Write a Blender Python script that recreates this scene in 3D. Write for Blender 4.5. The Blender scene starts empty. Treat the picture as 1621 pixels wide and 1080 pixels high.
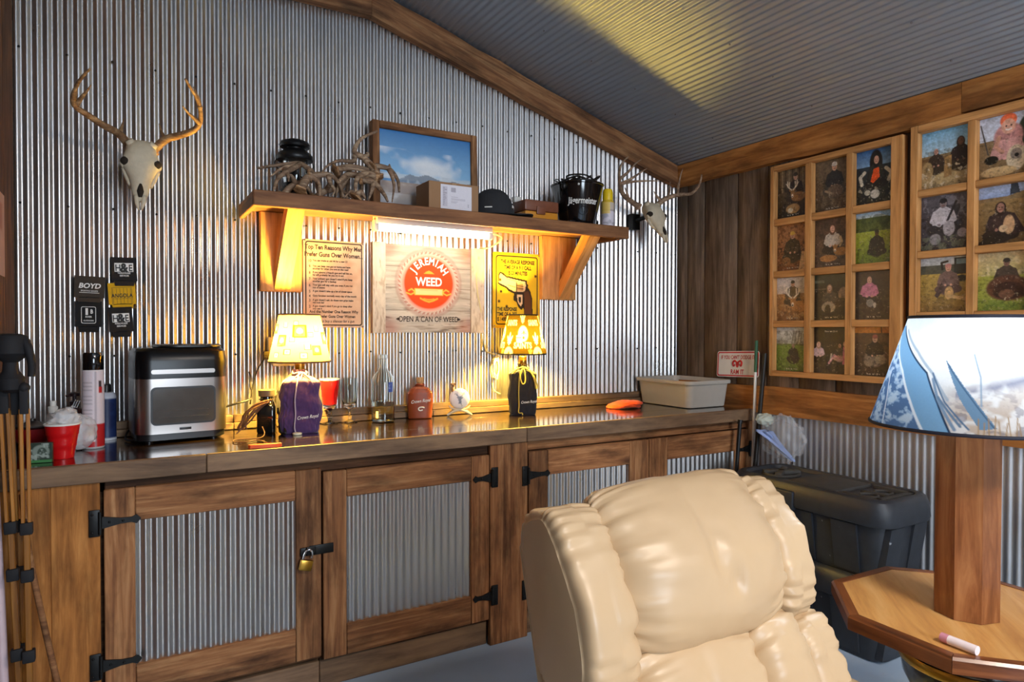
import bpy, bmesh, math, random
import numpy as np
from mathutils import Vector, Matrix, noise

PI = math.pi
sc = bpy.context.scene
COL = sc.collection
random.seed(7)

# ------------------------------------------------------------------ camera, world, exposure, big lights
cam_d = bpy.data.cameras.new('camera')
cam = bpy.data.objects.new('camera', cam_d)
COL.objects.link(cam)
cam_d.sensor_width = 36.0
cam_d.lens = 1061.459 * 36.0 / 1621.0
cam_d.clip_start = 0.02
R_ = Vector((0.86427561, -0.50301493, 0.00190922)); U_ = Vector((0.00634744, 0.01470117, 0.99987178)); F_ = Vector((0.50297851, 0.86415268, -0.01589872))
m4 = Matrix((R_, U_, -F_)).transposed().to_4x4()
m4.translation = Vector((0.0, -3.038086, 1.316695))
cam.matrix_world = m4
sc.camera = cam

sc.view_settings.view_transform = 'Standard'
sc.view_settings.look = 'None'
sc.view_settings.gamma = 1.0
sc.view_settings.use_curve_mapping = False
sc.view_settings.exposure = 0.56
sc.cycles.use_denoising = True
sc.cycles.max_bounces = 9
sc.cycles.diffuse_bounces = 4
sc.cycles.glossy_bounces = 5
sc.cycles.transmission_bounces = 7
sc.cycles.transparent_max_bounces = 8
sc.cycles.sample_clamp_indirect = 4.0
sc.cycles.blur_glossy = 0.6
sc.cycles.caustics_refractive = False

world = bpy.data.worlds.new('daylight'); sc.world = world
world.use_nodes = True
bg = world.node_tree.nodes['Background']
bg.inputs[0].default_value = (0.55, 0.75, 1.0, 1.0); bg.inputs[1].default_value = 0.7


def area_light(name, loc, target, size, size_y, power, color):
    d = bpy.data.lights.new(name, 'AREA'); d.shape = 'RECTANGLE'; d.size = size; d.size_y = size_y
    d.energy = power; d.color = color
    o = bpy.data.objects.new(name, d); COL.objects.link(o)
    o.location = loc
    o.rotation_euler = (Vector(target) - Vector(loc)).to_track_quat('-Z', 'Y').to_euler()
    return o


# daylight coming in through the window in the wall behind the camera
area_light('window_daylight', (0.95, -5.90, 1.55), (1.2, 0, 1.25), 1.2, 1.5, 78, (0.74, 0.87, 1.0))
area_light('added_fill_light', (1.5, -3.9, 2.66), (1.5, -3.9, 0), 1.1, 0.25, 74, (1.0, 0.85, 0.72))  # unseen warm fill, added to brighten the room from behind the camera

# ------------------------------------------------------------------ helpers
def H(h, a=None):
    h = h.lstrip('#')
    c = [int(h[i:i + 2], 16) / 255 for i in (0, 2, 4)]
    c = [x / 12.92 if x <= 0.04045 else ((x + 0.055) / 1.055) ** 2.4 for x in c]
    return tuple(c) if a is None else tuple(c) + (a,)


WM = {}


def wm(o):
    return WM.get(o.name, Matrix.Identity(4))


def tag(o, label=None, cat=None, group=None, kind=None):
    if label: o['label'] = label
    if cat: o['category'] = cat
    if group: o['group'] = group
    if kind: o['kind'] = kind
    return o


def thing(name, label, cat, loc=(0, 0, 0), rotz=0.0, group=None):
    o = bpy.data.objects.new(name, None)
    o.empty_display_size = 0.05
    COL.objects.link(o)
    o.location = loc; o.rotation_euler = (0, 0, rotz)
    WM[o.name] = Matrix.Translation(loc) @ Matrix.Rotation(rotz, 4, 'Z')
    return tag(o, label, cat, group)


class MB:
    """Collects vertices and faces for one mesh; coordinates are world coordinates unless M is set."""
    def __init__(s, M=None):
        s.v = []; s.f = []; s.mi = []; s.sm = []; s.bc = []; s.tone = []; s.col = []
        s.M = M if M is not None else Matrix.Identity(4)

    def add(s, verts, faces, mat=0, smooth=True, bc=None, tone=0.5, col=None):
        n = len(s.v)
        for i, p in enumerate(verts):
            p = Vector(p); w = s.M @ p
            s.v.append(w)
            s.bc.append(tuple(bc[i]) if bc is not None else tuple(p))
            s.tone.append(tone)
            s.col.append(tuple(col[i]) if (col is not None and not isinstance(col, tuple)) else (col or (1, 1, 1)))
        for f in faces:
            s.f.append([n + k for k in f]); s.mi.append(mat); s.sm.append(smooth)
        return s

    def addbm(s, bm, **kw):
        bm.verts.ensure_lookup_table()
        for i, v in enumerate(bm.verts): v.index = i
        vs = [v.co.copy() for v in bm.verts]
        fs = [[v.index for v in f.verts] for f in bm.faces]
        bm.free()
        return s.add(vs, fs, **kw)

    def box(s, x0, x1, y0, y1, z0, z1, bev=0.0, seg=2, M=None, **kw):
        bm = bmesh.new()
        bmesh.ops.create_cube(bm, size=1.0)
        for v in bm.verts:
            v.co = Vector((x0 + (v.co.x + .5) * (x1 - x0), y0 + (v.co.y + .5) * (y1 - y0), z0 + (v.co.z + .5) * (z1 - z0)))
        if bev > 0:
            bmesh.ops.bevel(bm, geom=list(bm.edges), offset=bev, segments=seg, affect='EDGES', profile=0.5)
        if M is not None:
            bm.transform(M)
        return s.addbm(bm, **kw)

    def board(s, x0, x1, y0, y1, z0, z1, axis=None, bev=0.003, tone=None, M=None, mat=0, wobble=0.0):
        """A wooden board: grain runs along AXIS (the longest side by default)."""
        bm = bmesh.new()
        bmesh.ops.create_cube(bm, size=1.0)
        d = (x1 - x0, y1 - y0, z1 - z0)
        for v in bm.verts:
            v.co = Vector((x0 + (v.co.x + .5) * d[0], y0 + (v.co.y + .5) * d[1], z0 + (v.co.z + .5) * d[2]))
        if bev > 0:
            bmesh.ops.bevel(bm, geom=list(bm.edges), offset=bev, segments=1, affect='EDGES')
        if axis is None: axis = max(range(3), key=lambda k: d[k])
        off = Vector((random.uniform(0, 50), random.uniform(0, 50), random.uniform(0, 50)))
        bc = []
        for v in bm.verts:
            c = v.co
            o = [c[axis], c[(axis + 1) % 3], c[(axis + 2) % 3]]
            bc.append(Vector(o) + off)
        if M is not None: bm.transform(M)
        return s.addbm(bm, bc=bc, tone=random.uniform(0.28, 0.78) if tone is None else tone, mat=mat)

    def ring_loft(s, rings, close=True, cap0=True, cap1=True, bc=None, **kw):
        n = len(rings[0]); vs = [p for r in rings for p in r]; fs = []
        for i in range(len(rings) - 1):
            for j in range(n if close else n - 1):
                k = (j + 1) % n
                fs.append((i * n + j, i * n + k, (i + 1) * n + k, (i + 1) * n + j))
        if cap0: fs.append(tuple(range(n - 1, -1, -1)))
        if cap1: fs.append(tuple((len(rings) - 1) * n + j for j in range(n)))
        return s.add(vs, fs, bc=bc, **kw)

    def lathe(s, prof, c=(0, 0, 0), seg=32, cap0=True, cap1=True, ax=None, **kw):
        """PROF is a list of (radius, height) from bottom to top."""
        c = Vector(c); rings = []
        for r, z in prof:
            rings.append([c + Vector((r * math.cos(2 * PI * j / seg), r * math.sin(2 * PI * j / seg), z)) for j in range(seg)])
        return s.ring_loft(rings, cap0=cap0, cap1=cap1, **kw)

    def tube(s, pts, r, seg=8, smooth_n=0, closed=False, **kw):
        pts = [Vector(p) for p in pts]
        rs = list(r) if hasattr(r, '__len__') else [r] * len(pts)
        if smooth_n:
            q = []; qr = []
            n = len(pts)
            rng = n if closed else n - 1
            for i in range(rng):
                p0 = pts[(i - 1) % n] if (closed or i > 0) else pts[0] * 2 - pts[1]
                p1 = pts[i]; p2 = pts[(i + 1) % n]
                p3 = pts[(i + 2) % n] if (closed or i + 2 < n) else pts[-1] * 2 - pts[-2]
                for k in range(smooth_n):
                    t = k / smooth_n
                    q.append(0.5 * ((2 * p1) + (p2 - p0) * t + (2 * p0 - 5 * p1 + 4 * p2 - p3) * t * t + (3 * p1 - p0 - 3 * p2 + p3) * t ** 3))
                    qr.append(rs[i] * (1 - t) + rs[(i + 1) % n] * t)
            if not closed:
                q.append(pts[-1]); qr.append(rs[-1])
            pts, rs = q, qr
        rings = []; prev = None
        n = len(pts)
        for i, p in enumerate(pts):
            if closed: d = pts[(i + 1) % n] - pts[i - 1]
            else: d = pts[min(i + 1, n - 1)] - pts[max(i - 1, 0)]
            if d.length < 1e-9: d = Vector((0, 0, 1))
            d.normalize()
            if prev is None:
                a = Vector((0, 0, 1)) if abs(d.z) < 0.9 else Vector((1, 0, 0))
                u = d.cross(a).normalized()
            else:
                u = prev - d * prev.dot(d)
                if u.length < 1e-6: u = d.orthogonal()
                u.normalize()
            prev = u; w = d.cross(u)
            rings.append([p + (u * math.cos(2 * PI * j / seg) + w * math.sin(2 * PI * j / seg)) * rs[i] for j in range(seg)])
        if closed:
            rings.append(rings[0]); return s.ring_loft(rings, cap0=False, cap1=False, **kw)
        return s.ring_loft(rings, **kw)

    def cyl(s, p0, p1, r0, r1=None, seg=20, **kw):
        return s.tube([p0, p1], [r0, r1 if r1 is not None else r0], seg=seg, **kw)

    def ball(s, c, r, seg=20, rows=12, fn=None, **kw):
        r = Vector(r) if hasattr(r, '__len__') else Vector((r, r, r)); c = Vector(c); rings = []
        for i in range(rows + 1):
            t = -PI / 2 + PI * i / rows
            cr = max(math.cos(t), 0.02)
            ring = []
            for j in range(seg):
                a = 2 * PI * j / seg
                d = Vector((cr * math.cos(a), cr * math.sin(a), math.sin(t)))
                p = Vector((d.x * r.x, d.y * r.y, d.z * r.z))
                if fn: p = fn(p, d)
                ring.append(c + p)
            rings.append(ring)
        return s.ring_loft(rings, **kw)

    def grid(s, fn, nu, nv, closeu=False, col=None, flip=False, **kw):
        """fn(u, v) -> point for u, v in 0..1."""
        vs = []; fs = []
        mu = nu if closeu else nu + 1
        for j in range(nv + 1):
            for i in range(mu):
                vs.append(fn(i / nu, j / nv))
        for j in range(nv):
            for i in range(nu):
                k = (i + 1) % mu
                q = (j * mu + i, j * mu + k, (j + 1) * mu + k, (j + 1) * mu + i)
                fs.append(q[::-1] if flip else q)
        return s.add(vs, fs, col=col, **kw)

    def canvas(s, img, fn, flip=False, **kw):
        """Coloured grid: IMG[h, w, 3] (linear), fn(u, v) with v measured downwards."""
        h, w = img.shape[:2]
        vs = []; cs = []; fs = []
        for j in range(h):
            for i in range(w):
                vs.append(fn(i / (w - 1), j / (h - 1))); cs.append(tuple(img[j, i]))
        for j in range(h - 1):
            for i in range(w - 1):
                q = (j * w + i, (j + 1) * w + i, (j + 1) * w + i + 1, j * w + i + 1)
                fs.append(q[::-1] if flip else q)
        return s.add(vs, fs, col=cs, **kw)

    def prism(s, poly, fn, d0, d1, **kw):
        """Extruded polygon: fn(a, b, d) -> point for the 2D outline POLY between depths d0 and d1."""
        n = len(poly)
        vs = [fn(a, b, d0) for a, b in poly] + [fn(a, b, d1) for a, b in poly]
        fs = [tuple(range(n - 1, -1, -1)), tuple(range(n, 2 * n))]
        fs += [(i, (i + 1) % n, n + (i + 1) % n, n + i) for i in range(n)]
        kw.setdefault('smooth', False)
        return s.add(vs, fs, **kw)

    def text(s, body, size, fn, bold=0.0, sx=1.0, align='CENTER', shear=0.0, **kw):
        """Lettering: fn(x, y) maps the flat glyph plane to a point."""
        vs, fs = glyphs(body, bold, align)
        kw.setdefault('smooth', False)
        return s.add([fn((x + shear * y) * size * sx, y * size) for x, y in vs], fs, **kw)

    def build(s, name, mats, parent=None, origin=None, sharp=40):
        me = bpy.data.meshes.new(name)
        o = bpy.data.objects.new(name, me)
        COL.objects.link(o)
        if parent is not None:
            W = wm(parent); o.parent = parent
        else:
            if origin is None:
                xs = [p.x for p in s.v]; ys = [p.y for p in s.v]; zs = [p.z for p in s.v]
                origin = ((min(xs) + max(xs)) / 2, (min(ys) + max(ys)) / 2, min(zs))
            o.location = origin
            W = Matrix.Translation(origin)
        WM[o.name] = W
        Wi = W.inverted()
        me.from_pydata([tuple(Wi @ p) for p in s.v], [], s.f)
        if not isinstance(mats, (list, tuple)): mats = [mats]
        for m in mats: me.materials.append(m)
        me.polygons.foreach_set('material_index', s.mi)
        me.polygons.foreach_set('use_smooth', s.sm)
        n = len(s.v)
        a = me.attributes.new('bc', 'FLOAT_VECTOR', 'POINT'); a.data.foreach_set('vector', np.array(s.bc, dtype=np.float32).ravel())
        a = me.attributes.new('tone', 'FLOAT', 'POINT'); a.data.foreach_set('value', np.array(s.tone, dtype=np.float32))
        c = np.ones((n, 4), dtype=np.float32); c[:, :3] = np.array(s.col, dtype=np.float32)
        a = me.attributes.new('tint', 'FLOAT_COLOR', 'POINT'); a.data.foreach_set('color', c.ravel())
        if sharp is not None:
            me.set_sharp_from_angle(angle=math.radians(sharp))
        me.update()
        return o


_gl = {}


def glyphs(body, bold=0.0, align='CENTER'):
    k = (body, bold, align)
    if k not in _gl:
        c = bpy.data.curves.new('lettering', 'FONT'); c.body = body; c.size = 1.0; c.align_x = align; c.offset = bold
        c.resolution_u = 3; c.fill_mode = 'FRONT'
        t = bpy.data.objects.new('lettering', c); COL.objects.link(t)
        me = bpy.data.meshes.new_from_object(t)
        _gl[k] = ([(v.co.x, v.co.y) for v in me.vertices], [tuple(p.vertices) for p in me.polygons])
        bpy.data.objects.remove(t); bpy.data.meshes.remove(me); bpy.data.curves.remove(c)
    return _gl[k]


class Paint:
    """A small picture painted in code, for prints, labels and patterned cloth."""
    def __init__(s, w, h, base='#808080', seed=1):
        s.w, s.h = w, h
        s.a = np.zeros((h, w, 3)); s.a[:] = H(base)
        s.y, s.x = np.mgrid[0:h, 0:w]; s.x = s.x / (w - 1); s.y = s.y / (h - 1)
        s.rng = np.random.RandomState(seed)

    def _put(s, m, c, al=1.0):
        c = np.array(H(c) if isinstance(c, str) else c)
        m = m * al
        s.a = s.a * (1 - m[..., None]) + c * m[..., None]
        return s

    def vgrad(s, c0, c1, y0=0.0, y1=1.0):
        t = np.clip((s.y - y0) / max(y1 - y0, 1e-6), 0, 1)[..., None]
        g = np.array(H(c0)) * (1 - t) + np.array(H(c1)) * t
        m = ((s.y >= y0) & (s.y <= y1))[..., None]
        s.a = np.where(m, g, s.a); return s

    def fbm(s, nx, ny, octs=3):
        out = np.zeros((s.h, s.w)); amp = 1; tot = 0
        for o in range(octs):
            gx, gy = max(2, int(nx * 2 ** o)), max(2, int(ny * 2 ** o))
            g = s.rng.rand(gy + 1, gx + 1)
            X = s.x * gx * .999; Y = s.y * gy * .999
            i = X.astype(int); j = Y.astype(int); fx = X - i; fy = Y - j
            v = (g[j, i] * (1 - fx) + g[j, i + 1] * fx) * (1 - fy) + (g[j + 1, i] * (1 - fx) + g[j + 1, i + 1] * fx) * fy
            out += v * amp; tot += amp; amp *= .6
        return out / tot

    def noise(s, amt, nx=12, ny=12, y0=0.0, y1=1.0):
        m = ((s.y >= y0) & (s.y <= y1))
        f = 1 + (s.fbm(nx, ny) - .5) * 2 * amt
        s.a = np.where(m[..., None], s.a * f[..., None], s.a); return s

    def blotch(s, c, th=.55, nx=8, ny=8, y0=0, y1=1, al=.8, soft=.06):
        n = s.fbm(nx, ny)
        m = np.clip((n - th) / soft, 0, 1) * ((s.y >= y0) & (s.y <= y1))
        return s._put(m, c, al)

    def ell(s, cx, cy, rx, ry, c, rot=0.0, al=1.0, soft=.15):
        dx = s.x - cx; dy = s.y - cy
        ca, sa = math.cos(rot), math.sin(rot)
        d = np.sqrt(((dx * ca + dy * sa) / rx) ** 2 + ((-dx * sa + dy * ca) / ry) ** 2)
        return s._put(np.clip((1 - d) / soft + .5, 0, 1), c, al)

    def poly(s, pts, c, al=1.0):
        m = np.zeros((s.h, s.w), bool); n = len(pts)
        for i in range(n):
            x0, y0 = pts[i]; x1, y1 = pts[(i + 1) % n]
            if y0 == y1: continue
            k = ((y0 <= s.y) & (s.y < y1)) | ((y1 <= s.y) & (s.y < y0))
            m ^= k & (s.x < (x1 - x0) * (s.y - y0) / (y1 - y0) + x0)
        return s._put(m.astype(float), c, al)

    def rect(s, x0, y0, x1, y1, c, al=1.0):
        return s._put(((s.x >= x0) & (s.x <= x1) & (s.y >= y0) & (s.y <= y1)).astype(float), c, al)

    def line(s, pts, wd, c, al=1.0, asp=None):
        asp = s.w / s.h if asp is None else asp
        m = np.zeros((s.h, s.w))
        for (x0, y0), (x1, y1) in zip(pts[:-1], pts[1:]):
            ax, ay, bx, by = x0 * asp, y0, x1 * asp, y1
            px, py = s.x * asp, s.y
            L = (bx - ax) ** 2 + (by - ay) ** 2 + 1e-12
            t = np.clip(((px - ax) * (bx - ax) + (py - ay) * (by - ay)) / L, 0, 1)
            d = np.hypot(px - ax - t * (bx - ax), py - ay - t * (by - ay))
            m = np.maximum(m, np.clip((wd - d) * s.h + .5, 0, 1))
        return s._put(m, c, al)

    def text(s, body, x, y, size, c, sx=1.0, align='CENTER', bold=0.0, al=1.0, fn=None):
        vs, fs = glyphs(body, bold, align)
        asp = s.w / s.h
        P = [(x + vx * size * sx / asp, y - vy * size) for vx, vy in vs] if fn is None else [fn(vx, vy) for vx, vy in vs]
        m = np.zeros((s.h, s.w), bool)
        for f in fs:
            pts = [P[k] for k in f]; n = len(pts)
            mm = np.zeros((s.h, s.w), bool)
            for i in range(n):
                x0, y0 = pts[i]; x1, y1 = pts[(i + 1) % n]
                if y0 == y1: continue
                k = ((y0 <= s.y) & (s.y < y1)) | ((y1 <= s.y) & (s.y < y0))
                mm ^= k & (s.x < (x1 - x0) * (s.y - y0) / (y1 - y0) + x0)
            m |= mm
        return s._put(m.astype(float), c, al)


# ------------------------------------------------------------------ materials
def newmat(name):
    m = bpy.data.materials.new(name); m.use_nodes = True
    nt = m.node_tree
    b = nt.nodes['Principled BSDF']
    return m, nt, b


def nd(nt, typ, **kw):
    n = nt.nodes.new(typ)
    for k, v in kw.items(): setattr(n, k, v)
    return n


def plain(name, col, rough=0.5, metal=0.0, var=0.12, scale=30.0, bump=0.0, coat=0.0, emit=None, estr=0.0, trans=0.0, ior=1.45, alpha=1.0, spec=0.5, sheen=0.0):
    m, nt, b = newmat(name)
    c = H(col) if isinstance(col, str) else col
    tc = nd(nt, 'ShaderNodeTexCoord'); n = nd(nt, 'ShaderNodeTexNoise'); n.inputs['Scale'].default_value = scale; n.inputs['Detail'].default_value = 4
    nt.links.new(tc.outputs['Object'], n.inputs['Vector'])
    r = nd(nt, 'ShaderNodeMix', data_type='RGBA')
    r.inputs['A'].default_value = tuple(x * (1 - var) for x in c) + (1,)
    r.inputs['B'].default_value = tuple(min(1, x * (1 + var)) for x in c) + (1,)
    nt.links.new(n.outputs['Fac'], r.inputs['Factor']); nt.links.new(r.outputs['Result'], b.inputs['Base Color'])
    b.inputs['Roughness'].default_value = rough; b.inputs['Metallic'].default_value = metal
    b.inputs['Specular IOR Level'].default_value = spec
    b.inputs['Coat Weight'].default_value = coat; b.inputs['Coat Roughness'].default_value = 0.08
    b.inputs['Transmission Weight'].default_value = trans; b.inputs['IOR'].default_value = ior; b.inputs['Alpha'].default_value = alpha
    b.inputs['Sheen Weight'].default_value = sheen
    if emit is not None:
        b.inputs['Emission Color'].default_value = (H(emit) if isinstance(emit, str) else emit) + (1,)
        b.inputs['Emission Strength'].default_value = estr
    if bump:
        bp = nd(nt, 'ShaderNodeBump'); bp.inputs['Strength'].default_value = bump; bp.inputs['Distance'].default_value = 0.004
        nt.links.new(n.outputs['Fac'], bp.inputs['Height']); nt.links.new(bp.outputs['Normal'], b.inputs['Normal'])
    return m


def wood(name, dark, mid, light, rough=0.75, grain=16.0, blotch=3.0, bump=0.25, coat=0.0, stain=0.45, stretch=1.3):
    """Sawn wood; the grain follows the 'bc' attribute's first axis, board tone the 'tone' attribute."""
    m, nt, b = newmat(name)
    at = nd(nt, 'ShaderNodeAttribute', attribute_name='bc')
    tn = nd(nt, 'ShaderNodeAttribute', attribute_name='tone')
    mp = nd(nt, 'ShaderNodeMapping'); mp.inputs['Scale'].default_value = (stretch, grain, grain)
    nt.links.new(at.outputs['Vector'], mp.inputs['Vector'])
    n1 = nd(nt, 'ShaderNodeTexNoise'); n1.inputs['Scale'].default_value = 2.0; n1.inputs['Detail'].default_value = 7; n1.inputs['Roughness'].default_value = 0.65; n1.inputs['Distortion'].default_value = 0.7
    nt.links.new(mp.outputs['Vector'], n1.inputs['Vector'])
    mp2 = nd(nt, 'ShaderNodeMapping'); mp2.inputs['Scale'].default_value = (blotch * .7, blotch * 2.2, blotch * 2.2)
    nt.links.new(at.outputs['Vector'], mp2.inputs['Vector'])
    n2 = nd(nt, 'ShaderNodeTexNoise'); n2.inputs['Scale'].default_value = 1.6; n2.inputs['Detail'].default_value = 5; n2.inputs['Roughness'].default_value = 0.6
    nt.links.new(mp2.outputs['Vector'], n2.inputs['Vector'])
    rp = nd(nt, 'ShaderNodeValToRGB')
    rp.color_ramp.elements[0].position = 0.30; rp.color_ramp.elements[0].color = H(dark, 1)
    rp.color_ramp.elements[1].position = 0.72; rp.color_ramp.elements[1].color = H(light, 1)
    e = rp.color_ramp.elements.new(0.50); e.color = H(mid, 1)
    nt.links.new(n1.outputs['Fac'], rp.inputs['Fac'])
    # dark weathering stains
    r2 = nd(nt, 'ShaderNodeValToRGB')
    r2.color_ramp.elements[0].position = 0.33; r2.color_ramp.elements[0].color = (1 - stain, 1 - stain, 1 - stain, 1)
    r2.color_ramp.elements[1].position = 0.56; r2.color_ramp.elements[1].color = (1, 1, 1, 1)
    nt.links.new(n2.outputs['Fac'], r2.inputs['Fac'])
    mx = nd(nt, 'ShaderNodeMix', data_type='RGBA', blend_type='MULTIPLY'); mx.inputs['Factor'].default_value = 1.0
    nt.links.new(rp.outputs['Color'], mx.inputs['A']); nt.links.new(r2.outputs['Color'], mx.inputs['B'])
    ma = nd(nt, 'ShaderNodeMath', operation='MULTIPLY_ADD'); ma.inputs[1].default_value = 1.2; ma.inputs[2].default_value = 0.4
    nt.links.new(tn.outputs['Fac'], ma.inputs[0])
    vm = nd(nt, 'ShaderNodeVectorMath', operation='SCALE')
    nt.links.new(mx.outputs['Result'], vm.inputs[0]); nt.links.new(ma.outputs[0], vm.inputs['Scale'])
    nt.links.new(vm.outputs['Vector'], b.inputs['Base Color'])
    b.inputs['Roughness'].default_value = rough
    b.inputs['Specular IOR Level'].default_value = 0.3
    b.inputs['Coat Weight'].default_value = coat; b.inputs['Coat Roughness'].default_value = 0.12
    bp = nd(nt, 'ShaderNodeBump'); bp.inputs['Strength'].default_value = bump; bp.inputs['Distance'].default_value = 0.003
    nt.links.new(n1.outputs['Fac'], bp.inputs['Height']); nt.links.new(bp.outputs['Normal'], b.inputs['Normal'])
    return m


def galv(name, col, r0, r1, dirt=0.15, metal=.96):
    m, nt, b = newmat(name)
    tc = nd(nt, 'ShaderNodeTexCoord')
    mp = nd(nt, 'ShaderNodeMapping'); mp.inputs['Scale'].default_value = (7, 7, 2.5)
    nt.links.new(tc.outputs['Object'], mp.inputs['Vector'])
    n = nd(nt, 'ShaderNodeTexNoise'); n.inputs['Scale'].default_value = 1.5; n.inputs['Detail'].default_value = 6
    nt.links.new(mp.outputs['Vector'], n.inputs['Vector'])
    v = nd(nt, 'ShaderNodeTexVoronoi'); v.inputs['Scale'].default_value = 90
    nt.links.new(tc.outputs['Object'], v.inputs['Vector'])
    mr = nd(nt, 'ShaderNodeMapRange'); mr.inputs['From Min'].default_value = .3; mr.inputs['From Max'].default_value = .7
    mr.inputs['To Min'].default_value = r0; mr.inputs['To Max'].default_value = r1
    nt.links.new(n.outputs['Fac'], mr.inputs['Value']); nt.links.new(mr.outputs['Result'], b.inputs['Roughness'])
    x = nd(nt, 'ShaderNodeMix', data_type='RGBA')
    c = H(col)
    x.inputs['A'].default_value = tuple(k * (1 - dirt) for k in c) + (1,); x.inputs['B'].default_value = tuple(min(1, k * (1 + dirt * .5)) for k in c) + (1,)
    a = nd(nt, 'ShaderNodeMath', operation='MULTIPLY_ADD'); a.inputs[1].default_value = .06
    sp = nd(nt, 'ShaderNodeSeparateColor'); nt.links.new(v.outputs['Color'], sp.inputs['Color'])
    nt.links.new(sp.outputs['Red'], a.inputs[0]); nt.links.new(n.outputs['Fac'], a.inputs[2])
    nt.links.new(a.outputs[0], x.inputs['Factor']); nt.links.new(x.outputs['Result'], b.inputs['Base Color'])
    b.inputs['Metallic'].default_value = metal
    return m


def tinted(name, rough=0.5, trans_shade=0.0, dark=.5, spec=0.4, coat=0.0, var=0.06):
    """Colours come from the painted 'tint' attribute; TRANS_SHADE > 0 lets light through like a lamp shade."""
    m, nt, b = newmat(name)
    at = nd(nt, 'ShaderNodeAttribute', attribute_name='tint')
    tc = nd(nt, 'ShaderNodeTexCoord'); n = nd(nt, 'ShaderNodeTexNoise'); n.inputs['Scale'].default_value = 220
    nt.links.new(tc.outputs['Object'], n.inputs['Vector'])
    ma = nd(nt, 'ShaderNodeMath', operation='MULTIPLY_ADD'); ma.inputs[1].default_value = var * 2; ma.inputs[2].default_value = 1 - var
    nt.links.new(n.outputs['Fac'], ma.inputs[0])
    vm = nd(nt, 'ShaderNodeVectorMath', operation='SCALE'); nt.links.new(at.outputs['Color'], vm.inputs[0]); nt.links.new(ma.outputs[0], vm.inputs['Scale'])
    nt.links.new(vm.outputs['Vector'], b.inputs['Base Color'])
    b.inputs['Roughness'].default_value = rough; b.inputs['Specular IOR Level'].default_value = spec; b.inputs['Coat Weight'].default_value = coat
    if trans_shade:
        dk = nd(nt, 'ShaderNodeVectorMath', operation='SCALE'); dk.inputs['Scale'].default_value = dark; nt.links.new(vm.outputs['Vector'], dk.inputs[0])
        tr = nd(nt, 'ShaderNodeBsdfTranslucent'); nt.links.new(dk.outputs['Vector'], tr.inputs['Color'])
        mx = nd(nt, 'ShaderNodeMixShader'); mx.inputs[0].default_value = trans_shade
        nt.links.new(b.outputs[0], mx.inputs[1]); nt.links.new(tr.outputs[0], mx.inputs[2])
        nt.links.new(mx.outputs[0], nt.nodes['Material Output'].inputs['Surface'])
    return m


def film(name, col=(1, 1, 1), clear=0.75, rough=0.15):
    """Thin clear plastic film."""
    m, nt, b = newmat(name)
    b.inputs['Base Color'].default_value = tuple(col) + (1,); b.inputs['Roughness'].default_value = rough
    tc = nd(nt, 'ShaderNodeTexCoord'); n = nd(nt, 'ShaderNodeTexNoise'); n.inputs['Scale'].default_value = 40; n.inputs['Detail'].default_value = 5
    nt.links.new(tc.outputs['Object'], n.inputs['Vector'])
    bp = nd(nt, 'ShaderNodeBump'); bp.inputs['Strength'].default_value = .8; bp.inputs['Distance'].default_value = .01
    nt.links.new(n.outputs['Fac'], bp.inputs['Height']); nt.links.new(bp.outputs['Normal'], b.inputs['Normal'])
    t = nd(nt, 'ShaderNodeBsdfTransparent'); mx = nd(nt, 'ShaderNodeMixShader'); mx.inputs[0].default_value = 1 - clear
    nt.links.new(t.outputs[0], mx.inputs[1]); nt.links.new(b.outputs[0], mx.inputs[2])
    nt.links.new(mx.outputs[0], nt.nodes['Material Output'].inputs['Surface'])
    return m


def glow(name, col, strength):
    m, nt, b = newmat(name)
    e = nd(nt, 'ShaderNodeEmission'); e.inputs[0].default_value = tuple(col) + (1,); e.inputs[1].default_value = strength
    nt.links.new(e.outputs[0], nt.nodes['Material Output'].inputs['Surface'])
    return m


M = {}
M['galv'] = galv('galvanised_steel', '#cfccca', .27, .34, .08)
M['galv_dull'] = galv('weathered_galvanised_steel', '#c8cace', .42, .55, .25)
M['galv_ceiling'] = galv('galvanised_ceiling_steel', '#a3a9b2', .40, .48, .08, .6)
M['barn'] = wood('rough_sawn_barn_wood', '#69422a', '#94643f', '#b98a5e', .78, 22, 3.6, .35, stain=.62)
M['barn_dark'] = wood('dark_barn_wood', '#3b2618', '#5f3f28', '#80593a', .8, 15, 3.0, .35, stain=.5)
M['beam'] = wood('rough_oak_beam', '#74461f', '#9c6430', '#bd8347', .8, 16, 2.6, .4, stain=.55)
M['plank'] = wood('grey_brown_wall_planks', '#4c3f35', '#6e5c4d', '#8c7866', .85, 18, 2.4, .35, stain=.35)
M['fascia'] = wood('worktop_edge_wood', '#665040', '#856a52', '#9b7d5d', .7, 14, 3, .3, stain=.35)
M['shelf'] = wood('shelf_wood', '#6b452c', '#8a5c3b', '#a3734b', .65, 18, 3, .25, stain=.4)
M['pine'] = wood('pale_frame_wood', '#95663a', '#be8850', '#d6a167', .6, 20, 3, .2, stain=.25)
M['oak'] = wood('honey_oak_top', '#b9834a', '#d6a05c', '#e6b878', .32, 9, 1.5, .08, coat=.35, stain=.12, stretch=1.0)
M['walnut'] = wood('walnut_trim', '#4a2614', '#74401f', '#8f5730', .35, 16, 2.4, .1, coat=.3, stain=.3)
M['lampwood'] = wood('walnut_lamp_post', '#5a3118', '#8a5530', '#ad774a', .4, 14, 2.2, .12, coat=.25, stain=.35)
M['dark_top'] = wood('glossy_dark_worktop', '#120c08', '#20150e', '#2f2015', .16, 12, 2.5, .04, coat=.8, stain=.3)
M['leg_wood'] = wood('varnished_tripod_wood', '#7a4a18', '#a86c26', '#c88a3a', .4, 20, 2, .08, coat=.4, stain=.25)
M['black'] = plain('black_plastic', '#121214', .38, scale=60)
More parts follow.
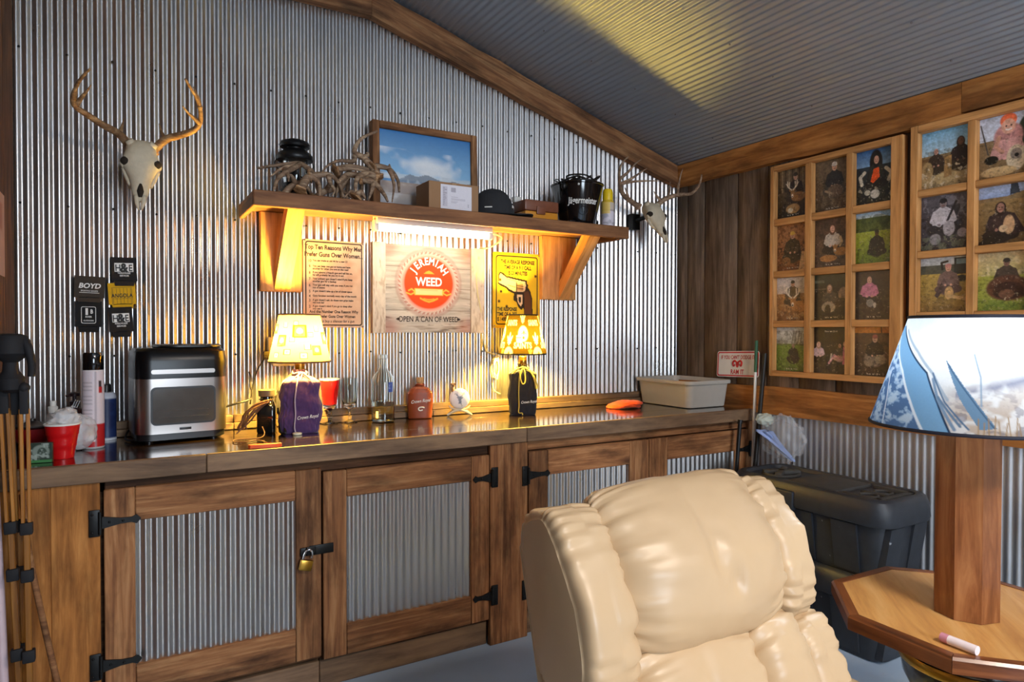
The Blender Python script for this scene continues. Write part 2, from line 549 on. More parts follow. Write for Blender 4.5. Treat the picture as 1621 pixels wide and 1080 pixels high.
M['black_gloss'] = plain('glossy_black_plastic', '#0c0c0e', .12, coat=.5)
M['black_iron'] = plain('black_iron', '#101010', .45, .3, bump=.2)
M['rubber'] = plain('matt_black_rubber', '#16161a', .75)
M['steel'] = plain('brushed_steel', '#948e8a', .32, 1.0, var=.06, scale=8)
M['chrome'] = plain('bright_steel', '#d8d8d8', .12, 1.0)
M['brass'] = plain('brass', '#b98d3c', .3, 1.0)
M['white'] = plain('white_plastic', '#e4e2dc', .4, var=.04)
M['cream'] = plain('cream_plastic', '#e6dcc0', .45, var=.05)
M['tub'] = plain('grey_plastic_tub', '#b9b4ab', .5, var=.06)
M['red'] = plain('red_plastic_cup', '#d01418', .3, var=.06, coat=.2)
M['bone'] = plain('bleached_bone', '#c9baa0', .7, var=.18, scale=45, bump=.35)
M['antler'] = wood('antler', '#5c4432', '#937760', '#c4ab8c', .6, 30, 8, .3, stain=.35, stretch=4)
M['antler_fresh'] = wood('brown_antler', '#5e4028', '#8d6847', '#c4a074', .55, 30, 8, .3, stain=.4, stretch=4)
M['dark_hole'] = plain('dark_bone_hollow', '#2a2018', .9)
M['tote'] = plain('black_tote_plastic', '#2a2d33', .5, var=.35, scale=25, bump=.1)
def specked(m, scale, th, col):
    nt = m.node_tree; b = nt.nodes['Principled BSDF']; old = b.inputs['Base Color'].links[0].from_socket
    tc = nd(nt, 'ShaderNodeTexCoord'); n = nd(nt, 'ShaderNodeTexNoise'); n.inputs['Scale'].default_value = scale; n.inputs['Detail'].default_value = 3
    nt.links.new(tc.outputs['Object'], n.inputs['Vector'])
    r = nd(nt, 'ShaderNodeMapRange'); r.inputs['From Min'].default_value = th; r.inputs['From Max'].default_value = th + .04
    nt.links.new(n.outputs['Fac'], r.inputs['Value'])
    x = nd(nt, 'ShaderNodeMix', data_type='RGBA'); x.inputs['B'].default_value = H(col, 1)
    nt.links.new(r.outputs['Result'], x.inputs['Factor']); nt.links.new(old, x.inputs['A']); nt.links.new(x.outputs['Result'], b.inputs['Base Color'])


specked(M['tote'], 26, .72, '#8f9297')
M['dust'] = plain('dusty_black_plastic', '#3a3836', .75, var=.35, scale=18, bump=.1)
M['leather'] = plain('cream_leather', '#c2a885', .36, var=.07, scale=9, bump=.12, spec=.45)
M['shell'] = plain('worn_cream_leather', '#bda98a', .5, var=.12, scale=7, bump=.12)
M['concrete'] = plain('blue_grey_painted_concrete', '#a9bdd3', .42, var=.14, scale=3.5, bump=.05)
M['glass'] = plain('clear_glass', '#f6fbf8', 0.0, trans=1.0, var=.0, ior=1.45)
M['water'] = plain('clear_liquid', '#f4f6ea', 0.0, trans=1.0, var=.0, ior=1.33)
M['film'] = film('clear_plastic_film', (.9, .93, .97), .80)
M['film_thin'] = film('thin_clear_bag', (.95, .95, .97), .55)
M['purple'] = plain('purple_felt', '#4c3060', .9, var=.15, scale=120, bump=.3, sheen=.3)
M['navy'] = plain('black_felt', '#1c1a22', .9, var=.2, scale=120, bump=.3, sheen=.2)
M['gold_cord'] = plain('gold_cord', '#c9b04a', .6, scale=200, bump=.4)
M['pale_cord'] = plain('pale_grey_cord', '#b9a9b4', .7, scale=200, bump=.4)
M['orange'] = plain('orange_plastic', '#e2561a', .4)
M['orange_knit'] = plain('orange_knit', '#f2521c', .85, var=.1, scale=150, bump=.5, sheen=.3)
M['jug'] = plain('reddish_brown_leather', '#8a3d1c', .45, var=.15, scale=20, bump=.1)
M['cork'] = plain('cork', '#a9835a', .8, scale=120, bump=.3)
M['yellow'] = plain('yellow_plastic', '#e8c41a', .4)
M['card'] = plain('brown_cardboard', '#a07a58', .85, var=.06, scale=30)
M['amber'] = plain('dusty_amber_plastic', '#7c4a34', .35, var=.25, scale=50)
M['amber_orange'] = plain('amber_plastic', '#d08a2a', .3, var=.15)  # brighter orange plastic of the box's bottom tray
M['cap'] = plain('charcoal_cap_cloth', '#2c2d31', .9, var=.12, scale=200, bump=.3)
M['cable'] = plain('black_cable', '#17120f', .5)
M['cable_brown'] = plain('brown_cable', '#6a4630', .5)
M['cable_pale'] = plain('pale_yellow_cable', '#d9cc96', .5)
M['letter_black'] = plain('black_lettering', '#191510', .6)
M['letter_brown'] = plain('dark_brown_lettering', '#2c1c12', .6)
M['letter_white'] = plain('white_lettering', '#e9e6e0', .6)
M['letter_red'] = plain('red_lettering', '#c01f24', .5)
M['print'] = tinted('printed_surface', .45)
M['print_matt'] = tinted('matt_printed_surface', .75, spec=.2)
M['photo'] = tinted('photo_print', .38, spec=.4)
M['shade'] = tinted('printed_lamp_shade', .8, .6, .13, spec=.1)
M['shade_cream'] = tinted('patterned_cream_lamp_shade', .8, .6, .36, spec=.1)
M['shade_cool'] = tinted('landscape_lamp_shade', .8, .55, .27, spec=.1)
M['tube'] = glow('lit_fluorescent_tube', (1.0, .89, .62), 32)
M['bulb_warm'] = glow('lit_warm_bulb', (1.0, .66, .11), 2700)
M['bulb_cool'] = glow('lit_cool_bulb', (.72, .86, 1.0), 120)
M['plaster'] = plain('pale_rear_wall_board', '#85776d', .8, var=.08, scale=2)
M['fill_panel'] = glow('lit_fill_panel', (1.0, .88, .72), 4)  # glow for the added fill panel

# ------------------------------------------------------------------ the room
PITCH = 0.03175
XW = 2.93          # face of the right-hand wall planks
YB = -6.0          # wall behind the camera


def struct(o):
    o['kind'] = 'structure'; return o


def ceil_z(x):
    return 2.314 - 0.305 * (x - 2.89) if x > 0.968 else 2.90


b = MB(); b.box(-0.45, 3.05, YB - .1, 0.08, -0.1, 0.0, smooth=False)
struct(b.build('floor', M['concrete']))


def corrugated(mb, p0, du, dz, length, zfun0, zfun1, nrm, amp=0.0034, pitch=PITCH, segs=12, phase=0.0, rows=1, mat=0):
    """Sine-profiled sheet: P0 origin, DU run direction, DZ rib direction, NRM outward; ribs from zfun0(u) to zfun1(u)."""
    p0, du, dz, nrm = map(Vector, (p0, du, dz, nrm))
    n = int(length / pitch * segs)
    vs = []; fs = []
    for i in range(n + 1):
        u = length * i / n
        o = amp * math.sin(2 * PI * u / pitch + phase)
        for k in range(rows + 1):
            z = zfun0(u) + (zfun1(u) - zfun0(u)) * k / rows
            vs.append(p0 + du * u + dz * z + nrm * o)
    r = rows + 1
    for i in range(n):
        for k in range(rows):
            fs.append((i * r + k, (i + 1) * r + k, (i + 1) * r + k + 1, i * r + k + 1))
    mb.add(vs, fs, mat=mat)


# back wall: one continuous run of narrow corrugated sheet, with its screws
b = MB()
corrugated(b, (-0.335, 0, 0), (1, 0, 0), (0, 0, 1), 3.285, lambda u: 0.0, lambda u: ceil_z(-0.335 + u) - 0.01, (0, -1, 0), amp=.0037)
for zr in (2.351, 1.781, 1.213):
    for k in range(23):
        x = -0.318 + 0.1468 * k
        if zr > ceil_z(x) - .15: continue
        b.ball((x, -0.0038, zr + random.uniform(-.004, .004)), (.0045, .004, .0045), seg=8, rows=5, mat=1)
b.box(-0.45, 3.05, 0.012, 0.07, 0, 2.95, mat=2, smooth=False)
struct(b.build('wall_back', [M['galv'], M['black_iron'], M['plank']], sharp=None))

# right wall: upright planks above, corrugated sheet below
b = MB()
ys = [0.0, -.09, -.225, -.466, -.666, -.86, -1.06, -1.29, -1.41, -1.62, -1.83, -2.05, -2.3, -2.5, -2.75, -2.95]
while ys[-1] > YB: ys.append(ys[-1] - random.uniform(.18, .27))
for y1, y0 in zip(ys[:-1], ys[1:]):
    b.board(XW, XW + .03, y0 + .0022, y1 - .0022, 0.95, 2.33, axis=2, bev=.004)
b.box(XW + .032, XW + .10, YB, 0.05, 0, 2.40, smooth=False, mat=1)
corrugated(b, (XW - .004, 0, 0), (0, -1, 0), (0, 0, 1), 6.0, lambda u: 0.0, lambda u: 0.96, (-1, 0, 0), mat=2)
struct(b.build('wall_right', [M['plank'], M['barn_dark'], M['galv_dull']], sharp=60))

# left wall: rough boards, and the wall behind the camera with its wide window
b = MB()
y = 0.0
while y > YB:
    w = random.uniform(.18, .28); b.board(-.365, -.338, y - w + .004, y - .004 if y < 0 else y, 0, 2.95, axis=2); y -= w
b.box(-.43, -.366, YB, .05, 0, 2.95, smooth=False)
struct(b.build('wall_left', [M['barn_dark']]))
b = MB()
x = -.34
for (x0, x1, z0, z1) in ((-.36, .33, 0, 2.95), (1.60, 2.96, 0, 2.95), (.33, 1.60, 0, .8), (.33, 1.60, 2.3, 2.95)):
    n = max(1, round((x1 - x0) / .22))
    for k in range(n):
        b.board(x0 + (x1 - x0) * k / n + .002, x0 + (x1 - x0) * (k + 1) / n - .002, YB - .03, YB, z0, z1, axis=2)
struct(b.build('wall_rear', [M['plaster']]))
b = MB()
for a in ((.28, 1.65, .76, .83), (.28, 1.65, 2.27, 2.34), (.28, .36, .83, 2.27), (1.57, 1.65, .83, 2.27), (.93, .99, .83, 2.27)):
    b.board(a[0], a[1], YB - .01, YB + .03, a[2], a[3])
struct(b.build('window_1', [M['pine']]))

# ceiling: corrugated slope with ribs running towards the back wall, then a flat stretch
b = MB()
sl = math.hypot(1, .305)
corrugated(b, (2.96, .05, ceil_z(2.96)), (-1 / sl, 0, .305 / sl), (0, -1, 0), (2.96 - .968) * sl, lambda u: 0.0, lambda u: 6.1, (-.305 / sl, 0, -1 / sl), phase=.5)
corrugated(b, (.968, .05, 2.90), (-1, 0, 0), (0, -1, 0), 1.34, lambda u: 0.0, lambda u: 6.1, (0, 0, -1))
b.box(-.45, .968, YB - .1, .08, 2.91, 2.96, smooth=False, mat=1)
b.prism([(.96, 2.92), (3.06, 2.92 - .305 * 2.09), (3.06, 2.97 - .305 * 2.09), (.96, 2.97)], lambda a, c, d: (a, d, c), YB - .1, .08, mat=1)
for k in range(9):
    for j in range(5):
        x = 2.75 - .27 * k
        b.ball((x, -.45 - .6 * j, ceil_z(x) - .005), (.004, .004, .004), seg=8, rows=5, mat=2)
struct(b.build('ceiling', [M['galv_ceiling'], M['barn_dark'], M['steel']], sharp=None))


# rough oak beams and boards
def rough_prism(mb, poly, fn, d0, d1, along, tone=.5):
    off = Vector((random.uniform(0, 40), random.uniform(0, 40), 0)); n = len(poly)
    al = Vector(along).normalized(); pe = Vector((-al.y, al.x))
    vs = [fn(p[0], p[1], d) for d in (d0, d1) for p in poly]
    bc = [Vector((Vector(p).dot(al), Vector(p).dot(pe), d)) + off for d in (d0, d1) for p in poly]
    fs = [tuple(range(n - 1, -1, -1)), tuple(range(n, 2 * n))] + [(i, (i + 1) % n, n + (i + 1) % n, n + i) for i in range(n)]
    mb.add(vs, fs, bc=bc, smooth=False, tone=tone)


def wavy(p0, p1, n=14, amp=.006):
    out = []
    for i in range(n + 1):
        t = i / n; e = 0 if i in (0, n) else random.uniform(-amp, amp)
        out.append((p0[0] + (p1[0] - p0[0]) * t, p0[1] + (p1[1] - p0[1]) * t + e))
    return out


b = MB()
rough_prism(b, wavy((.997, 2.752), (2.886, 2.186)) + wavy((2.886, 2.306), (.997, 2.882)), lambda a, c, d: (a, d, c), -.05, -.004, (1, -.3), .42)
struct(b.build('trim_1', M['barn']))
b = MB()
rough_prism(b, wavy((-.335, 2.750), (.996, 2.752), 10) + wavy((.996, 2.885), (-.335, 2.885), 10), lambda a, c, d: (a, d, c), -.05, -.004, (1, 0), .42)
struct(b.build('trim_2', M['barn']))
b = MB()
for y0, y1, t in ((-1.62, -.0, .66), (-6.0, -1.622, .45)):
    rough_prism(b, wavy((y0, 2.165), (y1, 2.185), 12) + wavy((y1, 2.305), (y0, 2.305), 3, 0), lambda a, c, d: (d, a, c), 2.887, XW, (1, 0), t)
struct(b.build('trim_3', M['beam']))
b = MB()
for y0, y1, t in ((-2.4, -.0, .6), (-6.0, -2.402, .45)):
    rough_prism(b, wavy((y0, .884), (y1, .888), 14, .004) + wavy((y1, 1.022), (y0, 1.035), 10, .003), lambda a, c, d: (d, a, c), 2.892, XW - .001, (1, 0), t)
struct(b.build('trim_4', M['beam']))
b = MB()
for x0, x1 in ((-.33, .40), (.402, 1.30), (1.302, 2.925)):
    b.board(x0, x1, -.046, -.006, .902, .929, axis=0, bev=.002)
    b.board(x0, x1, -.034, -.006, .930, .960, axis=0, bev=.003)
struct(b.build('baseboard_back', M['fascia']))

# ceiling fixture behind the camera, added unseen as the body of the fill light
t = thing('added_fill_lamp', 'long flat fill light added unseen behind the camera, under the metal ceiling', 'ceiling light', (1.5, -3.9, 2.66))
b = MB(); b.box(.92, 2.08, -4.05, -3.75, 2.675, 2.72, bev=.01); b.build('housing', M['white'], t)
b = MB(); b.cyl((1.0, -3.9, 2.71), (1.0, -3.9, ceil_z(1.0)), .006); b.cyl((2.0, -3.9, 2.71), (2.0, -3.9, ceil_z(2.0)), .006); b.build('hanger', M['steel'], t)

# paper on the left wall
P = Paint(12, 20, '#c9a08c', 3); P.noise(.2, 3, 5); P.rect(.2, .15, .8, .45, '#a8624e', .6)
b = MB(); b.canvas(P.a, lambda u, v: (-.336, -.245 - .22 * (1 - u), 1.762 - .27 * v), flip=True)
b.box(-.3375, -.3362, -.465, -.245, 1.492, 1.762, smooth=False, col=H('#c9a08c'))
tag(b.build('wall_poster', M['print_matt']), 'pinkish paper sheet pinned to the rough boards at the far left edge', 'poster')

# ------------------------------------------------------------------ cabinets and worktop
FY = -.575        # carcass front
DY = -.597        # door front


def hinge(parent, px, dxs, z, plate_w=.030):
    """Black strap hinge: plate centred on PX, strap tapering DXS metres sideways over the door."""
    m = MB()
    y0 = DY - .006
    m.box(px - plate_w / 2, px + plate_w / 2, y0, DY - .0005, z - .042, z + .042, bev=.002)
    s = 1 if dxs > 0 else -1
    e = px + s * plate_w / 2
    poly = [(e, z - .020), (e + dxs * .55, z - .009), (e + dxs * .85, z - .008), (e + dxs, z - .014), (e + dxs + s * .012, z), (e + dxs, z + .014), (e + dxs * .85, z + .008), (e + dxs * .55, z + .009), (e, z + .020)]
    if s < 0: poly = poly[::-1]
    m.prism(poly, lambda a, c, d: (a, d, c), y0, DY - .0005)
    m.cyl((e, y0 - .002, z - .035), (e, y0 - .002, z + .035), .0055, seg=10)
    for dx, dz in ((-.006, .028), (-.006, -.028)):
        m.ball((px + s * dx, y0, z + dz), (.004, .003, .004), seg=8, rows=5)
    for k in (.25, .62):
        m.ball((e + dxs * k, y0, z), (.004, .003, .004), seg=8, rows=5)
    return m.build('hinge', M['black_iron'], parent)


def door(parent, x0, x1, z0, z1, ox0, ox1, oz0, oz1, hx, hs, hz, label=None):
    m = MB()
    t0, t1 = DY, FY - .001
    m.board(x0, ox0, t0, t1, z0, z1, axis=2)
    m.board(ox1, x1, t0, t1, z0, z1, axis=2)
    m.board(ox0 + .001, ox1 - .001, t0, t1, oz1, z1, axis=0)
    m.board(ox0 + .001, ox1 - .001, t0, t1, z0, oz0, axis=0)
    d = m.build('door', M['barn'], parent)
    if label: d['label'] = label
    p = MB(); corrugated(p, (ox0 - .01, DY + .012, 0), (1, 0, 0), (0, 0, 1), ox1 - ox0 + .02, lambda u: oz0 - .01, lambda u: oz1 + .01, (0, -1, 0), amp=.0036)
    p.build('metal_panel', M['galv'], d, sharp=None)
    for z in hz: hinge(d, hx, hs, z)
    return d


cl = thing('base_cabinet', 'barn wood base cabinet with the padlocked pair of doors, below the air fryer', 'cabinet', (.57, -.29, 0), group='barn wood cabinets under the worktop')
m = MB()
for k, (x0, x1) in enumerate(((-.332, -.19), (-.19, -.062))):
    m.board(x0, x1, FY - .02, FY, 0.0, .842, axis=2, tone=(.62, .7)[k])
m.build('side_panel', M['beam'], cl)
m = MB(); m.board(-.05, 1.318, FY, FY + .02, .80, .842, axis=0, tone=.22); m.build('top_rail', M['barn_dark'], cl)
m = MB(); m.board(-.05, .62, FY + .005, FY + .03, 0.0, .10, axis=0); m.board(.622, 1.315, FY + .005, FY + .03, 0.0, .10, axis=0); m.build('toe_board', M['fascia'], cl)
m = MB(); m.board(1.318, 1.501, FY - .022, FY, 0.0, .842, axis=2, tone=.52); m.build('post', M['barn'], cl)
m = MB(); m.box(-.33, 1.40, FY + .031, -.02, .02, .80, smooth=False); m.build('carcass', M['barn_dark'], cl)
d1 = door(cl, -.052, .622, .128, .815, .033, .532, .245, .708, -.077, .10, (.715, .265))
d2 = door(cl, .629, 1.314, .112, .80, .715, 1.232, .226, .70, 1.338, -.075, (.705, .212))
m = MB()
m.box(.578, .665, DY - .006, DY - .0005, .505, .540, bev=.002); m.box(.545, .60, DY - .010, DY - .0055, .507, .538, bev=.003)
m.tube([(.566, DY - .008, .535), (.566, DY - .02, .53), (.566, DY - .02, .515), (.566, DY - .008, .51)], .003, smooth_n=4)
m.build('hasp', M['black_iron'], d2)

cr = thing('base_cabinet', 'barn wood base cabinet behind the recliner, under the right half of the worktop', 'cabinet', (2.15, -.29, 0), group='barn wood cabinets under the worktop')
m = MB(); m.board(1.503, 2.92, FY, FY + .02, .798, .842, axis=0, tone=.45); m.build('top_rail', M['barn'], cr)
m = MB(); m.board(1.503, 2.92, FY + .005, FY + .03, 0.0, .10, axis=0); m.build('toe_board', M['fascia'], cr)
m = MB(); m.board(2.882, 2.924, FY - .02, FY, 0.0, .842, axis=2); m.build('end_stile', M['barn'], cr)
m = MB(); m.box(1.42, 2.915, FY + .031, -.02, .02, .795, smooth=False); m.build('carcass', M['barn_dark'], cr)
door(cr, 1.507, 2.182, .112, .795, 1.605, 2.066, .226, .686, 1.486, .10, (.695, .205))
door(cr, 2.189, 2.878, .112, .795, 2.302, 2.776, .226, .686, 2.897, -.09, (.69, .205))


def padlock(name, label, c, s=1.0, rot=0.0, tilt=0.0, open_=False):
    t = thing(name, label, 'padlock', c, rot)
    W = Matrix.Translation(c) @ Matrix.Rotation(rot, 4, 'Z') @ Matrix.Rotation(tilt, 4, 'Y') @ Matrix.Scale(s, 4)
    m = MB(W); m.box(-.018, .018, -.007, .007, -.03, 0, bev=.003); m.build('body', M['brass'], t)
    m = MB(W)
    k = .012 if not open_ else .016
    m.tube([(-.011, 0, -.002), (-.011, 0, .014), (-.008, 0, .024), (0, 0, .029), (.008, 0, .024), (.011, 0, .014), (.011, 0, -.002 if not open_ else .006)], .0028, seg=8, smooth_n=3)
    m.build('shackle', M['chrome'], t)
    return t


padlock('padlock', 'open gold padlock hanging from the black hasp between the cabinet doors', (.566, DY - .020, .497), 1.25, tilt=.25, open_=True)

ct = thing('worktop', 'long dark glossy worktop with a thick barn wood edge, running along the back wall', 'countertop', (1.3, -.3, .842))
m = MB()
for y0, y1 in ((-.589, -.40), (-.3995, -.20), (-.1995, -.006)):
    m.board(-.334, 2.925, y0, y1, .844, .900, axis=0, bev=.0012)
m.build('top', M['dark_top'], ct)
for x0, x1, tn in ((-.334, .240, .42), (.242, 1.487, .55), (1.489, 2.925, .5)):
    m = MB(); m.board(x0, x1, -.612, -.590, .842, .903, axis=0, tone=tn); m.build('edge_board', M['fascia'], ct)

# ------------------------------------------------------------------ the shelf
ZS = 1.846
sh = thing('wall_shelf', 'thick brown wooden shelf on two diagonal braces, high on the corrugated back wall', 'shelf', (1.34, -.18, 1.79))
m = MB(); m.board(.454, 2.224, -.344, -.004, 1.822, ZS - .0005, axis=0, tone=.55); m.build('board', M['shelf'], sh)
m = MB(); m.board(.431, 2.247, -.367, -.345, 1.786, ZS, axis=0, tone=.55); m.build('front_fascia', M['shelf'], sh)
for a in (.431, 2.225):
    m = MB(); m.board(a, a + .022, -.3445, -.004, 1.788, ZS, axis=1, tone=.5); m.build('end_fascia', M['shelf'], sh)
for x0, x1, bx0, bx1 in ((.510, .684, .566, .632), (1.93, 2.15, 2.036, 2.102)):
    m = MB(); m.board(x0, x1, -.040, -.005, 1.482, 1.821, axis=2, tone=.62); br = m.build('bracket', M['pine'], sh)
    m = MB()
    rough_prism(m, [(-.343, 1.821), (-.262, 1.821), (-.041, 1.575), (-.041, 1.487)], lambda a, c, d: (d, a, c), bx0, bx1, (1, -1.2), .62)
    m.build('brace', M['pine'], br)

t = thing('fluorescent_light', 'lit white fluorescent tube light under the front of the shelf', 'light', (1.22, -.25, 1.745))
m = MB(); m.box(.94, 1.50, -.285, -.225, 1.772, 1.8215, bev=.004); m.build('housing', M['white'], t)
m = MB(); m.tube([(.955, -.255, 1.757), (1.485, -.255, 1.757)], .0135, seg=14); m.build('tube', M['tube'], t)
for a in (.932, 1.486):
    m = MB(); m.box(a, a + .022, -.272, -.238, 1.742, 1.789, bev=.004); m.build('end_cap', M['white'], t)
m = MB()
m.tube([(1.505, -.25, 1.775), (1.585, -.2, 1.772), (1.632, -.12, 1.765), (1.628, -.05, 1.745), (1.60, -.03, 1.733), (1.563, -.022, 1.728), (1.545, -.02, 1.66), (1.541, -.034, 1.58), (1.548, -.034, 1.50), (1.562, -.034, 1.44), (1.585, -.02, 1.33), (1.599, -.02, 1.224), (1.63, -.02, 1.20), (1.665, -.02, 1.188), (1.69, -.02, 1.178)], .0035, seg=8, smooth_n=5)
m.build('cord', M['cable_pale'], t)

# ------------------------------------------------------------------ signs on the back wall
def rrect(x0, x1, z0, z1, r, n=5):
    out = []
    for cx, cz, a0 in ((x1 - r, z1 - r, 0), (x0 + r, z1 - r, 90), (x0 + r, z0 + r, 180), (x1 - r, z0 + r, 270)):
        for k in range(n + 1):
            a = math.radians(a0 + 90 * k / n); out.append((cx + r * math.cos(a), cz + r * math.sin(a)))
    return out


def band(mb, outer, inner, fn, d, **kw):
    n = len(outer); vs = [fn(a, c, d) for a, c in outer] + [fn(a, c, d) for a, c in inner]
    mb.add(vs, [(i, (i + 1) % n, n + (i + 1) % n, n + i) for i in range(n)], smooth=False, **kw)


WALL = lambda y: (lambda a, c, d=None: (a, y if d is None else d, c))


def flat_text(mb, body, x, z, size, y, sx=1.0, align='CENTER', bold=0.0, **kw):
    mb.text(body, size, lambda a, c: (x + a, y, z + c), sx=sx, align=align, bold=bold, **kw)


# left tin sign
t = thing('tin_sign', 'tan tin sign headed Top Ten Reasons on the corrugated wall between shelf and patterned lamp', 'sign', (.83, -.012, 1.328))
P = Paint(56, 80, '#c9a586', 4); P.noise(.12, 6, 8); P.blotch('#b5835c', .55, 4, 6, al=.5, soft=.2); P.blotch('#d9bfa0', .6, 5, 5, al=.5, soft=.2)
m = MB(); m.canvas(P.a, lambda u, v: (.695 + .273 * u, -.0125, 1.719 - .390 * v))
m.prism(rrect(.694, .969, 1.328, 1.720, .006), lambda a, c, d: (a, d, c), -.012, -.005, col=H('#b08a6c'))
m.build('panel', M['print'], t)
m = MB(); band(m, rrect(.702, .961, 1.336, 1.712, .012), rrect(.7078, .9552, 1.3418, 1.7062, .008), WALL(-.0132), -.0132)
m.build('border_line', M['letter_brown'], t)
m = MB()
flat_text(m, 'Top Ten Reasons Why Men', .831, 1.677, .0285, -.0134, .80, bold=.03)
flat_text(m, 'Prefer Guns Over Women...', .831, 1.645, .0285, -.0134, .80, bold=.03)
items = [('10', ['You can trade an old 44 for a new 22'], 1.623), ('9', ['You can keep one gun at home and have', 'another for when you are on the road'], 1.598),
         ('8', ["If you admire a friend's gun and tell him so,", 'he will probably let you try it out'], 1.570), ('7', ["Your primary gun doesn't mind if you keep", 'another gun for a backup'], 1.542),
         ('6', ['Your gun will stay with you even if you run', 'out of ammo'], 1.514), ('5', ["A gun doesn't take up a lot of closet space"], 1.487),
         ('4', ['Guns function normally every day of the month'], 1.466), ('3', ["A gun doesn't ask: do these new grips make", 'me look fat?'], 1.447),
         ('2', ["A gun doesn't mind if you go to sleep after", 'you use it'], 1.420)]
for n_, ls, z in items:
    flat_text(m, n_, .722, z - .004, .017, -.0134, .85, bold=.02)
    for k, l in enumerate(ls): flat_text(m, l, .735, z - .0115 * k, .0120, -.0134, .86, 'LEFT', bold=.03)
flat_text(m, 'And the Number One Reason Why', .831, 1.393, .0185, -.0134, .82, bold=.03)
flat_text(m, 'Prefer Guns Over Women', .845, 1.372, .0185, -.0134, .82, bold=.03)
flat_text(m, 'You can buy a silencer for a gun', .831, 1.351, .0175, -.0134, .82, bold=.015)
m.build('lettering', M['letter_brown'], t)
m = MB()
for x, z in ((.70, 1.714), (.963, 1.714), (.963, 1.335)): m.ball((x, -.013, z), (.005, .004, .005), seg=10, rows=6)
m.build('screw', M['steel'], t)

# big wooden sign
t = thing('wooden_sign', 'large whitewashed wooden sign with an orange oval, centred under the shelf light', 'sign', (1.295, -.03, 1.303))
P = Paint(150, 130, '#cbbfb2', 5)
n1 = P.fbm(5, 46, 3); n2 = P.fbm(4, 6, 3)
P.a *= (1 + (n1 - .5) * .75)[..., None]; P.a *= (.78 + .5 * n2)[..., None]
P.blotch('#8f7c6c', .62, 4, 30, .45, 1, .6, .1); P.blotch('#5f4c40', .66, 5, 34, .72, 1, .7, .08)
for yy in (.245, .49, .745): P.rect(0, yy - .004, 1, yy + .004, '#6b5a4c', .7)
for cx, cy in ((.02, .02), (.98, .02), (.02, .98), (.98, .98)): P.ell(cx, cy, .13, .14, '#b0503a', al=.45, soft=.9)
P.a *= .78
c0, c1 = .5, .43
P.ell(c0, c1, .372, .385, '#8c3328'); P.ell(c0, c1, .360, .372, '#cdc2b4'); P.ell(c0, c1, .318, .328, '#a5402e'); P.ell(c0, c1, .312, .322, '#e8dccb')
for k in range(44):
    a = 2 * PI * k / 44
    P.line([(c0 + .330 * math.cos(a), c1 + .341 * math.sin(a)), (c0 + .352 * math.cos(a + .07), c1 + .363 * math.sin(a + .07))], .006, '#a04a3c', .8)
    P.line([(c0 + .352 * math.cos(a), c1 + .363 * math.sin(a)), (c0 + .330 * math.cos(a + .07), c1 + .341 * math.sin(a + .07))], .004, '#a04a3c', .5)
P.ell(c0, c1, .300, .310, '#e0471c')
P.rect(.335, .492, .665, .572, '#f0b64a'); P.rect(.345, .502, .655, .562, '#e8c98a')
for s_ in (-1, 1):
    P.line([(c0 + s_ * .165, .53), (c0 + s_ * .20, .50), (c0 + s_ * .235, .52)], .007, '#f0b64a'); P.line([(c0 + s_ * .165, .54), (c0 + s_ * .21, .565), (c0 + s_ * .26, .545)], .007, '#f0b64a')
    P.line([(c0, .645), (c0 + s_ * .05, .63), (c0 + s_ * .10, .605)], .009, '#f2a93e'); P.line([(c0, .62), (c0 + s_ * .06, .61)], .006, '#f2a93e')
P.poly([(.43, .325), (.47, .295), (.5, .285), (.53, .295), (.57, .325)], '#f0a03a')
P.line([(.40, .51), (.60, .51)], .003, '#8a5a20', .5)
m = MB()
fx = lambda u, v: (1.066 + .447 * u, -.0215, 1.724 - .419 * v)
m.canvas(P.a, fx); m.box(1.064, 1.515, -.021, -.006, 1.305, 1.724, smooth=False, col=H('#9a8a7a'))
m.build('panel', M['print_matt'], t)
for x0, x1 in ((1.004, 1.066), (1.513, 1.586)):
    Q = Paint(16, 130, '#cdbfae', 6 if x0 < 1.2 else 8); k1 = Q.fbm(8, 14, 3); Q.a *= (1 + (k1 - .5) * .5)[..., None]; Q.blotch('#8c6e54', .6, 5, 9, al=.5, soft=.1)
    m = MB(); m.canvas(Q.a, lambda u, v: (x0 + (x1 - x0) * u, -.0325, 1.727 - .424 * v)); m.box(x0, x1, -.032, -.004, 1.303, 1.727, bev=.001, smooth=False, col=H('#a08c78'))
    m.build('frame_stile', M['print_matt'], t)
m = MB()
cx, cz, rr = fx(.5, .43)[0], fx(.5, .43)[2], .090
word = 'JEREMIAH'; ang = np.linspace(146, 34, len(word))
for ch, a in zip(word, ang):
    r = math.radians(a); ux, uz = math.cos(r), math.sin(r)
    m.text(ch, .050, lambda p, q: (cx + ux * (rr * .92 + q) + uz * p, -.0228, cz + uz * (rr + q) - ux * p), sx=.80, bold=.03)
flat_text(m, 'WEED', cx, cz - .012, .057, -.0228, .86, bold=.03)
m.build('white_lettering', M['letter_white'], t)['label'] = 'white lettering in the orange oval'
m = MB()
flat_text(m, 'OPEN A CAN OF WEED', cx, fx(0, .875)[2], .037, -.0228, .80, bold=.012)
for s_ in (-1, 1):
    x = cx + s_ * .158
    m.prism([(x - .012, fx(0, .845)[2]), (x, fx(0, .85)[2] - .004), (x + .012, fx(0, .845)[2]), (x, fx(0, .83)[2])], lambda a, c, d: (a, d, c), -.0228, -.0222)
m.build('lettering', M['letter_brown'], t)

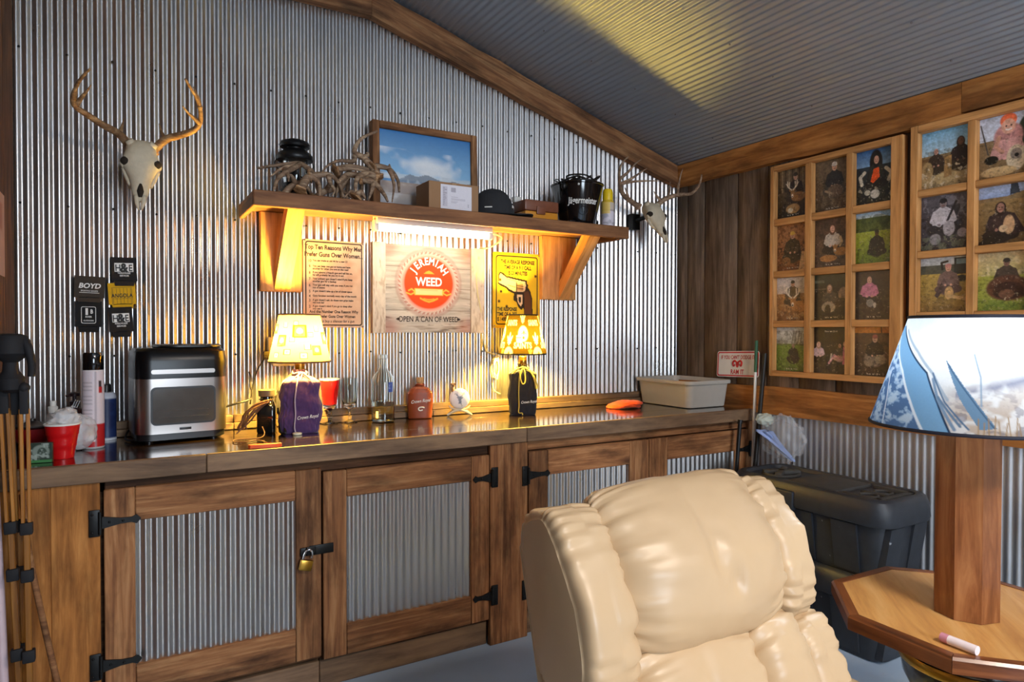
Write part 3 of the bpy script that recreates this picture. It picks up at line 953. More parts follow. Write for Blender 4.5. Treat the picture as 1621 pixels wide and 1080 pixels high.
# yellow tin sign
t = thing('tin_sign', 'yellow tin sign with a revolver, behind the brown lampshade under the shelf', 'sign', (1.79, -.012, 1.33))
X0, X1, Z0, Z1 = 1.648, 1.934, 1.330, 1.721
P = Paint(90, 124, '#e0b81c', 9); P.noise(.12, 5, 7); P.blotch('#c98a14', .58, 4, 5, .5, 1, .6, .2); P.blotch('#8a4f14', .63, 9, 9, .8, 1, .6, .08)
gun = [(.09, .275), (.13, .245), (.20, .265), (.26, .30), (.48, .325), (.64, .345), (.72, .355), (.73, .40), (.76, .42), (.74, .45), (.80, .50), (.845, .60), (.86, .86), (.66, .86), (.65, .74), (.60, .77), (.53, .735), (.49, .665), (.42, .635), (.43, .545), (.30, .51), (.26, .475), (.14, .445), (.075, .415), (.085, .35)]
P.poly(gun, '#20160a')
cen = (.5, .5)
P.poly([(.105, .30), (.14, .27), (.26, .325), (.62, .37), (.69, .375), (.70, .43), (.68, .50), (.62, .52), (.45, .52), (.32, .48), (.27, .45), (.10, .40)], '#d8bd90')
P.poly([(.66, .52), (.75, .50), (.82, .60), (.835, .86), (.675, .86)], '#4a2c14')
P.rect(.50, .40, .64, .50, '#b08a58'); P.line([(.50, .43), (.64, .44)], .006, '#3a2610'); P.line([(.50, .465), (.64, .475)], .006, '#3a2610'); P.line([(.49, .39), (.49, .52)], .008, '#20160a')
P.poly([(.50, .56), (.62, .56), (.625, .68), (.585, .72), (.54, .69), (.51, .64)], '#dcc098'); P.poly([(.53, .59), (.585, .59), (.59, .66), (.565, .68), (.54, .65)], '#20160a')
P.line([(.30, .43), (.46, .455)], .005, '#5a4320'); P.line([(.27, .34), (.60, .39)], .004, '#8a6a38')
for x, y in ((.125, .36), (.145, .52), (.10, .655), (.27, .725), (.92, .29)): P.ell(x, y, .03, .022, '#8a6b18'); P.ell(x, y, .018, .013, '#20160a')
m = MB(); m.canvas(P.a, lambda u, v: (X0 + .008 + (X1 - X0 - .016) * u, -.0125, Z1 - .008 - (Z1 - Z0 - .016) * v))
m.prism(rrect(X0, X1, Z0, Z1, .008), lambda a, c, d: (a, d, c), -.012, -.005, col=H('#d9a81a'))
m.build('panel', M['print'], t)
m = MB(); band(m, rrect(X0 + .016, X1 - .016, Z0 + .016, Z1 - .016, .014), rrect(X0 + .022, X1 - .022, Z0 + .022, Z1 - .022, .010), WALL(-.0132), -.0132); m.build('border_line', M['letter_brown'], t)
m = MB()
for k, l in enumerate(('THE AVERAGE RESPONSE', 'TIME OF A 911 CALL', 'IS 23 MINUTES')): flat_text(m, l, 1.795, 1.664 - .029 * k, .0275, -.0134, .66, bold=.04)
m.build('upper_lettering', M['letter_black'], t); m = MB()
for k, l in enumerate(('THE RESPONSE', 'TIME OF A .357', 'IS 1400 FPS')): flat_text(m, l, 1.672, 1.418 - .026 * k, .0265, -.0134, .66, 'LEFT', bold=.04)
m.build('lower_lettering', M['letter_black'], t)
m = MB()
for x, z in ((X1 - .008, Z1 - .01), (X0 + .008, Z0 + .01)): m.ball((x, -.013, z), (.005, .004, .005), seg=10, rows=6)
m.build('screw', M['steel'], t)


# ------------------------------------------------------------------ can sleeves pinned to the wall
def sleeve(label, c, w, h, rot, col, y, deco):
    """A folded-flat foam can sleeve: slightly narrower base tab, bulging front."""
    W = Matrix.Translation((c[0], y, c[1])) @ Matrix.Rotation(rot, 4, 'Y')
    t = thing('can_sleeve', label, 'can sleeve', (c[0], y, c[1] - h / 2), group='can sleeves pinned to the wall')
    m = MB(W)
    tab = h * .17
    out = [(-w / 2, h / 2), (-w / 2, -h / 2 + tab), (-w * .40, -h / 2 + tab), (-w * .36, -h / 2), (w * .36, -h / 2), (w * .40, -h / 2 + tab), (w / 2, -h / 2 + tab), (w / 2, h / 2)]
    m.prism(out, lambda a, q, d: (a, d, q), -.007, .007)
    o = m.build('sleeve', plain('foam_sleeve', col, .85, var=.1, scale=90, bump=.15), t)
    m = MB(W); m.tube([(-w * .34, -.0072, -h / 2 + tab * 1.02), (0, -.0085, -h / 2 + tab * 1.1), (w * .34, -.0072, -h / 2 + tab * 1.02)], .0012, seg=6); m.build('seam', M['black_iron'], t)
    for name, mat, fill in deco:
        m = MB(W); fill(m, w, h); m.build(name, mat, t)
    return t


def tx(mb, body, x, z, size, sx=.85, bold=.02, align='CENTER', y=-.0076, shear=0):
    mb.text(body, size, lambda a, c: (x + a, y, z + c), sx=sx, bold=bold, align=align, shear=shear)


def he_white(m, w, h):
    z = h * .10
    m.prism([(-w * .36, z - .012), (-w * .36, z + .022), (w * .36, z + .022), (w * .36, z - .012)], lambda a, q, d: (a, d, q), -.0076, -.0071)
    tx(m, 'HARDWARE', 0, z - .020, .009, .85); tx(m, 'SERVICES', 0, z - .030, .009, .85)


def he_black(m, w, h):
    z = h * .10
    tx(m, 'H', -w * .23, z - .009, .036, .75, .02, y=-.0082); tx(m, '&', 0, z - .012, .046, .85, .05, y=-.0084); tx(m, 'E', w * .25, z - .009, .036, .75, .02, y=-.0082)


def boyd(m, w, h):
    tx(m, 'BOYD', 0, .004, .026, 1.0, .03, shear=.2); tx(m, 'SPORTING GOODS', 0, -.009, .0075, .85, .01)
    m.prism([(-w * .33, -.0145), (w * .33, -.0145), (w * .33, -.0128), (-w * .33, -.0128)], lambda a, q, d: (a, d, q), -.0076, -.0071)


def badge(m, w, h):
    for r0, r1 in ((.0, .003),):
        band(m, rrect(-.024, .024, -.026, .038, .006), rrect(-.0222, .0222, -.0242, .0362, .005), lambda a, c, d: (a, d, c), -.0077)
    m.prism([(-.010, .006), (-.010, .032), (-.002, .032), (-.002, .006)], lambda a, q, d: (a, d, q), -.0077, -.0071)
    tx(m, 'B', .010, .012, .022, .7, .03); tx(m, 'RIVER', 0, -.004, .009, .9); tx(m, 'OUTDOORS', 0, -.018, .0075, .8)


def angola(m, w, h):
    tx(m, 'ANGOLA', 0, -.006, .021, .82, .02)
    for k in range(6):
        x = -.030 + .012 * k
        m.prism([(x - .0005, -.030), (x - .0005, .030), (x + .0005, .030), (x + .0005, -.030)], lambda a, q, d: (a, d, q), -.0076, -.0071)
    band(m, rrect(-.034, .034, -.033, .033, .002), rrect(-.033, .033, -.032, .032, .002), lambda a, c, d: (a, d, c), -.0076)
    m.prism([(-.028, -.0115), (.028, -.0115), (.028, -.0105), (-.028, -.0105)], lambda a, q, d: (a, d, q), -.0076, -.0071)


lg = [('lettering', M['letter_white'], he_white), ('letters_on_logo', M['letter_black'], he_black)]
sleeve('black can sleeve with ampersand logo, topmost of three in a column', (.0095, 1.542), .088, .110, -.03, '#17171a', -.020, lg)
sleeve('yellow can sleeve lettered ANGOLA between two black sleeves', (.0025, 1.448), .092, .100, -.06, '#d9a30e', -.0125, [('lettering', M['letter_black'], angola)])
sleeve('black can sleeve with an ampersand logo, hanging below the yellow one', (-.0015, 1.346), .080, .116, -.06, '#131316', -.020, lg)
sleeve('dark brown can sleeve lettered BOYD, upper of the left pair', (-.105, 1.470), .098, .098, .03, '#3a322a', -.0205, [('lettering', M['letter_white'], boyd)])
sleeve('black can sleeve with a small framed badge, lower of the left pair', (-.1085, 1.366), .086, .118, 0.0, '#111114', -.0125, [('badge', M['letter_white'], badge)])


# ------------------------------------------------------------------ antlers and skulls
def antler_mesh(mb, main, tines, r0=.016, r1=.004, tr=.009, seg=9, mat=0):
    def limb(pts, a, b_):
        n = len(pts); off = Vector((random.uniform(0, 30),) * 3)
        k0 = len(mb.v)
        rs = [a + (b_ - a) * (i / (n - 1)) ** .9 for i in range(n)]
        mb.tube(pts, rs, seg=seg, smooth_n=5, tone=random.uniform(.4, .65), mat=mat)
        for i in range(k0, len(mb.v)):
            mb.bc[i] = tuple(mb.v[i] + off)
    limb(main, r0, r1)
    for tpts in tines: limb(tpts, tr, .0018)


def burr(mb, c, d, r):
    c = Vector(c); d = Vector(d).normalized(); q = d.to_track_quat('Z', 'Y').to_matrix()
    rings = []
    for zz, rr in ((-.004, .7), (-.002, 1.0), (.003, 1.1), (.008, .85)):
        rings.append([c + q @ Vector((rr * r * (1 + .12 * math.sin(5 * a) + .06 * math.sin(11 * a)) * math.cos(a), rr * r * (1 + .12 * math.sin(5 * a)) * math.sin(a), zz)) for a in [2 * PI * j / 22 for j in range(22)]])
    mb.ring_loft(rings, tone=.8)


def skull(label, top, axis, left, right, brow_l, brow_r, tl, trr, mat, loc):
    t = thing('deer_skull', label, 'deer skull', loc)
    ax = Vector(axis).normalized(); side = Vector((1, 0, 0)); side = (side - ax * side.dot(ax)).normalized(); up = ax.cross(side)
    if up.y > 0: up = -up          # 'up' points out of the wall: the forehead side
    top = Vector(top)
    prof = [(-.030, .020, .018, .0), (-.022, .040, .030, .0), (0, .050, .040, .004), (.025, .052, .044, .006), (.045, .058, .042, .006), (.065, .063, .040, .006), (.085, .060, .037, .003), (.105, .048, .032, .0), (.13, .037, .027, -.004), (.16, .031, .022, -.006), (.185, .026, .017, -.008), (.205, .020, .011, -.010), (.215, .013, .006, -.012)]
    rings = []
    for s_, w, h, o in prof:
        ring = []
        for j in range(28):
            a = 2 * PI * j / 28
            ca, sa = math.cos(a), math.sin(a)
            e = .8
            x = w * math.copysign(abs(ca) ** e, ca); z = h * math.copysign(abs(sa) ** e, sa)
            if .05 < s_ < .1 and sa > .2 and abs(ca) > .45: x *= 1.05; z *= .92        # brow ridge
            if s_ > .11 and sa > 0: z *= .8 + .35 * (1 - abs(ca))                     # nasal ridge
            k = 1 + .05 * noise.noise(Vector((x * 40, z * 40, s_ * 40)))
            ring.append(top + ax * s_ + side * x * k + up * (z * k + o))
        rings.append(ring)
    m = MB(); m.ring_loft(rings)
    for s_ in (-1, 1):      # nasal prongs and brow knobs
        m.tube([top + ax * .195 + side * s_ * .012 - up * .004, top + ax * .225 + side * s_ * .010 - up * .01, top + ax * .247 + side * s_ * .004 - up * .018], [.010, .008, .003], seg=8, smooth_n=3)
        m.ball(top + ax * .075 + side * s_ * .057 + up * .012, (.012, .012, .016), seg=10, rows=7)
        m.tube([top + ax * .085 + side * s_ * .056 - up * .004, top + ax * .115 + side * s_ * .046 - up * .012, top + ax * .15 + side * s_ * .034 - up * .014], [.009, .008, .005], seg=8, smooth_n=3)
        m.tube([top + ax * .0 + side * s_ * .030 + up * .02, top + ax * -.012 + side * s_ * .042 + up * .034], [.018, .014], seg=12)
    m.build('skull', M['bone'], t, sharp=None)
    m = MB()
    for s_ in (-1, 1):
        m.ball(top + ax * .070 + side * s_ * .048 + up * .017, (.020, .020, .019), seg=14, rows=9)
    m.build('eye_socket', M['dark_hole'], t)
    m = MB(); m.tube([top + ax * .155 + up * .014, top + ax * .185 + up * .008, top + ax * .205 + up * .001], [.006, .012, .006], seg=10, smooth_n=3); m.build('nose_opening', M['dark_hole'], t)
    for main, br, tn in ((left, brow_l, tl), (right, brow_r, trr)):
        m = MB(); antler_mesh(m, main, [br] + tn, .0165, .0035, .0095)
        d = Vector(main[1]) - Vector(main[0]); burr(m, main[0], d, .021)
        m.build('antler', M[mat], t, sharp=None)
    m = MB(); m.box(loc[0] - .03, loc[0] + .03, -.045, -.004, loc[2] + .10, loc[2] + .19, bev=.004)
    m.cyl((loc[0], -.04, loc[2] + .15), tuple(top + ax * .03 - up * .02), .012)
    m.build('wall_mount', M['black_iron'], t)
    return t


L = [(.034, -.115, 2.003), (-.003, -.14, 2.042), (-.054, -.19, 2.056), (-.100, -.225, 2.075), (-.134, -.25, 2.092), (-.140, -.28, 2.112), (-.126, -.315, 2.147), (-.105, -.345, 2.175), (-.086, -.36, 2.195)]
Rr = [(.108, -.115, 2.003), (.150, -.14, 2.045), (.205, -.18, 2.062), (.240, -.22, 2.074), (.260, -.245, 2.098), (.258, -.28, 2.140), (.244, -.31, 2.168), (.220, -.34, 2.195), (.202, -.36, 2.216)]
skull('pale deer skull with antlers on the corrugated wall above the can sleeves', (.068, -.150, 1.992), (-.03, -.36, -.93), L, Rr,
      [(-.002, -.142, 2.043), (.006, -.13, 2.075), (.012, -.12, 2.108)], [(.148, -.142, 2.046), (.136, -.13, 2.075), (.129, -.12, 2.107)],
      [[(-.132, -.25, 2.094), (-.115, -.27, 2.120), (-.098, -.29, 2.140), (-.086, -.30, 2.160)], [(-.138, -.275, 2.108), (-.128, -.30, 2.150), (-.108, -.315, 2.182)]],
      [[(.258, -.25, 2.096), (.235, -.27, 2.108), (.213, -.285, 2.122), (.197, -.30, 2.136)], [(.257, -.285, 2.142), (.250, -.30, 2.172), (.232, -.32, 2.205)]], 'antler_fresh', (.066, -.03, 1.78))
L2 = [(2.520, -.12, 2.016), (2.458, -.135, 2.035), (2.397, -.15, 2.055), (2.345, -.18, 2.08), (2.312, -.21, 2.11), (2.283, -.24, 2.145), (2.276, -.26, 2.18), (2.285, -.275, 2.207), (2.305, -.29, 2.23)]
R2 = [(2.640, -.12, 2.020), (2.685, -.15, 2.066), (2.735, -.19, 2.088), (2.765, -.23, 2.09), (2.780, -.27, 2.09), (2.790, -.31, 2.12), (2.785, -.335, 2.155), (2.775, -.35, 2.18)]
skull('deer skull with brown antlers in the corner right of the shelf', (2.575, -.155, 2.0), (-.02, -.62, -.78), L2, R2,
      [(2.43, -.142, 2.046), (2.425, -.135, 2.08), (2.415, -.13, 2.11)], [(2.67, -.14, 2.055), (2.645, -.135, 2.085), (2.625, -.13, 2.11)],
      [[(2.320, -.205, 2.103), (2.37, -.24, 2.115), (2.44, -.28, 2.12), (2.49, -.32, 2.118)], [(2.322, -.205, 2.104), (2.375, -.235, 2.135), (2.42, -.26, 2.17), (2.45, -.27, 2.19)], [(2.300, -.225, 2.125), (2.345, -.24, 2.165), (2.385, -.25, 2.21), (2.425, -.255, 2.24)]],
      [[(2.745, -.195, 2.09), (2.72, -.23, 2.14), (2.715, -.25, 2.19), (2.722, -.26, 2.225)], [(2.70, -.16, 2.072), (2.68, -.2, 2.11), (2.665, -.22, 2.15)]], 'antler', (2.57, -.03, 1.80))

Zs = ZS
sheds = [
    ('grey shed antler draped in front of the black lantern, long tine pointing left', [(.62, -.29, 1.872), (.651, -.26, 1.929), (.685, -.22, 1.961), (.649, -.18, 2.006), (.588, -.16, 2.002), (.482, -.14, 1.976)],
     [[(.66, -.25, 1.955), (.697, -.27, 1.916), (.694, -.30, 1.872), (.692, -.305, 1.856)], [(.645, -.18, 2.005), (.57, -.21, 1.974), (.513, -.24, 1.925)], [(.64, -.19, 2.0), (.546, -.27, 1.925), (.519, -.30, 1.871), (.516, -.305, 1.855)], [(.575, -.22, 1.965), (.579, -.26, 1.933), (.579, -.27, 1.909)]]),
    ('pale curved shed antler lying right of the lantern', [(.668, -.24, 1.945), (.698, -.25, 1.952), (.745, -.26, 1.956), (.778, -.28, 1.922), (.788, -.31, 1.860)], [[(.74, -.26, 1.953), (.745, -.27, 1.92), (.757, -.29, 1.89), (.745, -.30, 1.862)], [(.70, -.25, 1.95), (.70, -.24, 1.90), (.715, -.25, 1.862)]]),
    ('light shed antler arching in the middle of the antler pile', [(.914, -.19, 1.97), (.87, -.20, 1.983), (.829, -.22, 1.974), (.795, -.25, 1.945), (.783, -.27, 1.925), (.79, -.27, 1.86)], [[(.83, -.22, 1.972), (.80, -.2, 1.93), (.79, -.17, 1.86)]]),
    ('thick pale shed antler hooking down to the shelf edge', [(.949, -.22, 1.978), (.92, -.24, 1.985), (.866, -.27, 1.964), (.842, -.30, 1.918), (.842, -.315, 1.858)], [[(.88, -.26, 1.97), (.90, -.2, 1.93), (.905, -.15, 1.86)], [(.841, -.31, 1.875), (.825, -.29, 1.89), (.795, -.295, 1.862)]]),
    ('slim shed antler curving down in front of the landscape picture', [(.889, -.24, 1.96), (.932, -.27, 1.942), (.962, -.30, 1.897), (.970, -.33, 1.858)], [[(.93, -.27, 1.942), (.915, -.28, 1.90), (.90, -.28, 1.856)]]),
    ('big shed antler atop the pile, long tine reaching the picture frame', [(.967, -.22, 1.977), (.951, -.20, 2.019), (.916, -.17, 2.069), (.886, -.15, 2.090), (.896, -.14, 2.131), (.933, -.13, 2.172), (.997, -.12, 2.209)],
     [[(.916, -.17, 2.069), (.930, -.19, 2.082), (.920, -.20, 2.086)], [(.886, -.15, 2.078), (.874, -.16, 2.051), (.809, -.17, 2.042), (.758, -.18, 2.012), (.723, -.20, 1.968)]]),
    ('dark forked shed antler right of the pile, tips overlapping the picture', [(.945, -.205, 2.02), (.969, -.20, 2.032), (1.018, -.22, 2.021), (1.044, -.25, 1.972), (1.040, -.28, 1.915)], [[(1.018, -.22, 2.019), (1.024, -.24, 1.984), (1.020, -.27, 1.935), (1.004, -.29, 1.865)], [(1.018, -.22, 2.019), (1.025, -.20, 2.048)]]),
    ('straight shed antler lying across the back of the pile', [(.785, -.20, 1.99), (.847, -.19, 2.018), (.927, -.19, 2.016), (.955, -.19, 2.006)], [[(.80, -.2, 1.998), (.835, -.23, 2.0), (.883, -.23, 2.0), (.925, -.225, 1.998)], [(.85, -.19, 2.015), (.86, -.12, 1.94), (.865, -.09, 1.86)], [(.80, -.2, 1.99), (.81, -.12, 1.93), (.81, -.1, 1.86)]]),
    ('short broken shed antler piece low at the shelf edge', [(.834, -.325, 1.862), (.845, -.325, 1.878), (.859, -.32, 1.888), (.873, -.33, 1.862)], [[(.859, -.32, 1.885), (.885, -.30, 1.862)]]),
    ('dark brown shed antler low under the pile behind the pale curved one', [(.70, -.20, 1.862), (.74, -.19, 1.90), (.80, -.18, 1.915), (.85, -.19, 1.895), (.875, -.21, 1.862)], [[(.75, -.19, 1.905), (.755, -.22, 1.93), (.75, -.24, 1.94)], [(.81, -.18, 1.915), (.83, -.20, 1.95), (.84, -.22, 1.965)]]),
    ('small forked shed antler lying left of the pale burr at the shelf edge', [(.575, -.20, 1.862), (.60, -.205, 1.90), (.64, -.215, 1.92), (.675, -.20, 1.90), (.70, -.18, 1.862)], [[(.62, -.21, 1.915), (.60, -.23, 1.94), (.585, -.24, 1.945)]]),
]
for i, (lab, main, tn) in enumerate(sheds):
    t = thing('shed_antler', lab, 'antler', (main[0][0], main[0][1], Zs), group='shed antlers piled on the shelf')
    m = MB(); antler_mesh(m, main, [], .020 if i in (0, 3, 5) else .0165, .005); m.build('main_beam', M['antler'], t, sharp=None)
    for q in tn:
        m = MB(); antler_mesh(m, q, [], .0125, .0026); m.build('tine', M['antler'], t, sharp=None)
    m = MB(); d = Vector(main[1]) - Vector(main[0]); burr(m, main[0], d, .025); m.build('burr', M['antler_fresh'], t)

# ------------------------------------------------------------------ things on the shelf
t = thing('lantern', 'black metal camping lantern standing behind the antlers on the shelf', 'lantern', (.635, -.125, ZS))
c = (.635, -.125, ZS)
m = MB(); m.lathe([(.062, 0), (.066, .006), (.066, .05), (.058, .058), (.05, .07), (.05, .085)], c); m.build('base', M['black'], t)
m = MB(); m.lathe([(.046, .085), (.051, .12), (.051, .16), (.046, .185)], c, cap0=False, cap1=False); m.build('globe', M['glass'], t)
m = MB(); m.lathe([(.014, .085), (.016, .11), (.012, .15), (.004, .16)], c); m.build('mantle', M['white'], t)
m = MB()
for k in range(4):
    a = PI / 4 + k * PI / 2; x, y = c[0] + .056 * math.cos(a), c[1] + .056 * math.sin(a); m.cyl((x, y, ZS + .06), (x, y, ZS + .195), .003, seg=8)
m.build('cage', M['black_iron'], t)
m = MB(); m.lathe([(.072, .182), (.076, .187), (.076, .198), (.066, .212), (.050, .222), (.045, .228)], c, seg=40); m.lathe([(.036, .224), (.036, .234), (.060, .238), (.064, .246), (.056, .260), (.030, .270), (.008, .275)], c, seg=40); m.build('hood', M['black'], t)
m = MB(); m.tube([(c[0] - .07, c[1], ZS + .19), (c[0] - .075, c[1] + .02, ZS + .16), (c[0], c[1] + .075, ZS + .13), (c[0] + .075, c[1] + .02, ZS + .16), (c[0] + .07, c[1], ZS + .19)], .002, seg=6, smooth_n=6); m.build('bail', M['black_iron'], t)

# framed landscape leaning on the wall
t = thing('framed_picture', 'wood framed picture of a blue sky over pale hills, standing on the shelf', 'picture', (1.255, -.09, ZS))
x0, x1, zb, zt_ = .988, 1.522, ZS + .001, 2.276
Wp = Matrix.Translation((0, -.085, ZS)) @ Matrix.Rotation(math.radians(-2.0), 4, 'X') @ Matrix.Translation((0, 0, -ZS))
bw = .034
for a in ((x0, x0 + bw, zb, zt_), (x1 - bw, x1, zb, zt_), (x0 + bw, x1 - bw, zt_ - bw, zt_), (x0 + bw, x1 - bw, zb, zb + bw)):
    m = MB(Wp); m.board(a[0], a[1], -.008, .040, a[2], a[3], tone=.45); m.build('frame_board', M['barn'], t)
P = Paint(120, 95, '#4f8fc8', 12)
P.vgrad('#2f78b8', '#8fc0e4', 0, .55); P.vgrad('#bcd0e0', '#d8dde2', .55, .62)
P.blotch('#f2f4f6', .54, 4, 5, .22, .6, .75, .2); P.ell(.52, .44, .2, .13, '#f4f5f6', soft=.9, al=.8)
P.poly([(.2, .62), (.32, .54), (.40, .565), (.5, .52), (.6, .56), (.72, .60), (.8, .565), (.92, .60), (1, .57), (1, .66), (.2, .66)], '#7d8794', .9)
P.blotch('#c9d2da', .56, 10, 12, .53, .65, .6, .1)
P.vgrad('#a98f7c', '#9c8a80', .65, .80); P.blotch('#cdbba8', .55, 6, 14, .65, .82, .6, .15); P.vgrad('#c2b6ae', '#8d8c90', .80, 1); P.blotch('#d8d2cc', .55, 6, 10, .8, 1, .5, .2)
P.noise(.06, 30, 30)
m = MB(Wp); m.canvas(P.a, lambda u, v: (x0 + bw + (x1 - x0 - 2 * bw) * u, .006, zt_ - bw - (zt_ - zb - 2 * bw) * v)); m.box(x0 + bw, x1 - bw, .0065, .012, zb + bw, zt_ - bw, smooth=False, col=(.3, .25, .2))
m.build('picture', tinted('glazed_landscape_print', .12, spec=.6, coat=.6), t)

t = thing('cardboard_box', 'brown cardboard box with a white shipping label, in front of the framed picture', 'box', (1.292, -.245, ZS))
m = MB(); m.box(1.170, 1.415, -.300, -.150, ZS + .0005, 1.976, bev=.002, seg=1); m.build('carton', M['card'], t)
m = MB(); m.box(1.17, 1.415, -.2305, -.2195, 1.9755, 1.9766, smooth=False); m.box(1.283, 1.303, -.301, -.2995, 1.95, 1.976, smooth=False); m.build('packing_tape', plain('tan_tape', '#b08a62', .3), t)
P = Paint(60, 44, '#e6e2ea', 3)
P.rect(.06, .08, .22, .9, '#d2ccd6'); rs = np.random.RandomState(5)
for k in range(11): P.rect(.08, .12 + .07 * k, .10 + .1 * rs.rand(), .14 + .07 * k, '#77707e', .8)
for k in range(14): x = .33 + .018 * k; P.rect(x, .1, x + .006 + .006 * rs.rand(), .3, '#9a93a0', .7)
for k in range(6): P.rect(.33, .42 + .06 * k, .5 + .3 * rs.rand(), .44 + .06 * k, '#a59eac', .6)
P.text('C', .9, .85, .14, '#55505c')
m = MB(); m.canvas(P.a, lambda u, v: (1.226 + .153 * u, -.3012, 1.966 - .108 * v)); m.build('shipping_label', M['print_matt'], t)

# cap
t = thing('baseball_cap', 'charcoal baseball cap resting on the shelf beside the cardboard box', 'cap', (1.54, -.235, ZS))
W = Matrix.Translation((1.520, -.240, ZS + .012)) @ Matrix.Scale(1.12, 4) @ Matrix.Rotation(math.radians(-38), 4, 'Z')
m = MB(W)
def cap_f(p, d): return Vector((p.x, p.y, max(p.z, 0) * (1 - .12 * max(0, -d.x))))
rings = []
for i in range(11):
    tt = PI / 2 * i / 10
    rr = math.cos(tt) ** .75 if i < 10 else .03
    rings.append([Vector((.094 * rr * math.cos(a), .078 * rr * math.sin(a), .112 * math.sin(tt) ** 1.15)) for a in [2 * PI * j / 32 for j in range(32)]])
m.ring_loft(rings); m.build('crown', M['cap'], t)
m = MB(W)
vs = []; n = 20
for sgn in (0, 1):
    for i in range(n + 1):
        a = -PI * .40 + PI * .80 * i / n
        for r in (0, 1):
            xx = .088 * math.cos(a) if r == 0 else .075 + .098 * math.cos(a) ** .7
            yy = .073 * math.sin(a) if r == 0 else .080 * math.sin(a)
            vs.append((xx, yy, .006 - .010 * (abs(yy) / .08) ** 2 - (.004 if r else 0) - .003 * sgn))
fs = [(i * 2, i * 2 + 1, i * 2 + 3, i * 2 + 2) for i in range(n)] + [(2 * n + 2 + i * 2, 2 * n + 4 + i * 2, 2 * n + 5 + i * 2, 2 * n + 3 + i * 2) for i in range(n)] + [(i * 2 + 1, 2 * n + 3 + i * 2, 2 * n + 5 + i * 2, i * 2 + 3) for i in range(n)]
m.add(vs, fs); m.build('brim', M['cap'], t)
m = MB(W); m.ball((0, 0, .113), (.007, .007, .004), seg=10, rows=6); m.build('button', M['cap'], t)
m = MB(W); m.tube([(.094 * math.cos(a), .078 * math.sin(a), .002) for a in np.linspace(.0, 2 * PI, 30)[:-1]], .0035, closed=True, seg=6); m.build('sweatband', M['cap'], t)
m = MB(W); m.box(.0865, .0895, -.020, .020, .028, .040, bev=.001); m.box(-.02, .012, -.0785, -.076, .022, .027, bev=.001); m.build('patch', M['letter_white'], t)

# amber utility box
t = thing('utility_box', 'dusty amber plastic box between the cap and the black bucket', 'box', (1.77, -.2, ZS))
m = MB(); m.box(1.693, 1.885, -.255, -.13, ZS + .0005, 1.900, bev=.006); m.build('tray', M['amber_orange'], t)
m = MB(); m.box(1.690, 1.888, -.258, -.127, 1.901, 1.955, bev=.008); m.build('lid', M['amber'], t)
m = MB(); m.box(1.755, 1.805, -.264, -.254, 1.885, 1.925, bev=.003); m.build('latch', M['amber'], t)
m = MB(); m.box(1.695, 1.735, -.15, -.12, 1.956, 1.985, bev=.004)
tag(m.build('pill_bottle', M['white']), 'small white container sitting behind the cap on top of the amber box', 'container')

# bucket
BC = (2.030, -.215, ZS)
t = thing('bucket', 'black metal bucket with white gothic lettering on the shelf', 'bucket', BC)
m = MB(); m.lathe([(.085, .002), (.088, 0), (.092, .01), (.132, .205), (.137, .208), (.138, .214), (.134, .217), (.130, .212), (.090, .014), (.02, .012)], BC, seg=48, cap1=True); m.build('body', M['black_gloss'], t)
m = MB()
for s_ in (-1, 1):
    a = math.radians(205) if s_ < 0 else math.radians(25)
    x, y = BC[0] + .136 * math.cos(a), BC[1] + .136 * math.sin(a); m.ball((x, y, ZS + .19), (.014, .014, .018), seg=12, rows=8)
m.build('handle_ear', M['black'], t)
m = MB()
a = math.radians(205); p0 = Vector((BC[0] + .14 * math.cos(a), BC[1] + .14 * math.sin(a), ZS + .19)); p1 = Vector((BC[0] - .14 * math.cos(a), BC[1] - .14 * math.sin(a), ZS + .19))
m.tube([p0, p0 + Vector((-.012, .03, .035)), Vector((BC[0] - .06, BC[1] + .115, ZS + .255)), Vector((BC[0] + .05, BC[1] + .14, ZS + .25)), p1 + Vector((.005, .05, .03)), p1], .0028, seg=8, smooth_n=6); m.build('handle', M['black_iron'], t)
view = math.atan2(-3.038 + .215, 0 - 2.03)
def bucket_map(hc):
    def f(x, y):
        z = hc + y; r = .092 + (.132 - .092) * (z - .01) / .195 + .0008
        a = view + .30 + x / r
        return (BC[0] + r * math.cos(a), BC[1] + r * math.sin(a), ZS + z)
    return f
m = MB(); m.text('Jägermeister', .044, bucket_map(.105), sx=.72, bold=.02); m.build('lettering', M['letter_white'], t)
m = MB(); f = bucket_map(.07); m.tube([f(.024 * math.cos(a), .020 * math.sin(a)) for a in np.linspace(0, 2 * PI, 26)[:-1]], .0012, closed=True, seg=6); m.build('embossed_ring', M['black'], t)
m = MB(); a = view + .05; m.ball((BC[0] + .131 * math.cos(a), BC[1] + .131 * math.sin(a), ZS + .196), (.006, .006, .006), seg=12, rows=8); m.build('rivet', M['white'], t)
m = MB(); pts = []; rs = np.random.RandomState(8)
for k in range(34):
    a = k * 1.02; r = .07 + .045 * math.sin(k * .7); pts.append((BC[0] + .02 + r * math.cos(a) * .95, BC[1] + r * math.sin(a) * .8, ZS + .212 + .04 * rs.rand() + (.03 if k % 4 == 0 else 0)))
m.tube(pts, .0042, seg=8, smooth_n=5)
tag(m.build('coiled_cable', M['cable']), 'black cable coiled loosely in the top of the bucket', 'cable')
m = MB(); m.lathe([(.014, 0), (.016, .004), (.015, .045), (.008, .052), (.008, .066), (.010, .067), (.009, .074)], (2.158, -.20, ZS + .0005), seg=20); tag(m.build('small_bottle', M['black']), 'tiny dark bottle between the bucket and the yellow topped spray can', 'bottle')
m = MB(); m.box(1.90, 1.935, -.338, -.315, ZS + .0005, ZS + .012, bev=.003); m.box(1.94, 1.965, -.335, -.318, ZS + .0005, ZS + .008, bev=.003)
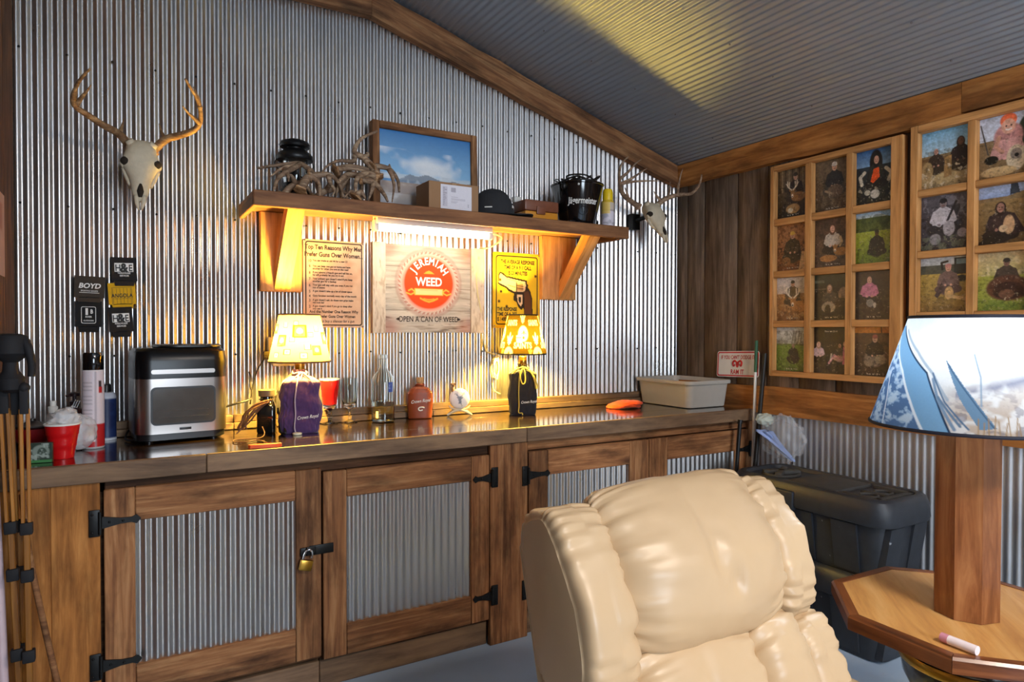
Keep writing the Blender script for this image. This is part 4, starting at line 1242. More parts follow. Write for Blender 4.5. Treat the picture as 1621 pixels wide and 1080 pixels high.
tag(m.build('loose_clip', M['black']), 'small dark clip lying at the shelf edge in front of the bucket', 'clip')
# yellow capped spray

c = (2.18, -.275, ZS)
t = thing('spray_can', 'slim white spray can with yellow cap at right end of shelf', 'spray can', c)
P = Paint(40, 30, '#d9d2dc', 5); P.rect(0, 0, 1, .3, '#b8a87a', .6); P.rect(0, .3, 1, .36, '#8a7f74', .7); P.blotch('#8a8a98', .6, 10, 6, .4, .9, .6); P.rect(.3, 0, .7, .45, '#e0bb3a', .8)
m = MB(); m.lathe([(.030, .001), (.033, 0), (.034, .004), (.034, .006)], c, seg=28, col=H('#cfcdd2'))
m.canvas(P.a, lambda u, v: (c[0] + .034 * math.cos(2 * PI * u), c[1] + .034 * math.sin(2 * PI * u), ZS + .006 + .124 * (1 - v))); m.lathe([(.034, .130), (.028, .143), (.02, .147)], c, seg=28, cap0=False, col=H('#e0bb3a')); m.build('can', M['print'], t)
m = MB(); m.lathe([(.026, .143), (.027, .148), (.027, .185), (.022, .200), (.010, .204)], c, seg=28); m.build('cap', M['yellow'], t)

# ------------------------------------------------------------------ things on the worktop
ZC = .9005


def lamp_shade(t, c, z0, z1, r0, r1, img, view_deg, rim_mat, cloth='shade'):
    """Conical cloth shade; the painted picture wraps all the way round, its middle facing VIEW_DEG."""
    h, w = img.shape[:2]
    va = math.radians(view_deg)
    def fn(u, v):
        a = va + (u - .5) * 2 * PI
        r = r1 + (r0 - r1) * v
        return (c[0] + r * math.cos(a), c[1] + r * math.sin(a), z1 + (z0 - z1) * v)
    m = MB(); m.canvas(img, fn); s_ = m.build('lamp_shade', M[cloth], t, sharp=None)
    for r, z in ((r0, z0), (r1, z1)):
        m = MB(); m.tube([(c[0] + r * math.cos(a), c[1] + r * math.sin(a), z) for a in np.linspace(0, 2 * PI, 60)[:-1]], .0035 if r0 < .2 else .0045, closed=True, seg=8)
        m.build('rim', rim_mat, s_)
    m = MB()
    for k in range(3):
        a = va + .9 + k * 2 * PI / 3; m.tube([(c[0] + .012 * math.cos(a), c[1] + .012 * math.sin(a), z1 - .02), (c[0] + r1 * math.cos(a), c[1] + r1 * math.sin(a), z1)], .0016, seg=6)
    m.tube([(c[0] + .012 * math.cos(a), c[1] + .012 * math.sin(a), z1 - .02) for a in np.linspace(0, 2 * PI, 20)[:-1]], .002, closed=True, seg=6)
    m.build('shade_spider', M['steel'], t)
    return s_


def cloth_bag(m, c, w, d, h, rot, seed, wr=.010, neck=.022):
    """Cloth pouch drawn over a square bottle, gathered at the neck."""
    cr, sr = math.cos(rot), math.sin(rot)
    def fn(u, v):
        a = 2 * PI * u
        ca, sa = math.cos(a), math.sin(a)
        e = .55
        x = math.copysign(abs(ca) ** e, ca); y = math.copysign(abs(sa) ** e, sa)
        if v < .78:
            k = 1 - .08 * (1 - v / .78) * 0 + .05 * math.sin(v * 4); z = h * v
            if v < .04: k *= .93 + .07 * v / .04
        elif v < .93:
            q = (v - .78) / .15; k = (1 + .05 * math.sin(.78 * 4)) * (1 - q ** 1.6) + neck / (w / 2) * q ** 1.6; z = h * (.78 + .15 * q ** .75 * .9)
        else:
            q = (v - .93) / .07; k = neck / (w / 2) * (1 + .8 * q); z = h * (.915 + .085 * q)
        px, py = x * w / 2 * k, y * d / 2 * k
        if v > .8: # round off towards the neck
            q = min(1, (v - .8) / .13); rr = math.hypot(px, py); tr = neck if v > .93 else (w / 2) * k * .9
            px, py = px * (1 - q) + ca * tr * q, py * (1 - q) + sa * tr * q
        p = Vector((px, py, z)); q3 = Vector((px * 14, py * 14, z * 16 + seed))
        dsp = wr * (noise.noise(q3) + .6 * noise.noise(Vector((px * 9 + 5, py * 9, z * 38 - x * 30 + seed)))) * min(1, v * 9)
        gath = (.0035 * math.sin(a * 17 + seed) * max(0, (v - .66) / .34)) if v > .66 else 0
        n = Vector((ca, sa, 0)); p += n * (dsp + gath)
        return (c[0] + p.x * cr - p.y * sr, c[1] + p.x * sr + p.y * cr, c[2] + p.z)
    m.grid(fn, 96, 60, closeu=True)
    m.add([(c[0] + x * w * .45 * cr - y * d * .45 * sr, c[1] + x * w * .45 * sr + y * d * .45 * cr, c[2] + .001) for x, y in ((-1, -1), (1, -1), (1, 1), (-1, 1))], [(3, 2, 1, 0)])


def script_on(mb, body, c, rot, w2, z, size, dx=0.0, out=.008, slope=.12):
    """Slanted lettering floating a hair in front of a pouch's face."""
    cr, sr = math.cos(rot), math.sin(rot)
    def f(x, y):
        px = dx + x; pz = z + y + slope * x; py = -w2 - out
        return (c[0] + px * cr - py * sr, c[1] + px * sr + py * cr, c[2] + pz)
    mb.text(body, size, f, sx=.8, bold=.01, shear=.28)


# --- lamp with purple pouch
c1 = (.628, -.235, ZC)
t = thing('table_lamp', 'lit lamp with a square-patterned cream shade on a purple drawstring pouch', 'lamp', c1)
rot1 = -.20
m = MB(); cloth_bag(m, c1, .152, .118, .256, rot1, 3.0, .013); bag = m.build('pouch', M['purple'], t, sharp=None)
m = MB(); script_on(m, 'Crown Royal', c1, rot1, .0620, .062, .019, .028, .012, .10); m.build('lettering', M['letter_white'], bag)
m = MB()
f = lambda x, y, z: (c1[0] + x * math.cos(rot1) - y * math.sin(rot1), c1[1] + x * math.sin(rot1) + y * math.cos(rot1), ZC + z)
m.tube([f(.028 * math.cos(a), .028 * math.sin(a), .242 + .003 * math.sin(3 * a)) for a in np.linspace(0, 2 * PI, 24)[:-1]], .0035, closed=True, seg=6)
m.tube([f(-.005, -.028, .242), f(-.012, -.068, .20), f(-.020, -.077, .14), f(-.018, -.074, .08), f(-.022, -.076, .03), f(-.015, -.083, .004), f(.0, -.086, .003)], .0026, seg=6, smooth_n=5)
m.tube([f(.01, -.028, .243), f(.0, -.055, .215), f(-.035, -.06, .19), f(-.03, -.05, .215), f(.005, -.03, .243)], .0026, seg=6, smooth_n=5)
m.tube([f(.01, -.028, .243), f(.035, -.05, .22), f(.05, -.058, .195), f(.035, -.05, .222), f(.01, -.03, .245)], .0026, seg=6, smooth_n=5)
m.build('drawstring', M['pale_cord'], t)
m = MB(); m.lathe([(.020, .255), (.021, .262), (.021, .285), (.013, .29), (.013, .31), (.016, .315), (.016, .335)], c1, seg=24); m.build('socket', M['brass'], t)
m = MB(); m.ball((c1[0], c1[1], ZC + .372), (.027, .027, .034), seg=20, rows=14); m.build('bulb', M['bulb_warm'], t)
P = Paint(240, 72, '#cdb065', 4); P.noise(.05, 20, 8)
rs = np.random.RandomState(4)
cells = [(.40, .22, .018, .05), (.455, .52, .017, .055), (.50, .35, .045, .13), (.43, .78, .02, .06), (.545, .68, .02, .06), (.57, .42, .018, .05), (.52, .86, .02, .06), (.385, .55, .03, .12), (.60, .75, .03, .1), (.36, .85, .018, .05), (.475, .18, .018, .05), (.62, .3, .02, .06), (.30, .3, .03, .1), (.25, .7, .02, .06), (.7, .5, .04, .12), (.78, .25, .02, .06), (.85, .7, .03, .1), (.12, .4, .03, .1), (.05, .75, .02, .05), (.93, .35, .02, .06)]
for k, (x, y, a, b_) in enumerate(cells):
    P.rect(x - a, y - b_, x + a, y + b_, '#6e3c0c'); P.rect(x - a * .78, y - b_ * .78, x + a * .78, y + b_ * .78, '#f0dc9c' if a < .028 else '#d8923c')
    if a >= .028: P.ell(x, y, a * .45, b_ * .5, '#f0d890'); P.rect(x - a * .5, y + b_ * .3, x + a * .5, y + b_ * .6, '#8a5420', .6)
    else: P.ell(x, y, a * .4, b_ * .45, '#b98a3c', al=.7)
for k in range(20): P.line([(k / 20, .62 + .05 * math.sin(k)), (k / 20 + .03, .60 + .05 * math.sin(k))], .012, '#c9a860', .6)
lamp_shade(t, c1, ZC + .288, ZC + .478, .122, .080, P.a, math.degrees(math.atan2(-3.038 - c1[1], -c1[0])), M['cable_brown'], 'shade_cream')

# --- lamp with dark pouch
c2 = (1.722, -.185, ZC)
t = thing('table_lamp', 'lit lamp with a brown football-team lampshade on a dark drawstring pouch', 'lamp', c2)
rot2 = -.42
m = MB(); cloth_bag(m, c2, .132, .085, .250, rot2, 11.0, .006); bag = m.build('pouch', M['navy'], t, sharp=None)
m = MB(); script_on(m, 'Crown Royal', c2, rot2, .0425, .060, .018, .024, .010, .08); m.build('lettering', M['letter_white'], bag)
m = MB()
f = lambda x, y, z: (c2[0] + x * math.cos(rot2) - y * math.sin(rot2), c2[1] + x * math.sin(rot2) + y * math.cos(rot2), ZC + z)
m.tube([f(.028 * math.cos(a), .028 * math.sin(a), .232 + .003 * math.sin(3 * a)) for a in np.linspace(0, 2 * PI, 24)[:-1]], .004, closed=True, seg=6)
m.tube([f(-.004, -.03, .232), f(-.020, -.052, .20), f(-.026, -.058, .12), f(-.024, -.056, .05), f(-.026, -.060, .015), f(-.010, -.066, .012), f(-.008, -.068, .003)], .0026, seg=6, smooth_n=5)
for pts in (((-.002, -.03, .235), (-.018, -.055, .19), (-.008, -.06, .155), (.006, -.058, .165), (.006, -.045, .205), (.0, -.03, .235)),
            ((.004, -.03, .235), (.03, -.05, .215), (.052, -.058, .17), (.060, -.055, .13), (.066, -.05, .145), (.05, -.05, .19), (.006, -.03, .237)),
            ((-.004, -.03, .235), (-.035, -.045, .225), (-.05, -.045, .205), (-.03, -.045, .228), (-.002, -.03, .237))):
    m.tube([f(*p) for p in pts], .0030, seg=6, smooth_n=6)
m.build('drawstring', M['gold_cord'], t)
m = MB(); m.lathe([(.018, .245), (.021, .25), (.021, .272), (.020, .274), (.020, .285), (.013, .29), (.013, .31), (.016, .315), (.016, .335)], c2, seg=24); m.build('socket', M['brass'], t)
m = MB(); m.ball((c2[0], c2[1], ZC + .372), (.027, .027, .034), seg=20, rows=14); m.build('bulb', M['bulb_warm'], t)
P = Paint(420, 90, '#44340e', 4); P.noise(.08, 30, 8)
wh, dk = '#d9cfa2', '#3c2e10'


def helmet(x, y, s):
    P.ell(x, y, .040 * s, .20 * s, wh); P.poly([(x - .055 * s, y + .04 * s), (x - .005 * s, y + .02 * s), (x - .005 * s, y + .24 * s), (x - .05 * s, y + .22 * s)], wh)
    P.ell(x + .004 * s, y + .10 * s, .008 * s, .035 * s, '#44340e'); P.line([(x - .05 * s, y + .10 * s), (x - .015 * s, y + .10 * s)], .010 * s, '#44340e', .8)
    P.ell(x + .006 * s, y - .03 * s, .006 * s, .06 * s, '#4a3810', al=.8); P.ell(x - .002 * s, y - .02 * s, .005 * s, .04 * s, '#4a3810', rot=.4, al=.8); P.ell(x + .014 * s, y - .02 * s, .005 * s, .04 * s, '#4a3810', rot=-.4, al=.8)


def fleur(x, y, s, c=wh):
    P.ell(x, y - .05 * s, .008 * s, .12 * s, c); P.ell(x - .018 * s, y - .01 * s, .008 * s, .07 * s, c, rot=-.12); P.ell(x + .018 * s, y - .01 * s, .008 * s, .07 * s, c, rot=.12)
    P.rect(x - .022 * s, y + .04 * s, x + .022 * s, y + .065 * s, c); P.ell(x, y + .11 * s, .007 * s, .07 * s, c); P.ell(x - .012 * s, y + .10 * s, .005 * s, .04 * s, c); P.ell(x + .012 * s, y + .10 * s, .005 * s, .04 * s, c)


for k in range(-1, 5):
    b0 = .5 + .215 * (k - 1)
    if -.1 < b0 < 1.1:
        helmet(b0 + .003, .48, 1.0)
        P.text('SAINTS', b0, .84, .20, wh, sx=.95, bold=.04)
        fleur(b0 + .108, .60, .95); fleur(b0, .08, .8); P.text('SAINTS', b0 + .108, .27, .19, wh, sx=.85, bold=.04)
        helmet(b0 + .110, 1.0, .95); fleur(b0 + .052, .92, .5, '#c9a84a')
lamp_shade(t, c2, ZC + .300, ZC + .492, .119, .075, P.a, math.degrees(math.atan2(-3.038 - c2[1], -c2[0])), M['black'])

# --- air fryer
t = thing('air_fryer', 'steel and black air fryer oven with a dark window, standing on the worktop', 'air fryer', (.182, -.155, ZC))


def round_ring(cx, cy, w, d, z, r, n=8):
    return [Vector((x, y, z)) for x, y in rrect(cx - w / 2, cx + w / 2, cy - d / 2, cy + d / 2, r, n)]


Wf = Matrix.Translation((.186, -.150, ZC)) @ Matrix.Rotation(.10, 4, 'Z')
FW, FD = .318, .245
m = MB(Wf); m.ring_loft([round_ring(0, 0, FW - .03, FD - .03, .006, .04), round_ring(0, 0, FW - .012, FD - .012, .010, .05), round_ring(0, 0, FW - .012, FD - .012, .034, .05)]); 
for x in (-.11, .11):
    for y in (-.08, .08): m.cyl((x, y, 0), (x, y, .008), .014)
m.build('base', M['black'], t)
m = MB(Wf); m.ring_loft([round_ring(0, 0, FW, FD, .034, .055), round_ring(0, 0, FW, FD, .036, .055), round_ring(0, 0, FW, FD, .236, .055)], cap0=True, cap1=True); m.build('body', M['steel'], t)
m = MB(Wf); m.ring_loft([round_ring(0, 0, FW + .001, FD + .001, .2362, .055), round_ring(0, 0, FW + .001, FD + .001, .30, .055), round_ring(0, .002, FW - .006, FD - .008, .335, .055), round_ring(0, .004, FW - .03, FD - .03, .347, .05)]); m.build('control_head', plain('satin_black_plastic', '#0b0b0d', .28, spec=.3), t)
m = MB(Wf); m.ring_loft([round_ring(.035, .005, .225, .19, .3475, .07), round_ring(.035, .005, .235, .20, .351, .075), round_ring(.035, .005, .235, .20, .357, .075), round_ring(.035, .005, .22, .185, .360, .07)]); m.build('top_tray', M['black'], t)
yf = -FD / 2 - .001
m = MB(Wf); m.prism(rrect(-.108, .108, .254, .270, .007), lambda a, q, d: (a, d, q), yf - .004, yf + .004); m.build('handle', M['steel'], t)
m = MB(Wf); band(m, rrect(-.110, .110, .066, .206, .018), rrect(-.104, .104, .072, .200, .014), lambda a, q, d: (a, d, q), yf - .003)
n_ = len(rrect(0, 1, 0, 1, .1))
m.prism(rrect(-.110, .110, .066, .206, .018), lambda a, q, d: (a, d, q), yf - .0028, yf + .003); dr = m.build('door_frame', M['black'], t)
m = MB(Wf); m.prism(rrect(-.103, .103, .073, .199, .014), lambda a, q, d: (a, d, q), yf - .0045, yf - .003); m.build('window', plain('smoked_oven_glass', '#4a4744', .12, var=.2, scale=30, coat=.3), dr)
m = MB(Wf)
for z in (.095, .118): m.tube([(-.085, yf - .0048, z), (.085, yf - .0048, z)], .0006, seg=6)
m.build('rack', M['steel'], dr)
m = MB(Wf); m.box(-.015, .025, yf - .0015, yf, .045, .054, bev=.0005, mat=0); m.build('badge', M['black'], t)
m = MB(Wf); m.box(FW / 2 - .002, FW / 2 + .004, -.055, -.030, .085, .185, bev=.003); m.build('side_vent', M['black'], t)
m = MB(Wf); m.tube([(-.12, .09, .06), (-.16, .07, .03), (-.175, .02, .0075), (-.165, -.03, .007), (-.15, -.055, .0105)], .004, seg=8, smooth_n=5); m.cyl((-.15, -.055, .011), (-.128, -.075, .011), .010, .008); m.build('power_cord', M['cable'], t)

# --- cans and cups at the left end
c = (-.088, -.262, ZC)
t = thing('spray_can', 'tall white and red spray can with a black cap beside the air fryer', 'spray can', c)
P = Paint(64, 62, '#d8cbd0', 8)
P.rect(0, .69, 1, 1, '#b51a20'); P.rect(.30, .72, .42, .84, '#3a2420'); P.ell(.37, .81, .05, .05, '#e0b27a'); P.rect(.30, .85, .46, .92, '#e8dcd8'); P.rect(.44, 0, .47, 1, '#8f858c', .6)
for k in range(12): P.rect(.24, .10 + .045 * k, .40, .112 + .045 * k, '#8a7f86', .5)
P.rect(.505, .12, .55, .20, '#3a2a30'); P.rect(.50, .21, .57, .29, '#b51a20'); P.rect(.31, .86, .45, .865, '#333333'); 
for k in range(8): P.rect(.31 + .016 * k, .86, .316 + .016 * k, .915, '#40383a')
m = MB(); va = math.degrees(math.atan2(-3.038 - c[1], -c[0])); v0 = math.radians(va)
m.lathe([(.032, 0), (.0345, .003), (.0345, .007)], c, seg=32, col=H('#b8b4b4'))
m.canvas(P.a, lambda u, v: (c[0] + .034 * math.cos(v0 + (u - .42) * 2 * PI), c[1] + .034 * math.sin(v0 + (u - .42) * 2 * PI), ZC + .270 - .263 * v)); m.lathe([(.034, .270), (.030, .278)], c, seg=32, cap0=False, col=H('#d8d0d2'))
m.build('can', M['print'], t)
m = MB(); m.lathe([(.031, .274), (.0325, .277), (.0325, .330), (.029, .336)], c, seg=32); m.build('cap', M['black_gloss'], t)

c = (-.052, -.075, ZC)
t = thing('spray_can', 'short blue can with a black cap standing behind the tall white spray can', 'spray can', c)
P = Paint(40, 30, '#20305c', 9); P.rect(0, 0, 1, .06, '#b8bcc8'); P.rect(.3, .45, .55, .70, '#8f9ab8', .6); P.blotch('#16224a', .5, 6, 5); P.rect(0, .95, 1, 1, '#c8ccd4')
m = MB(); m.canvas(P.a, lambda u, v: (c[0] + .033 * math.cos(2 * PI * u), c[1] + .033 * math.sin(2 * PI * u), ZC + .165 - .165 * v)); m.lathe([(.033, .165), (.026, .178), (.014, .181)], c, seg=28, cap0=False, col=H('#b8bcc8')); m.build('can', M['print'], t)
m = MB(); m.lathe([(.016, .178), (.016, .205), (.013, .210)], c, seg=20); m.build('cap', M['black'], t)


def red_cup(name, label, c, h=.112, r0=.031, r1=.050):
    t = thing(name, label, 'cup', c)
    prof = [(r0 - .004, .003), (r0, 0), (r0 + .001, .004)]
    for k in range(1, 9):
        z = h * k / 9; r = r0 + (r1 - r0) * k / 9; prof.append((r, z))
        if k in (3, 6): prof.append((r + .0016, z + .002))
    prof += [(r1 - .001, h - .004)]
    m = MB(); m.lathe(prof, c, seg=40, cap1=False); m.build('cup', M['red'], t)
    m = MB(); m.lathe([(r1 - .001, h - .004), (r1 + .002, h - .004), (r1 + .0025, h), (r1, h + .002), (r1 - .003, h), (r1 - .005, h - .012), (r0 * .98, .005)], c, seg=40, cap0=False); m.build('white_lining', M['white'], t)
    return t


c = (-.168, -.430, ZC)
red_cup('plastic_cup', 'red plastic cup holding a crumpled bag at the left end of the worktop', c)
def crumple(c, r, seed, amp=.35, zs=1.0):
    def fn(p, d):
        k = 1 + amp * noise.noise(d * 2.1 + Vector((seed, 0, 0))) + amp * .6 * abs(noise.noise(d * 5 + Vector((0, seed, 0))))
        return p * k
    return fn
m = MB(); m.ball((c[0] + .005, c[1], ZC + .125), (.040, .038, .030), seg=36, rows=22, fn=crumple(c, 0, 3.0, .45)); 
tag(m.build('plastic_bag', M['film_thin'], sharp=None), 'crumpled clear plastic bag stuffed into the top of the red cup', 'bag')
t = thing('plastic_fork', 'clear plastic fork sticking up out of the red cup', 'fork', (c[0] + .01, c[1], ZC + .03))
m = MB(); m.tube([(c[0] + .010, c[1] + .01, ZC + .03), (c[0] + .012, c[1] + .02, ZC + .13), (c[0] + .028, c[1] + .02, ZC + .165)], [.003, .0035, .005], seg=8); 
for k in range(3):
    m.tube([(c[0] + .026 + .006 * k, c[1] + .02, ZC + .162 - .002 * k), (c[0] + .036 + .006 * k, c[1] + .02, ZC + .186 - .002 * k)], [.002, .001], seg=6)
m.build('fork', M['film'], t)
c = (-.128, -.30, ZC)
m = MB(); m.ball((c[0], c[1], ZC + .062), (.050, .040, .060), seg=48, rows=30, fn=lambda p, d: Vector((p.x, p.y, max(p.z, -.060))) * (1 + .16 * noise.noise(d * 3 + Vector((9, 0, 0))) + .12 * abs(noise.noise(d * 7))) if d.z > -.5 else p)
m2 = m.build('plastic_bag', M['film_thin'], sharp=None); tag(m2, 'crumpled clear bag on the worktop between the red cup and the white spray can', 'bag')
c = (-.212, -.17, ZC)
t = thing('bottle', 'clear bottle with a white cap behind the red cup', 'bottle', c)
m = MB(); m.lathe([(.020, 0), (.023, .003), (.023, .10), (.018, .118), (.012, .124)], c, seg=28); m.build('body', M['film'], t)
m = MB(); m.lathe([(.015, .122), (.0155, .124), (.0155, .142), (.010, .145), (.010, .160), (.008, .163)], c, seg=24); m.build('cap', M['white'], t)
c = (-.150, -.13, ZC)
t = thing('pump_bottle', 'dark reddish pump bottle behind the crumpled bag and the spray can', 'bottle', c)
m = MB(); m.lathe([(.028, 0), (.033, .004), (.034, .09), (.028, .12), (.014, .132), (.013, .14)], c, seg=28); m.build('body', plain('dark_red_bottle', '#3c1a1c', .3, coat=.2), t)
m = MB(); m.lathe([(.015, .138), (.016, .142), (.016, .155), (.006, .158), (.006, .172), (.016, .174), (.017, .184), (.010, .188)], c, seg=24); m.tube([(c[0], c[1], ZC + .18), (c[0] - .025, c[1] - .015, ZC + .176)], [.006, .004], seg=8); m.build('pump', plain('dark_pump', '#2a1618', .35), t)
c = (-.270, -.20, ZC)
t = thing('lidded_bowl', 'red bowl with a black saucer lid behind the tripod legs', 'bowl', c)
m = MB(); m.lathe([(.028, 0), (.03, .004), (.050, .04), (.055, .075), (.052, .075), (.03, .01)], c, seg=32); m.build('bowl', plain('dark_red_bowl', '#7c1216', .3, coat=.2), t)
m = MB(); m.lathe([(.054, .0755), (.066, .082), (.064, .086), (.03, .092), (.012, .1), (.010, .108)], c, seg=32); m.build('lid', M['black'], t)
c = (-.300, -.100, ZC)
t = thing('bottle', 'small white capped bottle half hidden behind the tripod', 'bottle', c)
m = MB(); m.lathe([(.018, 0), (.02, .003), (.02, .12), (.012, .14)], c, seg=24); m.build('body', M['film'], t)
m = MB(); m.lathe([(.013, .139), (.0135, .16), (.010, .172)], c, seg=20); m.build('cap', M['white'], t)
P = Paint(30, 26, '#26352a', 3); P.ell(.55, .42, .36, .34, '#7d8a80'); P.ell(.6, .5, .2, .28, '#3c4a40'); P.blotch('#a8b4aa', .55, 6, 6, al=.7); P.rect(0, .86, 1, 1, '#3f7a44')
m = MB(Matrix.Translation((-.222, -.490, ZC)) @ Matrix.Rotation(-.15, 4, 'Z'))
m.box(-.033, .033, -.008, .008, .0003, .062, bev=.001, col=H('#26352a')); m.canvas(P.a, lambda u, v: (-.032 + .064 * u, -.0086, .061 - .060 * v))
tag(m.build('tobacco_tin', M['print'], sharp=30), 'small dark green box with a picture in front of the red cup', 'box')

# --- jar and cables left of the purple lamp
c = (.508, -.185, ZC)
t = thing('jar', 'dark square jar with a clamp collar standing left of the purple lamp', 'jar', c)
m = MB(Matrix.Translation(c) @ Matrix.Rotation(-.3, 4, 'Z'))
m.ring_loft([round_ring(0, 0, .066, .066, 0, .014), round_ring(0, 0, .072, .072, .004, .014), round_ring(0, 0, .072, .072, .105, .014), round_ring(0, 0, .060, .060, .122, .022), round_ring(0, 0, .050, .050, .130, .024), round_ring(0, 0, .050, .050, .146, .024)]); m.build('body', plain('smoked_glass', '#141310', .1, coat=.6), t)
m = MB(); m.tube([(c[0] + .029 * math.cos(a), c[1] + .029 * math.sin(a), ZC + .135) for a in np.linspace(0, 2 * PI, 24)[:-1]], .0022, closed=True, seg=6)
m.tube([(c[0] + .012, c[1] - .026, ZC + .136), (c[0] + .030, c[1] - .030, ZC + .150), (c[0] + .036, c[1] - .02, ZC + .158)], .002, seg=6, smooth_n=4); m.tube([(c[0] + .005, c[1] - .028, ZC + .135), (c[0] + .002, c[1] - .036, ZC + .115), (c[0] + .012, c[1] - .036, ZC + .112), (c[0] + .016, c[1] - .028, ZC + .133)], .002, seg=6, smooth_n=4); m.build('wire_clamp', M['steel'], t)
m = MB(Matrix.Translation(c) @ Matrix.Rotation(-.3, 4, 'Z')); m.ring_loft([round_ring(0, 0, .056, .056, .1465, .026), round_ring(0, 0, .062, .062, .149, .028), round_ring(0, 0, .066, .066, .172, .030), round_ring(0, 0, .05, .05, .174, .024)]); m.build('lid', plain('grey_brown_lid', '#5c5140', .5), t)
m = MB()
for k in range(7):
    o = Vector((.006 * math.sin(k * 2.1), .004 * k - .01, .006 * math.cos(k * 1.7)))
    m.tube([Vector((.500, -.240, 1.030)) + o, Vector((.455, -.235, 1.015)) + o * 1.6, Vector((.425, -.23, .985)) + o * 2, Vector((.400 + .004 * k, -.23, .945)) + o * 2, Vector((.392 + .006 * k, -.215, .925)) + o, Vector((.43, -.20, .955)) + o * 2, Vector((.47, -.21, 1.0)) + o, Vector((.515, -.226, 1.035)) + o * .5], .0030, seg=6, smooth_n=5)
m.tube([(.385, -.24, .91), (.40, -.235, .925), (.42, -.23, .94)], .0025, seg=6, smooth_n=4)
tag(m.build('cable_bundle', M['cable_brown']), 'brown bundled cable looped against the left of the dark jar', 'cable')
m = MB(); m.tube([(.352, -.12, 1.003), (.40, -.13, 1.018), (.44, -.12, 1.026), (.462, -.10, 1.035), (.47, -.06, 1.06), (.465, -.045, 1.09), (.468, -.042, 1.12), (.462, -.05, 1.14)], .004, seg=8, smooth_n=6); tag(m.build('power_cable', M['cable']), 'black cable running from the air fryer up to the wall outlet', 'cable')
m = MB(); m.tube([(.70, -.07, 1.19), (.64, -.10, 1.145), (.59, -.12, 1.10), (.555, -.13, 1.04), (.552, -.14, .99), (.565, -.15, .955), (.545, -.25, .910), (.555, -.31, .910), (.56, -.27, .925), (.548, -.24, .96), (.545, -.215, 1.0)], .0038, seg=8, smooth_n=6); tag(m.build('lamp_cord', M['cable']), 'thin black cord trailing between the dark jar and the purple lamp', 'cable')
m = MB(); m.tube([(.47, -.30, .94), (.475, -.32, .915), (.45, -.35, .9045), (.37, -.345, .9045), (.355, -.40, .9045), (.40, -.42, .9045), (.435, -.40, .906), (.455, -.47, .9045), (.455, -.50, .9085)], .0022, seg=8, smooth_n=6); tag(m.build('thin_cord', M['cable_brown']), 'thin cord looped on the worktop behind the orange handle', 'cord')
m = MB(); m.lathe([(.016, 0), (.018, .002), (.018, .007), (.015, .009)], (.600, -.315, ZC), seg=28); tag(m.build('tin_disc', M['cream']), 'small pale round disc on the worktop in front of the purple pouch', 'disc')
# orange-handled tool
t = thing('pocket_knife', 'flat orange handled pocket knife near the front edge of the worktop', 'knife', (.435, -.560, ZC))
W = Matrix.Translation((.436, -.556, ZC)) @ Matrix.Rotation(-.10, 4, 'Z')
m = MB(W); m.prism([(-.056, 0), (-.050, -.010), (-.02, -.012), (.04, -.011), (.054, -.006), (.056, 0), (.052, .006), (.03, .010), (-.02, .011), (-.05, .009)], lambda a, q, d: (a, q, d), .0005, .013, smooth=True); m.build('handle', M['orange'], t)
m = MB(W); m.prism([(-.045, .003), (-.045, .0125), (.045, .0125), (.05, .003)], lambda a, q, d: (a, q, d), .0055, .008); m.build('blade', M['steel'], t)

# --- glasses
def wine_glass(c, label, top_mat=None):
    t = thing('stem_glass', label, 'glass', c)
    if top_mat is None:
        m = MB(); m.lathe([(.036, 0), (.037, .002), (.020, .006), (.007, .012), (.006, .03), (.009, .036), (.006, .042), (.007, .062), (.018, .070), (.030, .085), (.036, .11), (.038, .15), (.036, .20), (.0345, .20), (.036, .15), (.034, .112), (.028, .09), (.012, .077)], c, seg=36); m.build('glass', M['glass'], t)
    return t


c = (.797, -.060, ZC)
t = thing('stem_glass', 'red plastic cup set on a clear glass stem, right of the purple lamp', 'glass', c)
m = MB(); m.lathe([(.036, 0), (.037, .002), (.020, .006), (.009, .012), (.008, .026), (.014, .034), (.009, .042), (.009, .058), (.018, .068), (.031, .082), (.031, .086)], c, seg=36); m.build('stem', M['glass'], t)
m = MB(); m.lathe([(.030, .087), (.031, .09), (.0335, .12), (.035, .122), (.0365, .150), (.038, .152), (.042, .195), (.041, .195), (.030, .093)], c, seg=40); m.build('cup', M['red'], t)
m = MB(); m.lathe([(.041, .194), (.044, .194), (.045, .199), (.042, .201), (.040, .196)], c, seg=40, cap0=False, cap1=False); m.build('rim', M['white'], t)
wine_glass((.884, -.065, ZC), 'empty clear stem glass between the red stemmed cup and the liquor bottle')

c = (1.026, -.110, ZC)
t = thing('bottle', 'tall clear glass bottle partly filled with clear liquid, blue mark on its shoulder', 'bottle', c)
m = MB(); m.lathe([(.046, 0), (.052, .004), (.0525, .18), (.050, .195), (.040, .215), (.025, .232), (.019, .245), (.018, .285), (.021, .287), (.021, .305), (.0165, .305), (.0155, .25), (.021, .233), (.036, .214), (.046, .194), (.049, .18), (.049, .014), (.02, .010)], c, seg=48); m.build('glass', M['glass'], t)
m = MB(); m.lathe([(.02, .0105), (.0488, .0145), (.0488, .094), (.02, .0942)], c, seg=48); m.build('liquid', M['water'], t)
view = math.atan2(-3.038 - c[1], -c[0])
m = MB()
def bm(x, z):
    r = .0529; a = view + x / r; return (c[0] + r * math.cos(a), c[1] + r * math.sin(a), ZC + z)
P = Paint(10, 14, '#3450a0', 2); P.blotch('#9aa8d8', .55, 4, 5); m.canvas(P.a, lambda u, v: bm(.024 + .026 * u, .182 - .045 * v)); m.build('shoulder_label', M['print'], t)
m = MB(); P = Paint(6, 10, '#e8d8a0', 2)
